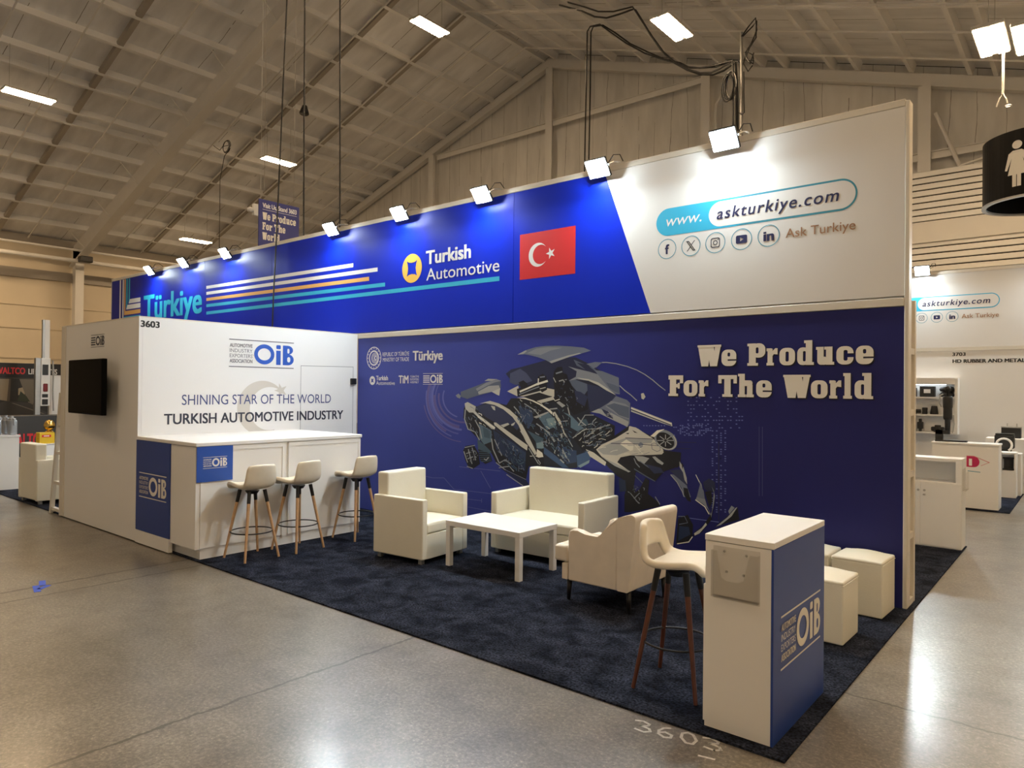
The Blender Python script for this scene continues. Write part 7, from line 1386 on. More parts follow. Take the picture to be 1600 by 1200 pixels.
def web(fr, X, parent, full=True):
    """pill shaped address line with a row of round icons; X shifts the layout"""
    fl = Flat(*fr)
    if full: fl.poly(rrect(X-2.246, 3.268, X-.384, 3.540, .136, 12), P_TEAL, .001); fl.poly(rrect(X-2.246, 3.268, X-1.30, 3.540, .136, 12), P_CYAN, .0012)
    else: fl.poly(rrect(X-2.246, 3.268, X-.384, 3.540, .136, 12), P_CYAN, .001)
    fl.poly(rrect(X-1.691, 3.286, X-.399, 3.523, .118, 12), FABRIC_WHITE, .0016)
    fl.text('www.', P_WHITE, X-2.137, X-1.765, 3.362, .105, shear=.2, h=.002, cap='H'); fl.text('askturkiye.com', P_NAVY, X-1.612, X-.528, 3.357, .104, bold=.012, shear=.2, space=1.15, h=.003, cap='H')
    fl.build('web_address', parent, 'pill shaped address askturkiye.com')
    fl = Flat(*fr); cs = [(X+v, 3.138) for v in (-2.125, -1.872, -1.624, -1.371, -1.122)]
    for c in cs: fl.ring(c[0], c[1], .099, .099, .007, P_TEAL)
    x, z = cs[0]; fl.text('f', P_NAVY, x-.022, x+.024, z-.048, .09, bold=.04)
    x, z = cs[1]
    fl.poly([[(x-.05, z+.05), (x-.022, z+.05), (x+.05, z-.05), (x+.022, z-.05)], [(x-.034, z+.042), (x-.026, z+.042), (x+.034, z-.042), (x+.026, z-.042)]], P_DARK); fl.poly([(x+.034, z+.05), (x+.044, z+.05), (x+.005, z+.004), (x, z+.01)], P_DARK); fl.poly([(x-.044, z-.05), (x-.034, z-.05), (x+.0, z-.01), (x-.006, z-.004)], P_DARK)
    x, z = cs[2]; fl.poly([rrect(x-.046, z-.046, x+.046, z+.046, .02), rrect(x-.037, z-.037, x+.037, z+.037, .014)], P_DARK); fl.ring(x, z, .023, .023, .008, P_DARK); fl.poly(ellp(x+.027, z+.027, .006, .006, 12), P_DARK)
    x, z = cs[3]; fl.poly([rrect(x-.053, z-.038, x+.053, z+.038, .014), [(x-.013, z-.018), (x+.020, z), (x-.013, z+.018)]], P_NAVY)
    x, z = cs[4]; fl.text('in', P_NAVY, x-.047, x+.05, z-.043, .085, bold=.045)
    fl.text('Ask Turkiye', P_BROWN, X-.971, X-.398, 3.098, .078, bold=.004, cap='T')
    fl.build('social_icons', parent, 'five round icons and brown lettering Ask Turkiye')
web(fH(), 0., hd)

# ------------------------------------------------------------------ floodlights on the fascia
def flood(x, y, z, label, grp='floodlights along the header fascia'):
    t = thing('floodlight', label, 'floodlight', (x, y, z), 0, grp); R = Matrix.Rotation(math.radians(-52), 3, 'X')
    q = MB(); q.box((-.13, -.105, .006), (.13, .105, .035), bev=.008, rot=R, piv=(0, 0, 0))
    for i in range(6): q.box((-.11+i*.04, -.08, .03), (-.10+i*.04, .08, .055), rot=R, piv=(0, 0, 0))
    q.build('housing', BLACKM, t)
    q = MB(); q.box((-.115, -.09, -.004), (.115, .09, .006), rot=R, piv=(0, 0, 0)); q.build('led_panel', FLOOD_LED, t)
    q = MB(); q.tube([(.135, 0, .02), (.155, .06, .06), (.155, .16, .085), (.155, .20, .085)], .009, 6); q.build('arm', STEEL, t)
    q = MB(); q.tube([(.12, .02, .04), (.16, .06, .13), (.20, .12, .14), (.19, .2, .095)], .006, 6); q.build('lead', BLACK, t)
FZ = 4.035
for x, lb in ((-13.5, 'floodlight farthest left on the header, over the letter T'), (-12.05, 'second floodlight from the left end of the header'), (-10.5, 'third floodlight from the left end, right of the word Türkiye'),
              (-7.45, 'floodlight left of the middle of the header, over the white stripe ends'), (-5.95, 'floodlight over the gold disc on the header'), (-4.48, 'floodlight just left of the red flag'),
              (-2.85, 'floodlight over the slanted edge between blue and white fabric, two cables above it'), (-1.48, 'floodlight over the white fabric and the www. address')):
    flood(x, -.17, FZ, lb)
# ------------------------------------------------------------------ white storage closet
CX = -6.99; CH = 2.49
cl = thing('storage_closet', 'white walled storage closet numbered 3603 standing at the left of the booth', 'closet', (-8.1, -1.5, 0))
q = MB(); q.box((CX-.05, -2.96, .012), (CX, -.012, CH)); q.build('side_panel', WHITE, cl, True)
q = MB(); q.box((-9.20, -3., .012), (CX, -2.961, CH)); q.build('front_panel', WHITE_SIDE, cl, True)
q = MB(); q.box((-9.345, -3.01, .012), (-9.204, -2.94, CH+.012), bev=.006, seg=1); q.build('corner_post', PROFILE, cl, True)
q = MB(); q.box((-9.34, -2.94, .012), (-9.29, -.012, CH)); q.build('side_panel', WHITE_SIDE, cl, True)
q = MB(); q.box((-9.345, -3.002, CH+.001), (CX+.002, -.012, CH+.012)); q.build('top_rail', PROFILE, cl, True)
fr = fF(CX)
fl = Flat(*fr); fl.text('3603', P_BLACK, -2.985, -2.778, 2.384, .068, bold=.04); fl.build('stand_number', cl, 'black stand number 3603')
fl = Flat(*fr); oib(fl, -1.95, 1.97, .90, .345, P_OIB, P_GREY); fl.build('association_logo', cl, 'big blue letters with small grey lettering')
fl = Flat(*fr)
cy, cz, R_ = -1.49, 1.462, .345
a0, a1 = math.radians(48), math.radians(300)
out = [(cy+R_*math.cos(a0+(a1-a0)*i/40), cz+R_*math.sin(a0+(a1-a0)*i/40)) for i in range(41)]
ic = (cy+.10, cz-.01); ri = R_*.80
b0 = math.atan2(out[0][1]-ic[1], out[0][0]-ic[0]); b1 = math.atan2(out[-1][1]-ic[1], out[-1][0]-ic[0])+2*PI
fl.poly(out+[(ic[0]+ri*math.cos(b1+(b0-b1)*i/40), ic[1]+ri*math.sin(b1+(b0-b1)*i/40)) for i in range(41)], P_BEIGE, .001)
fl.poly(star(-1.232, 1.684, .10, rot=180), P_BEIGE, .001); fl.build('crescent_print', cl, 'pale grey crescent and star')
fl = Flat(*fr); fl.text('SHINING STAR OF THE WORLD', pr('slate', (.05, .07, .20)), -2.517, -.458, 1.511, .118, bold=-.006, base1=1.517); fl.build('slogan_line', cl)
fl = Flat(*fr); fl.text('TURKISH AUTOMOTIVE INDUSTRY', P_DARK, -2.718, -.248, 1.292, .117, bold=.022); fl.build('slogan_line', cl)
fl = Flat(*fr)
fl.poly(rect(-.941, 1.08, -.935, 2.018), P_SEAMW, .001); fl.poly(rect(-.086, 1.08, -.080, 2.026), P_SEAMW, .001); fl.poly([(-.941, 2.012), (-.08, 2.022), (-.08, 2.028), (-.941, 2.018)], P_SEAMW, .001)
d_ = fl.build('door', cl, 'flush door outline in the white wall')
q = MB(); q.box((CX+.0, -.135, 1.775), (CX+.035, -.045, 1.862), bev=.008); k = q.build('lock', BLACK, d_, False); k['label'] = 'black door lock'
fl = Flat((0, -3., 0), (1, 0, 0), (0, 0, 1), (0, -1, 0)); oib(fl, -8.36, 2.192, .415, .152, P_DARK, fine=False); fl.build('association_logo', cl, 'small dark logo')
# television
tv = thing('television', 'black wall television on the front of the white closet', 'television', (-8.3, -3., 1.38))
R_ = Matrix.Rotation(math.radians(-2), 3, 'Z'); PV = (-8.05, -3.14, 1.7)
q = MB(); q.box((-8.66, -3.165, 1.385), (-7.5, -3.11, 2.035), bev=.008, rot=R_, piv=PV); q.build('casing', TV_CASE, tv, True)
q = MB(); q.box((-8.65, -3.168, 1.405), (-7.51, -3.164, 2.026), rot=R_, piv=PV); q.build('screen', SCREEN, tv, True)
q = MB(); q.box((-8.3, -3.115, 1.48), (-7.85, -3.003, 1.9), bev=.01); q.build('wall_mount', BLACKM, tv, True)
# white ladder frame at the left end
t = thing('ladder_frame', 'white ladder shaped frame leaning at the left end of the closet', 'frame', (-9.6, -2.97, 0))
q = MB()
q.cone((-9.705, -2.985, .0), (-9.40, -2.985, 1.62), .035, .03, 4); q.build('rail', PROFILE, t, True)
q = MB(); q.box((-9.42, -2.99, 0), (-9.37, -2.95, 2.0)); q.build('rail', PROFILE, t, True)
for z in (.06, .42, .82, 1.2):
    q = MB(); xa = -9.705+z*.188; q.box((xa, -3.0, z-.02), (-9.38, -2.95, z+.02)); q.build('rung', PROFILE, t, True)

# ------------------------------------------------------------------ reception counter
ct = thing('reception_counter', 'white reception counter with blue logo panels in front of the closet', 'counter', (-6.3, -2., 0))
q = MB(); q.box((CX+.004, -2.955, .10), (-5.66, -1.0, 1.135)); q.build('body', WHITE, ct, True)
q = MB(); q.box((-6.17, -3.0, .12), (-5.645, -2.956, 1.13)); q.build('end_panel', WHITE_SIDE, ct, True)
q = MB(); q.box((CX+.002, -3.012, 1.135), (-5.625, -.985, 1.172), bev=.004, seg=1); q.build('worktop', WHITE, ct, True)
q = MB(); q.box((CX+.004, -2.94, .014), (-5.665, -1.0, .118)); q.build('plinth', WHITE, ct, True)
for a, c in ((-2.955, -2.02), (-1.972, -1.0)):
    q = MB(); q.box((-5.66, a, .125), (-5.645, c, 1.13)); q.box((-5.645, a, 1.085), (-5.637, c, 1.13)); q.box((-5.645, a, .125), (-5.637, a+.03, 1.085)); q.box((-5.645, c-.03, .125), (-5.637, c, 1.085)); q.build('front_panel', WHITE, ct, True)
q = MB(); q.box((-6.985, -3.015, .012), (-6.178, -2.975, .15)); q.box((-6.985, -3.0, .15), (-6.178, -2.975, 1.13)); q.build('side_base', WHITE_SIDE, ct, True)
q = MB(); q.box((-6.985, -3.012, .152), (-6.178, -3.0, 1.133)); bt = q.build('blue_side_panel', BLUE_PANEL, ct, True)
fl = Flat((0, -3.012, 0), (1, 0, 0), (0, 0, 1), (0, -1, 0)); oib(fl, -6.90, .52, .655, .268, P_CREAM, fine=True); fl.build('association_logo', bt, 'cream logo')
q = MB(); q.box((-5.637, -2.998, .782), (-5.630, -2.624, 1.133)); bl = q.build('logo_panel', BLUE_LOGO, ct, True); bl['label'] = 'bright blue logo panel'
fl = Flat(*fF(-5.630)); oib(fl, -2.937, .914, .25, .113, P_WHITE, fine=True); fl.build('association_logo', bl)

# ------------------------------------------------------------------ podium with brochure pocket
pd = thing('podium', 'tall white podium with a blue logo side at the front corner of the carpet', 'podium', (-.225, -2.48, 0))
q = MB(); q.box((-.40, -2.89, .014), (-.062, -2.07, .965)); q.build('body', WHITE_SIDE, pd, True)
q = MB(); q.box((-.403, -2.893, .968), (-.05, -2.065, 1.0), bev=.002, seg=1); q.build('top', WHITE, pd, True)
q = MB(); q.box((-.062, -2.892, .014), (-.05, -2.067, .967)); q.build('blue_side_panel', BLUE_PANEL, pd, True)
q = MB(); q.box((-.418, -2.87, .03), (-.401, -2.09, .735)); q.build('door', WHITE_SIDE, pd, True)
fl = Flat(*fF(-.05)); oib(fl, -2.79, .352, .645, .27, P_CREAM); fl.build('association_logo', pd, 'cream logo on the blue side')
bh = thing('brochure_holder', 'clear empty brochure pocket screwed to the front of the tall podium', 'brochure holder', (-.235, -2.9, .68))
q = MB(); q.box((-.355, -2.8985, .682), (-.115, -2.8945, .948)); q.build('back_plate', CLEAR, bh, True)
q = MB(); q.prism([(-.352, .70), (-.118, .70), (-.118, .93), (-.155, .93), (-.185, .80), (-.215, .785), (-.275, .785), (-.30, .80), (-.325, .93), (-.352, .93)], lambda u, v: (u, -2.930, v), lambda u, v: (u, -2.927, v))
q.box((-.352, -2.93, .695), (-.118, -2.8985, .70)); q.box((-.355, -2.93, .695), (-.352, -2.8985, .93)); q.box((-.118, -2.93, .695), (-.115, -2.8985, .93)); q.build('pocket', CLEAR, bh, True)
for x, z in ((-.297, .925), (-.183, .920), (-.285, .825), (-.197, .820)):
    q = MB(); q.cone((x, -2.8985, z), (x, -2.904, z), .007, .005, 10); q.build('screw', STEEL, bh, True)

# ------------------------------------------------------------------ cube armchairs and sofa
def lounge(label, cat, name, w, d, loc, rz, group=None, bi=.058, bj=.058):
    """faces local -Y; origin on the floor at the centre"""
    t = thing(name, label, cat, loc, rz, group); aw, ah = .075, .647; sb = dict(bev=.014, seg=3)
    for sg in (-1, 1):
        x0, x1 = sorted((sg*w/2, sg*(w/2-aw))); q = MB(); q.box((x0, -d/2, .06), (x1, d/2, ah), **sb); q.build('arm', LEATHER, t, smooth=True, wn=True)
    q = MB(); q.box((-w/2+aw-.002, -d/2+.008, .06), (w/2-aw+.002, d/2-.17, .30), bev=.003, seg=1); q.build('base', LEATHER, t, smooth=True, wn=True)
    # crowned seat cushion
    q = MB(); q.box((-w/2+aw+.003, -d/2+.006, .302), (w/2-aw-.003, d/2-.14, .402), bev=.022, seg=4)
    bmesh.ops.subdivide_edges(q.bm, edges=[e for e in q.bm.edges if e.calc_length() > .2], cuts=4, use_grid_fill=True)
    for v in q.bm.verts:
        if v.co.z > .39: v.co.z += .018*max(0, 1-(2*v.co.x/w)**2)*max(0, 1-((v.co.y+.07)/(d/2))**2)
    q.build('seat_cushion', LEATHER, t, smooth=True, wn=True)
    q = MB(); R = Matrix.Rotation(math.radians(-1.2), 3, 'X'); q.box((-w/2+bi, d/2-.155, .062), (w/2-bj, d/2-.006, .872), bev=.022, seg=4, rot=R, piv=(0, d/2, .30)); q.build('backrest', LEATHER, t, smooth=True, wn=True)
    for sx in (-1, 1):
        for sy in (-1, 1):
            q = MB(); q.box((sx*(w/2-.055)-.022, sy*(d/2-.06)-.022, .012), (sx*(w/2-.055)+.022, sy*(d/2-.06)+.022, .062)); q.build('foot', STEEL, t)
    return t
lounge('cream cube armchair beside the bar stools, facing the coffee table', 'armchair', 'cube_armchair', .70, .675, (-4.225, -1.318, 0), math.radians(94.8), 'cream cube armchairs')
lounge('cream two seat sofa with its back to the blue graphic wall', 'sofa', 'sofa', 1.15, .68, (-3.205, -.385, 0), math.radians(2.4), None, .105, .045)
lounge('cream cube armchair at far left beside the white display counter', 'armchair', 'cube_armchair', .70, .675, (-10.80, -2.63, 0), math.radians(183), 'cream cube armchairs')

# ------------------------------------------------------------------ coffee table
t = thing('coffee_table', 'low white coffee table in the middle of the lounge', 'table', (-3.262, -1.17, 0), math.radians(.7))
q = MB(); q.box((-.46, -.29, .402), (.46, .29, .452), bev=.003, seg=1); q.build('tabletop', WHITE, t)
for sx in (-1, 1):
    for sy in (-1, 1):
        q = MB(); xa, xb = sorted((sx*.457, sx*.405)); ya, yb = sorted((sy*.287, sy*.235)); q.box((xa, ya, .012), (xb, yb, .401), bev=.002, seg=1); q.build('leg', WHITE, t)

# ------------------------------------------------------------------ fabric armchair with black legs (faces local -X)
t = thing('fabric_armchair', 'cream suede armchair with low sloping arms and black legs, by the dark legged stool', 'armchair', (-1.895, -1.285, 0), math.radians(0))
W2 = .345
side = [(-.25, .185), (-.258, .54), (-.243, .588), (-.21, .606), (-.16, .598), (-.09, .578), (-.01, .560), (.03, .56), (.065, .585), (.10, .65), (.135, .70), (.19, .737), (.205, .742), (.205, .185)]
for sg in (-1, 1):
    q = MB(); y0, y1 = sorted((sg*W2, sg*(W2-.08))); q.prism(side, lambda u, v: (u, y0, v), lambda u, v: (u, y1, v))
    bmesh.ops.bevel(q.bm, geom=[e for e in q.bm.edges if abs(e.verts[0].co.y-e.verts[1].co.y) < 1e-5], offset=.016, segments=3, profile=.5, affect='EDGES')
    q.build('arm', SUEDE, t, smooth=True, wn=True)
q = MB(); q.prism([(.2055, .186), (.304, .186), (.366, .745), (.36, .775), (.325, .785), (.225, .755), (.2055, .744)], lambda u, v: (u, -W2, v), lambda u, v: (u, W2, v))
bmesh.ops.bevel(q.bm, geom=[e for e in q.bm.edges if abs(e.verts[0].co.y-e.verts[1].co.y) > .1], offset=.012, segments=3, profile=.5, affect='EDGES'); q.build('backrest', SUEDE, t, smooth=True, wn=True)
q = MB(); q.box((.06, -W2+.085, .42), (.18, W2-.085, .70), bev=.045, seg=4, rot=Matrix.Rotation(math.radians(7), 3, 'Y')); q.build('back_cushion', SUEDE, t, smooth=True, wn=True)
q = MB(); q.box((-.26, -W2+.082, .187), (.204, W2-.082, .318)); q.build('seat_frame', SUEDE, t)
q = MB(); q.box((-.40, -W2+.082, .32), (.15, W2-.082, .465), bev=.035, seg=4); q.build('seat_cushion', SUEDE, t, smooth=True, wn=True)
q = MB(); q.box((-.40, -W2+.006, .325), (-.265, W2-.006, .46), bev=.025, seg=4); q.build('cushion_front', SUEDE, t, smooth=True, wn=True)
q = MB(); q.box((-.318, -W2+.006, .187), (-.262, W2-.006, .318), bev=.006); q.build('front_rail', SUEDE, t, smooth=True, wn=True)
for x in (-.275, .275):
    for y in (-.285, .285):
        q = MB(); q.cone((x*1.03, y*1.0, .0135), (x, y, .19), .014, .024, 12); q.build('leg', DARKLEG, t, smooth=True)

# ------------------------------------------------------------------ bar stools (face local -X)
PROF = [(-.205, .688), (-.20, .714), (-.17, .722), (-.10, .714), (-.02, .702), (.06, .698), (.125, .708), (.165, .742), (.186, .802), (.199, .868), (.209, .930), (.213, .960)]
def stool(label, loc, rz, wood, group, slot=False, zs=1.):
    t = thing('bar_stool', label, 'stool', loc, rz, group)
    bm = bmesh.new(); NT = 10; G = []
    for i, (x, z) in enumerate(PROF):
        f = i/(len(PROF)-1)
        hw = ([.150, .178, .192, .200, .206, .208, .206, .200, .188, .170, .150, .122] if slot else [.140, .168, .180, .186, .190, .190, .188, .184, .180, .174, .166, .145])[i]
        row = []
        for j in range(NT+1):
            u = -1+2*j/NT
            lift = .030*abs(u)**2.6*(1 if .12 < f < .62 else .35)
            fwd = -.055*abs(u)**2.2*(f if f > .5 else 0)
            row.append(bm.verts.new((x+fwd, u*hw, z*1.+lift*(1 if f < .7 else 0))))
        G.append(row)
    for i in range(len(PROF)-1):
        for j in range(NT):
            if slot and i in (6, 7) and 2 <= j <= 7: continue
            bm.faces.new((G[i][j], G[i][j+1], G[i+1][j+1], G[i+1][j]))
    q = MB(); q.bm.free(); q.bm = bm
    o = q.build('seat', SEATFAB, t, smooth=True, mods=(('SOLIDIFY', dict(thickness=.042, offset=-1)), ('SUBSURF', dict(levels=2, render_levels=2))))
    q = MB(); q.cone((-.01, 0, .655), (-.01, 0, .685), .05, .07, 24); q.build('seat_base', BLACKM, t, smooth=False)
    for sx in (-1, 1):
        for sy in (-1, 1):
            top = Vector((sx*.085-.01, sy*.085, .694)); bot = Vector((sx*.188-.01, sy*.188, .0135)); mid = top.lerp(bot, .18)
            q = MB(); q.cone(mid, bot, .0165, .0115, 14); L_ = q.build('leg', wood, t, smooth=False)
            q = MB(); q.cone(top, mid, .019, .0178, 14); q.build('leg_sleeve', BLACKM, L_)
    q = MB(); q.ring((-.01, 0, .280), .203, .0065, 44, 8); q.build('footrest_ring', BLACKM, t, smooth=True)
    return t
stool('first beech legged bar stool, nearest the blue logo panel on the counter', (-5.385, -2.54, 0), math.radians(2), WOOD_L, 'cream bar stools with beech legs')
stool('middle beech legged bar stool of the three along the counter', (-5.375, -2.01, 0), math.radians(8), WOOD_L, 'cream bar stools with beech legs')
stool('beech legged bar stool beside the cube armchair, at the far end of the counter', (-5.385, -1.235, 0), math.radians(4), WOOD_L, 'cream bar stools with beech legs')
stool('cream bar stool with dark walnut legs and a slot in its back, beside the podium', (-.745, -2.53, 0), math.radians(184), WOOD_D, None, slot=True)

# ------------------------------------------------------------------ ottomans
def ottoman(label, x, y, rz):
    t = thing('ottoman', label, 'ottoman', (x, y, 0), rz, 'cream cube ottomans'); a = .185
    q = MB(); q.box((-a, -a, .016), (a, a, .418), bev=.010, seg=3); q.build('body', LEATHER, t, smooth=True, wn=True)
    q = MB(); q.box((-a-.001, -a-.001, .416), (a+.001, a+.001, .445), bev=.012, seg=3)
    bmesh.ops.subdivide_edges(q.bm, edges=[e for e in q.bm.edges if e.calc_length() > .2], cuts=5, use_grid_fill=True)
    for v in q.bm.verts:
        if v.co.z > .435: v.co.z += .040*max(0, 1-(v.co.x/a)**2)*max(0, 1-(v.co.y/a)**2)
    l = q.build('padded_top', LEATHER, t, smooth=True, wn=True)
    q = MB(); q.tube([(-a, -a, .417), (a, -a, .417), (a, a, .417), (-a, a, .417)], .004, 6, True); q.build('piping', LEATHER, l)
ottoman('cream cube ottoman nearest the podium', -.345, -1.035, math.radians(-1))
ottoman('cream cube ottoman against the right end of the blue wall', -.27, -.235, math.radians(-2))
ottoman('cream cube ottoman mostly hidden behind the podium, beside the one at the wall end', -.665, -.24, 0)

# ------------------------------------------------------------------ cables over the header
def cable(label, runs, r=.011, m=None):
    q = MB()
    for pts in runs: q.tube(pts, r, 8)
    return props(q.build('power_cable', m or BLACK), label, 'cable')
cable('leftmost hanging black cable, dropping in front of the blue header to the closet', [[(-9.15, -.055, 2.55), (-9.12, -.055, 3.2), (-9.06, -.05, 4.2), (-8.83, -.06, 7.9), (-8.55, -.06, 12.3)]], .012)
cable('second black hanging cable from the left, ending behind the header rail', [[(-8.575, .13, 3.6), (-8.575, .13, 4.2), (-8.60, .13, 5.9), (-8.618, .13, 7.85), (-8.6, .13, 12.3)]], .012)
cable('third hanging black cable, dropping beside the floodlight left of the gold disc', [[(-7.63, .13, 3.6), (-7.63, .13, 4.3), (-7.69, .13, 7.5), (-7.7, .13, 12.0)]], .012)
Y4 = 10.4
def P4(l): return [(x, Y4, z) for x, z in l]
A_ = [(-10.131, 6.0), (-10.131, 8.11), (-10.104, 10.288), (-10.082, 12.0), (-9.984, 12.108), (-9.661, 12.068), (-9.282, 11.71), (-8.792, 11.261), (-8.224, 10.819), (-7.768, 10.541), (-7.283, 10.279), (-6.982, 10.093), (-6.627, 9.964), (-6.321, 9.923), (-6.041, 9.919), (-5.767, 9.904), (-5.689, 9.798), (-5.638, 9.108), (-5.617, 7.98), (-5.611, 5.5)]
cable('pair of black cables looping from above the floodlight to the pole on the right', [P4(A_), [(x+.09+.02*math.sin(i), Y4+.05, z-.03*(i % 2)) for i, (x, z) in enumerate(A_)]], .021)
cable('black cable slung low from the roof ridge, sagging to the pole', [P4([(-11.078, 13.10), (-10.314, 12.677), (-9.842, 12.344), (-9.436, 12.175), (-9.042, 12.141), (-8.54, 12.131), (-8.326, 11.757), (-8.045, 11.256), (-7.726, 10.751), (-7.326, 10.291), (-6.982, 10.014), (-6.646, 9.81), (-6.278, 9.692), (-6.0, 9.717), (-5.709, 9.834), (-5.681, 9.6), (-5.66, 7.9), (-5.66, 5.5)])], .026)
cable('upper black cable slung from the roof ridge beside a twin sagging to the pole', [[(x, Y4-.12, z) for x, z in [(-10.693, 13.0), (-10.157, 12.689), (-9.639, 12.371), (-9.14, 12.204), (-8.54, 12.131), (-8.279, 11.7), (-7.908, 11.09), (-7.547, 10.536), (-7.196, 10.194), (-6.855, 9.939), (-6.563, 9.779), (-6.279, 9.707), (-6.04, 9.74), (-5.728, 9.828), (-5.70, 9.3), (-5.70, 5.5)]]], .022)
coil = []
for k in range(5):
    n = 22
    for i in range(n):
        a = 2*PI*i/n; coil.append((-5.75+(.13+.018*math.sin(k*2.1))*math.cos(a)-.02*k, Y4-.08-.02*k-.002*i, 9.26+(.33+.03*math.sin(k*1.7))*math.sin(a)-.02*k))
cable('coil of black cable tied to the thin pole on the right', [coil, [(-5.49, Y4, 9.55), (-5.485, Y4, 9.07), (-5.469, Y4, 8.54), (-5.53, Y4, 8.5), (-5.603, Y4, 8.58)]], .017)
cable('tangle of black cable at the top of the thin pole', [P4([(-5.549, 10.43), (-5.391, 10.604), (-5.206, 10.773), (-5.174, 10.46), (-5.25, 10.3), (-5.313, 10.171), (-5.462, 9.993), (-5.385, 9.784), (-5.253, 9.672), (-5.25, 9.8), (-5.273, 9.9), (-5.424, 10.019), (-5.498, 9.743), (-5.383, 9.524), (-5.271, 9.64)]), [(x+.05, Y4-.06, z-.04) for x, z in [(-5.549, 10.43), (-5.3, 10.60), (-5.206, 10.70), (-5.22, 10.3), (-5.38, 10.1), (-5.46, 9.9), (-5.36, 9.7), (-5.27, 9.95)]]], .017)
q = MB(); q.cone((-5.55, Y4+.03, 5.2), (-5.565, Y4+.03, 10.55), .035, .035, 10); props(q.build('pole', STEEL), 'thin grey pole carrying coiled black cables above the header', 'pole')

lp_ = []
for k in range(3):
    lp_ += [(-24.05+(.22+.03*k)*math.cos(2*PI*i/14), 7.0+.02*k, 10.75+(.20+.02*k)*math.sin(2*PI*i/14)) for i in range(14)]
cable('thin dark wire hanging in a loop under the roof, right of the big frame', [[(-24.9, 6.95, 10.95), (-24.5, 7.0, 10.7), (-24.3, 7.0, 10.8)]+lp_+[(-24.15, 7.0, 10.4), (-24.45, 7.0, 9.6), (-24.45, 7.0, 6.2)]], .012)
# ------------------------------------------------------------------ hanging blue sign
t = thing('hanging_sign', 'hanging blue sign reading Visit Us, Stand 3603 above the header', 'sign', (-11., 1.2, 4.2))
q = MB(); q.box((-11.03, .77, 3.7), (-11., 1.635, 5.282)); q.build('board', pr('sign_blue', (.030, .034, .20)), t, True)
fl = Flat(*fF(-11.))
fl.text('Visit Us, Stand 3603', P_WHITE, .84, 1.575, 5.13, .085, bold=.035)
fl.poly(rect(.84, 5.09, 1.58, 5.097), P_WHITE)
slabfree(fl, 'We Produce', .84, 1.56, 4.90, .14, P_CREAM); slabfree(fl, 'For The', .84, 1.33, 4.71, .14, P_CREAM); slabfree(fl, 'World', .84, 1.21, 4.52, .14, P_CREAM)
fl.build('sign_lettering', t)
fl = Flat(*fF(-11.))
for pts, c in (([(.85, 4.2), (.95, 4.33), (1.05, 4.38), (1.2, 4.36), (1.35, 4.25), (1.25, 4.1), (1.0, 4.08)], 'k0'), ([(.85, 4.22), (.93, 4.34), (1.0, 4.26), (.93, 4.2)], 'g4'), ([(1.05, 4.45), (1.15, 4.49), (1.3, 4.45), (1.18, 4.40)], 'g3'), ([(1.1, 4.2), (1.25, 4.3), (1.36, 4.22), (1.25, 4.18)], 'w2')): fl.poly(pts, pc(c), .003 if c != 'k0' else .002)
fl.build('sign_car_graphic', t)
for y in (.88, 1.52):
    q = MB(); q.cone((-11.015, y, 5.28), (-11.015, y, roofz(-11.015)-.2), .0025, .0025, 6); q.build('hanging_wire', PURLIN_D, t, True)
EY0 = 2.39
t = thing('exit_light', 'small white emergency light box behind the hanging blue sign', 'light', (-14., 2.9, 5.8))
q = MB(); q.box((-14.1, EY0, 5.74), (-14.0, EY0+.4, 6.02), bev=.02); q.cone((-14.05, EY0+.2, 6.02), (-14.05, EY0+.2, roofz(-14.05)-.2), .003, .003, 6); q.build('box', WHITE, t, True)
for dy in (EY0-.06, EY0+.46):
    q = MB(); q.lathe([(.01, 0), (.07, .02), (.08, .08), (.03, .12)], (-14.05, dy, 5.80), 12); q.build('lamp_head', WHITE, t, True, smooth=True)

# ------------------------------------------------------------------ restroom drum sign
t = thing('restroom_sign', 'black drum shaped restroom sign with a white woman figure', 'sign', (.46, 7.95, 4.84))
CXD, CYD, RD = .46, 7.95, .80
def drum(r0, r1, z0_, z1_, m, name):
    q = MB(); n = 64; A = []
    for r, z in ((r1, z0_), (r1, z1_), (r0, z1_), (r0, z0_)): A.append([q.bm.verts.new((CXD+r*math.cos(2*PI*i/n), CYD+r*math.sin(2*PI*i/n), z)) for i in range(n)])
    for k in range(4):
        a, c = A[k], A[(k+1) % 4]
        for i in range(n): q.bm.faces.new((a[i], a[(i+1) % n], c[(i+1) % n], c[i]))
    return q.build(name, m, t, True, smooth=False)
drum(RD-.04, RD, 4.86, 5.90, mat('black_drum', (.006, .0055, .0055), .4, spec=.12), 'drum'); drum(RD-.05, RD+.012, 4.83, 4.862, STEEL, 'rim')
q = MB(); q.cone((CXD, CYD, 5.8), (CXD, CYD, roofz(CXD)-.2), .03, .03, 8); q.build('hanger', BLACKM, t, True)
q = MB(); q.cone((CXD, CYD, 5.82), (CXD, CYD, 5.86), RD-.05, RD-.05, 48); q.build('top_disc', BLACKM, t, True)
_ang = math.atan2(-6.325-CYD, 1.1426-CXD)-math.radians(22)
def onD(u, v): a = _ang+u/RD; return (CXD+(RD+.022)*math.cos(a), CYD+(RD+.022)*math.sin(a), v)
fig = [([(.0, 5.00), (.055, 5.00), (.055, 5.19), (.13, 5.19), (.075, 5.45), (.14, 5.27), (.175, 5.28), (.12, 5.53), (.06, 5.57), (-.06, 5.57), (-.12, 5.53), (-.175, 5.28), (-.14, 5.27), (-.075, 5.45), (-.13, 5.19), (-.065, 5.19), (-.065, 5.00), (-.01, 5.0), (-.01, 5.19), (0, 5.19)]), ellp(0, 5.655, .068, .066, 24)]
me = bpy.data.meshes.new('woman_figure'); V = []; Fs = []
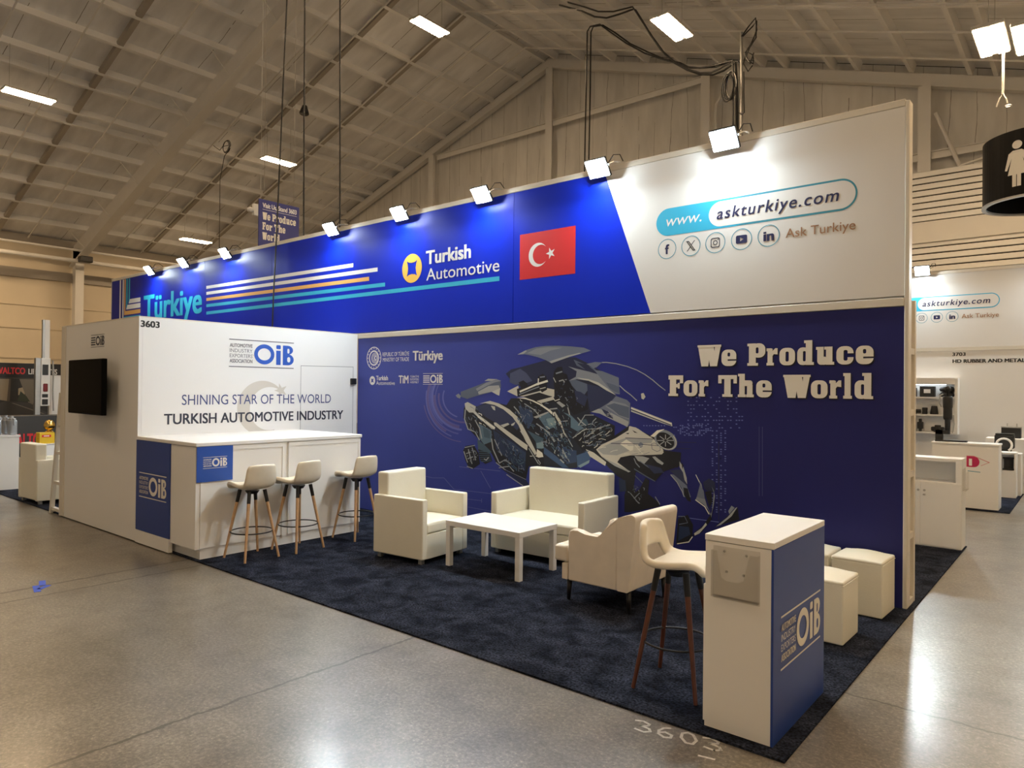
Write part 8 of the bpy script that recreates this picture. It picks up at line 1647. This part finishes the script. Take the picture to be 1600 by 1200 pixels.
for l in fig:
    bse = len(V); V += [onD(u, v) for u, v in l]; Fs += [[bse+i for i in f] for f in tessellate_polygon([[Vector((u, v, 0)) for u, v in l]])]
me.from_pydata(V, [], Fs); me.materials.append(P_CREAM); o = link('woman_figure', me, t, True); o['label'] = 'white pictogram of a woman'
# ------------------------------------------------------------------ booth 3703 on the right
YN = 9.1
nw = thing('neighbour_wall', 'white booth wall numbered 3703 with a white website header, beyond the blue wall', 'booth wall', (0, YN+.05, 0))
q = MB(); q.box((-7, YN, .0), (4.5, YN+.1, 2.53)); q.build('white_panel', WHITE, nw, True)
q = MB(); q.box((-7, YN-.012, 2.532), (4.5, YN+.1, 2.60)); q.build('rail', PROFILE, nw, True)
q = MB(); q.box((-7, YN-.006, 2.602), (4.5, YN+.1, 3.99)); q.build('header_fabric', FABRIC_WHITE, nw, True)
q = MB(); q.box((-7, YN-.012, 3.992), (4.5, YN+.1, 4.05)); q.build('top_rail', PROFILE, nw, True)
frn = ((0, YN-.006, .0), (1, 0, 0), (0, 0, 1), (0, -1, 0))
fnh = ((0, YN-.006, .04), (1, 0, 0), (0, 0, 1), (0, -1, 0)); web(fnh, .195, nw, False)
fl = Flat((0, YN, 0), (1, 0, 0), (0, 0, 1), (0, -1, 0)); fl.text('3703', P_BLACK, -.922, -.709, 2.437, .062, bold=.03); fl.text('HD RUBBER AND METAL', P_BLACK, -.918, .19, 2.308, .062, bold=.045); fl.build('stand_lettering', nw, 'black lettering 3703 HD RUBBER AND METAL')
flood(-1.40, YN-.18, 4.06, 'floodlight on the white header of the booth numbered 3703', 'floodlight on the neighbouring header')
flood(-4.3, YN-.18, 3.99, 'added floodlight brightening the neighbouring booth, hidden behind the blue wall', 'floodlight on the neighbouring header')  # extra lamp out of sight, added to brighten this booth
flood(-2.9, YN-.18, 4.06, 'added floodlight brightening the neighbouring booth, just behind the end of the blue wall', 'floodlight on the neighbouring header')  # another added lamp, hidden by the wall, lifts the light on this booth
flood(2.3, YN-.18, 4.06, 'added unseen floodlight brightening the neighbouring booth, last one at the far right', 'floodlight on the neighbouring header')  # unseen lamp added outside the view for more light here
flood(.85, YN-.18, 4.06, 'added unseen floodlight brightening the neighbouring booth, beyond the right edge of view', 'floodlight on the neighbouring header')  # added lamp just out of view, there to brighten the white wall
# wall showcase with three shelves
sh = thing('wall_showcase', 'white lit wall showcase with three shelves of black rubber parts', 'showcase', (-1.5, YN-.13, .98))
X0, X1, Z0, Z1 = -2.1, -.80, .975, 2.02; YB, YF = YN-.005, YN-.24
q = MB(); q.box((X0, YB-.015, Z0), (X1, YB, Z1)); q.build('back', WHITE, sh, True)
q = MB(); q.box((X1-.05, YF, Z0), (X1, YB-.016, Z1)); q.build('side', WHITE, sh, True)
q = MB(); q.box((X0, YF, Z0), (X0+.05, YB-.016, Z1)); q.build('side', WHITE, sh, True)
q = MB(); q.box((X0+.051, YF, Z1-.12), (X1-.051, YB-.016, Z1)); q.build('lamp_box', WHITE_SIDE, sh, True)
q = MB(); q.box((X0+.2, YF+.03, Z1-.128), (X1-.2, YF+.10, Z1-.121)); q.build('light_strip', SHELF_LED, sh, True)
SHZ = [Z0+.03, 1.335, 1.665]
for z in SHZ:
    q = MB(); q.box((X0+.051, YF+.01, z-.03), (X1-.051, YB-.016, z)); q.build('shelf', WHITE, sh, True)
def part_obj(name, label, build, grp=None, cat='part', m=RUBBER, smooth=False):
    q = MB(); build(q); return props(q.build(name, m, smooth=smooth), label, cat, grp)
G = 'black rubber parts in the wall showcase'; yc = YN-.13
def N2(px0): return px0
za = SHZ[2]
def boxpart(x, w, h, label):
    t = thing('boxed_part', label, 'box', (x, yc, za), 0, G)
    q = MB(); q.box((x-w/2, yc-.06, za), (x+w/2, yc+.06, za+h), bev=.006); q.build('carton', RUBBER, t, True)
    q = MB(); q.box((x-w*.22, yc-.063, za+h*.35), (x+w*.22, yc-.061, za+h*.72)); q.build('sticker', P_WHITE, t, True)
boxpart(-1.585, .20, .17, 'black box with a white sticker at the left of the top shelf'); boxpart(-1.30, .25, .20, 'larger black box with a white sticker on the top shelf')
part_obj('air_spring', 'stacked black air spring bellows at the right of the top shelf', lambda q: q.lathe([(.09, .001), (.115, .015), (.125, .05), (.09, .085), (.07, .095), (.115, .11), (.125, .15), (.10, .19), (.05, .205)], (-.985, yc, za), 32), G, smooth=True)
zb2 = SHZ[1]
def f_(q):
    q.cone((-1.66, yc, zb2+.055), (-1.41, yc, zb2+.055), .035, .035, 14); q.cone((-1.54, yc, zb2), (-1.54, yc, zb2+.09), .06, .045, 16); q.ring((-1.66, yc, zb2+.05), .03, .02, 16, 8)
part_obj('engine_mount', 'flat black mount with side lugs at the left of the middle shelf', f_, G)
part_obj('rubber_bush', 'small grey black cylinder bush on the middle shelf', lambda q: q.lathe([(.045, 0), (.048, .02), (.044, .06), (.048, .10), (.045, .125)], (-1.345, yc, zb2), 20), G, smooth=True)
part_obj('bump_stop', 'black tapered rubber bump stop on the middle shelf', lambda q: q.lathe([(.065, 0), (.07, .01), (.05, .15), (.045, .16)], (-1.19, yc, zb2), 24), G, smooth=True)
zc = SHZ[0]
def f_(q):
    q.ring((-1.60, yc, zc+.09), .05, .022, 20, 8); q.box((-1.66, yc-.03, zc), (-1.60, yc+.03, zc+.16), bev=.01)
part_obj('torque_mount', 'black ribbed mount at the left of the bottom shelf', f_, G)
def f_(q):
    q.box((-1.445, yc-.02, zc), (-1.395, yc+.02, zc+.24), bev=.012); q.box((-1.47, yc-.035, zc+.05), (-1.37, yc+.035, zc+.18), bev=.012)
part_obj('link_rod', 'upright black link with two eye ends on the bottom shelf', f_, G)
def f_(q):
    q.box((-1.24, yc-.04, zc+.015), (-1.02, yc+.04, zc+.10), bev=.02); q.cone((-1.13, yc, zc), (-1.13, yc, zc+.13), .07, .05, 20)
part_obj('engine_mount', 'broad black mount with two wings on the bottom shelf', f_, G)
# HD counter
hc = thing('display_counter', 'white display counter with a red D logo in the booth numbered 3703', 'counter', (-.4, 6.45, 0))
q = MB(); q.box((-.80, 6.22, .014), (.055, 6.62, .955)); q.build('body', WHITE, hc, True)
q = MB(); q.box((-.81, 6.205, .957), (.065, 6.63, .985), bev=.003, seg=1); q.build('top', WHITE, hc, True)
fl = Flat((0, 6.22, 0), (1, 0, 0), (0, 0, 1), (0, -1, 0))
fl.poly([(-.345, .63), (-.25, .63)]+[(-.25+.07*math.sin(i*PI/8), .71-.08*math.cos(i*PI/8)) for i in range(1, 8)]+[(-.25, .79), (-.345, .79)], P_CRIM, .001)
fl.poly(rect(-.315, .65, -.275, .755), P_WHITE, .002); fl.poly([(-.345, .79), (-.345, .80), (-.25, .80), (-.05, .715), (-.06, .708), (-.25, .79)], P_PINK, .001)
fl.poly([(-.05, .715), (-.16, .655), (-.165, .660), (-.06, .718)], P_PINK, .001); fl.poly([(-.33, .575), (-.17, .565), (-.17, .555), (-.33, .565)], P_TEAL, .001); fl.build('company_logo', hc, 'crimson D with a pink outline')
sa = thing('shock_absorber', 'black shock absorber standing on a stand on the display counter', 'shock absorber', (-.62, 6.42, .985))
q = MB(); q.box((-.78, 6.35, .986), (-.36, 6.49, 1.01)); q.box((-.78, 6.38, 1.01), (-.68, 6.46, 1.16)); q.box((-.78, 6.38, 1.10), (-.60, 6.46, 1.16)); q.build('stand', RUBBER, sa, True)
q = MB(); q.lathe([(.035, 1.10), (.04, 1.32), (.055, 1.33), (.062, 1.36), (.06, 1.50), (.066, 1.52), (.07, 1.66), (.06, 1.69)], (-.62, 6.42, 0), 24); q.build('cylinder', RUBBER, sa, True, smooth=True)
q = MB(); q.lathe([(.012, 1.69), (.012, 1.76), (.04, 1.78), (.045, 1.82), (.02, 1.85)], (-.62, 6.42, 0), 20); q.build('top_eye', RUBBER, sa, True, smooth=True)
q = MB(); q.tube([(-.68, 6.40, 1.72), (-.72, 6.40, 1.70), (-.73, 6.40, 1.58), (-.70, 6.40, 1.52)], .010, 6); q.tube([(-.54, 6.40, 1.4), (-.53, 6.4, 1.25), (-.55, 6.4, 1.12)], .009, 6); q.build('hose', STEEL, sa, True)
# stepped plinths
def plinth(label, x0, x1, y0, y1, z, niche=False):
    t = thing('display_plinth', label, 'plinth', ((x0+x1)/2, (y0+y1)/2, 0), 0, 'stepped white display plinths')
    if not niche:
        q = MB(); q.box((x0, y0, .014), (x1, y1, z), bev=.004, seg=1); q.build('body', WHITE, t, True)
    else:
        q = MB(); q.box((x0, y0, .014), (x1, y1, z-.30)); q.build('body', WHITE, t, True)
        q = MB(); q.box((x0, y0, z-.03), (x1, y1, z)); q.box((x0, y0, z-.299), (x0+.025, y1, z-.031)); q.box((x1-.025, y0, z-.299), (x1, y1, z-.031)); q.box((x0+.025, y1-.02, z-.299), (x1-.025, y1, z-.031)); q.build('case', WHITE, t, True)
    return t
plinth('lowest white display plinth with an open case holding a black cylinder', -.25, .145, 7.9, 8.25, .76, True)
plinth('middle white display plinth behind the open case, carrying a black box with a white ring', -.35, .19, 8.27, 8.6, .72)
plinth('tallest white display plinth against the wall, carrying a black box with studs', -.35, .235, 8.62, 9.05, .955)
t = thing('spool_part', 'black ribbed cylinder part inside the open white case', 'part', (.03, 8.05, .46))
q = MB(); q.lathe([(.085, 0), (.085, .02), (.066, .025), (.066, .185), (.085, .19), (.085, .21)], (.035, 8.05, .461), 28); q.build('drum', RUBBER, t, True, smooth=False)
t = thing('bellows_box', 'black air bellows block with a white ring in front', 'part', (-.05, 8.42, .72))
q = MB(); q.box((-.19, 8.30, .80), (.09, 8.5, 1.03), bev=.02); q.box((-.18, 8.31, 1.031), (.085, 8.49, 1.055), bev=.008); q.build('block', RUBBER, t, True)
q = MB(); q.tube([(-.05+.11*math.cos(i*PI/10), 8.285, .86+.11*math.sin(i*PI/10)) for i in range(-3, 13)], .018, 8); q.build('ring', WHITE, t, True)
q = MB(); q.box((-.10, 8.34, .721), (.05, 8.46, .80)); q.build('foot', RUBBER, t, True)
t = thing('studded_box', 'black block with two studs on top of the tallest plinth', 'part', (.05, 8.85, .955))
q = MB(); q.box((-.13, 8.75, .957), (.15, 8.95, 1.14), bev=.006); q.build('block', RUBBER, t, True)
q = MB(); q.box((-.135, 8.745, 1.141), (.155, 8.955, 1.16)); q.build('lid', STEEL, t, True)
for x in (-.05, .09):
    q = MB(); q.cone((x, 8.85, 1.16), (x, 8.85, 1.215), .01, .01, 8); q.build('stud', STEEL, t, True)

# ------------------------------------------------------------------ podium on the far side of the blue wall
p2 = thing('display_podium', 'white podium with an open niche and lock, right of the blue wall end', 'podium', (-.4, 2.95, 0))
q = MB(); q.box((-.80, 2.765, .014), (.022, 3.06, .742)); q.build('body', WHITE, p2, True)
q = MB(); q.box((-.80, 2.765, .975), (.022, 3.06, 1.01)); q.build('top', WHITE, p2, True)
q = MB(); q.box((-.035, 2.765, .743), (.022, 3.06, .974)); q.build('niche_side', WHITE, p2, True)
q = MB(); q.box((-.80, 3.04, .743), (-.036, 3.06, .974)); q.build('niche_back', WHITE_SIDE, p2, True)
for a, c in ((-.795, -.375), (-.37, .016)):
    q = MB(); q.box((a, 2.752, .03), (c, 2.764, .735)); d_ = q.build('door', WHITE, p2, True)
    q = MB(); xx = c-.35 if c > 0 else c-.02; q.cone((xx, 2.7518, .64), (xx, 2.745, .64), .013, .013, 14); q.build('lock', STEEL, d_, False)
q = MB(); q.box((-.345, 2.72, .585), (-.325, 2.7515, .60)); q.build('key', STEEL, p2, True)
b2 = thing('brochure_holder', 'clear brochure pocket on the side of the podium beyond the blue wall', 'brochure holder', (.03, 2.9, .6))
q = MB(); q.box((.0235, 2.80, .66), (.027, 3.02, .90)); q.build('back_plate', CLEAR, b2, True)
q = MB(); q.box((.055, 2.80, .66), (.058, 3.02, .86)); q.box((.0275, 2.80, .66), (.0545, 3.02, .664)); q.build('pocket', CLEAR, b2, True)

# ------------------------------------------------------------------ lift gate booth and display counter at far left
wc = thing('white_counter', 'white display counter with grey bottles at far left', 'counter', (-12.9, -2.8, 0))
q = MB(); q.box((-13.3, -3.02, .014), (-12.45, -2.62, .865)); q.build('body', WHITE, wc, True)
q = MB(); q.box((-13.31, -3.03, .867), (-12.44, -2.605, .895)); q.build('top', WHITE, wc, True)
def bottle(x, y, label):
    t = thing('oil_bottle', label, 'bottle', (x, y, .895), 0, 'grey bottles on the white counter')
    q = MB(); q.box((-.085, -.055, .001), (.085, .055, .25), bev=.03, seg=3); q.box((-.07, -.045, .24), (.05, .045, .275), bev=.02, seg=3); q.build('body', ALU, t, smooth=True, wn=True)
    q = MB(); q.cone((-.03, 0, .27), (-.03, 0, .31), .028, .026, 14); q.build('cap', ALU, t)
    q = MB(); q.tube([(.02, 0, .27), (.09, 0, .26), (.105, 0, .16)], .014, 6); q.build('handle', ALU, t)
BX = [(-12.85, -2.70), (-12.60, -2.68), (-13.1, -2.74), (-12.60, -2.90), (-12.85, -2.95)]
for (x, y), lb in zip(BX, ('grey bottle at the back of the right hand cluster', 'grey bottle at the right edge of the white counter', 'grey bottle farthest back on the white counter', 'grey bottle at the left end of the counter, cut by the photo edge', 'grey bottle half behind the left cluster')): bottle(x, y, lb)
t = thing('white_cabinet', 'small white cabinet behind the far left armchair, carrying a yellow box', 'cabinet', (-14., -1.7, 0))
q = MB(); q.box((-14.25, -2.0, .014), (-14.0, -1.45, .60), bev=.005, seg=1); q.build('body', WHITE, t, True)
q = MB(); q.box((-14.262, -2.01, .601), (-13.99, -1.44, .618)); q.build('top', WHITE, t, True)
t = thing('yellow_box', 'yellow gift box under the gold trophy on the white cabinet', 'box', (-14.1, -1.76, .618))
q = MB(); q.box((-14.2, -1.878, .619), (-14.0, -1.63, .825), bev=.004, seg=1); q.build('carton', YELLOW, t, True)
fl = Flat(*fF(-14.)); fl.poly(rect(-1.84, .74, -1.69, .785), P_WRED); fl.poly(rect(-1.81, .755, -1.72, .77), P_WHITE, .003); fl.build('label', t, 'red label strip')
t = thing('gold_trophy', 'shiny gold ball trophy on top of the yellow box', 'trophy', (-14.1, -1.69, .825))
q = MB(); bmesh.ops.create_icosphere(q.bm, subdivisions=3, radius=.095, matrix=Matrix.Translation((-14.1, -1.69, .965)))
for v in q.bm.verts: v.co += (v.co-Vector((-14.1, -1.69, .965)))*(.05*math.sin(30*v.co.z))
q.build('ball', GOLD, t, True, smooth=True)
q = MB(); q.lathe([(.07, .826), (.07, .84), (.04, .86), (.045, .89)], (-14.1, -1.69, 0), 20); q.build('base', GOLD, t, True)
# lift gate booth wall
lw = thing('lift_gate_wall', 'black exhibition wall with a street picture and red and white lettering at far left', 'booth wall', (-20.1, .2, 0))
q = MB(); q.box((-20.1, -3.2, .9), (-20., 2.2, 1.88)); q.build('picture_panel', pr('asphalt', (.022, .021, .02)), lw, True)
q = MB(); q.box((-20.1, -3.2, 1.882), (-19.98, 2.2, 2.265)); q.build('header_panel', pr('sign_black', (.006, .006, .007)), lw, True)
q = MB(); q.box((-20.1, -3.2, .0), (-20.0, 2.2, .898)); q.build('lower_panel', P_BLACK, lw, True)
fl = Flat(*fF(-19.98)); fl.text('WALTCO', P_WRED, -1.10, -.46, 1.99, .155, bold=.04); fl.text('LIFT GATES', P_WHITE, -.39, .26, 1.99, .135, bold=.03); fl.build('company_lettering', lw, 'red and white company lettering')
fl = Flat(*fF(-20.))
for pts, c in (([(-1.1, 1.35), (-1.1, 1.86), (-.80, 1.86), (-.84, 1.3)], (.30, .25, .18)), ([(-.84, 1.25), (-.80, 1.86), (-.76, 1.86), (-.78, 1.25)], (.10, .08, .06)), ([(-.60, 1.45), (-.60, 1.62), (-.46, 1.66), (-.46, 1.46)], (.36, .30, .2)),
               ([(-.58, 1.86), (-.05, 1.86), (-.28, 1.2), (-.36, 1.2)], (.16, .14, .11)), ([(-1.1, 1.22), (-.86, 1.3), (-.35, 1.25), (.1, .95), (-1.1, .92)], (.045, .042, .04)), ([(-.75, 1.25), (-.70, 1.25), (.0, .96), (-.06, .96)], (.18, .16, .13)),
               ([(-.62, 1.3), (-.55, 1.55), (-.42, 1.42), (-.34, 1.28)], (.03, .04, .02))): fl.poly(pts, pr('street_%d' % int(c[0]*1000), c), .001+.0002*len(fl.V)/4)
fl.build('street_picture', lw, 'dim picture of a street')
lp = thing('table_banner', 'dark grey table banner with red lettering behind the gold trophy', 'banner', (-17., -1., 0))
q = MB(); q.box((-17.6, -2.2, .014), (-17., -.3, 1.03), bev=.01); q.build('cloth', pr('dark_cloth', (.035, .035, .036)), lp, True)
fl = Flat(*fF(-17.)); fl.text('WALTCO', P_WRED, -1.62, -.86, .36, .27, bold=.045); fl.build('banner_lettering', lp, 'red company lettering')
# lift gate mast
lm = thing('lift_gate_mast', 'tall grey and white lift gate mast standing in the far left booth', 'lift mast', (-18., -.6, 0))
q = MB(); q.box((-18.12, -.80, .014), (-18.0, -.70, 2.35)); q.build('column', STEEL, lm, True)
q = MB(); q.box((-18.14, -.695, 1.22), (-17.98, -.50, 2.35), bev=.01); q.build('gear_box', WHITE, lm, True)
q = MB(); q.box((-18.08, -.62, 2.351), (-18.0, -.52, 3.26)); q.build('upper_column', WHITE, lm, True)
q = MB(); q.box((-18.09, -.665, 2.351), (-18.0, -.622, 3.26)); q.build('upper_rail', STEEL, lm, True)
for za_, zb3 in ((1.95, 2.2), (1.25, 1.38), (1.42, 1.5)):
    q = MB(); q.box((-17.979, -.67, za_), (-17.972, -.55, zb3)); q.build('black_plate', BLACK, lm, True)
q = MB(); q.box((-17.979, -.65, 1.56), (-17.965, -.56, 1.75), bev=.02); k = q.build('tail_light', pr('tail_red', (.2, .012, .015)), lm, True); k['label'] = 'dark red tail light'
q = MB(); q.tube([(-17.95, -.47, 2.3), (-17.95, -.45, 2.0), (-17.95, -.46, 1.6), (-17.95, -.44, 1.1)], .02, 6); q.build('chain', STEEL, lm, True)
q = MB(); q.box((-18.2, -.48, .9), (-18.1, -.14, 1.95)); q.build('white_plate', WHITE, lm, True)
# blue tape on the floor
q = MB()
for a, c in (((-6.0, -4.19), (-5.83, -4.24)), ((-5.86, -4.28), (-5.64, -4.33)), ((-5.80, -4.2), (-5.72, -4.30))):
    d = (Vector(c)-Vector(a)).normalized(); n = Vector((-d.y, d.x))*.025; q.prism([tuple(Vector(a)+n), tuple(Vector(a)-n), tuple(Vector(c)-n), tuple(Vector(c)+n)], lambda u, v: (u, v, .0005), lambda u, v: (u, v, .002))
props(q.build('floor_tape', BLUE_TAPE), 'torn strips of blue tape stuck to the concrete floor', 'tape')
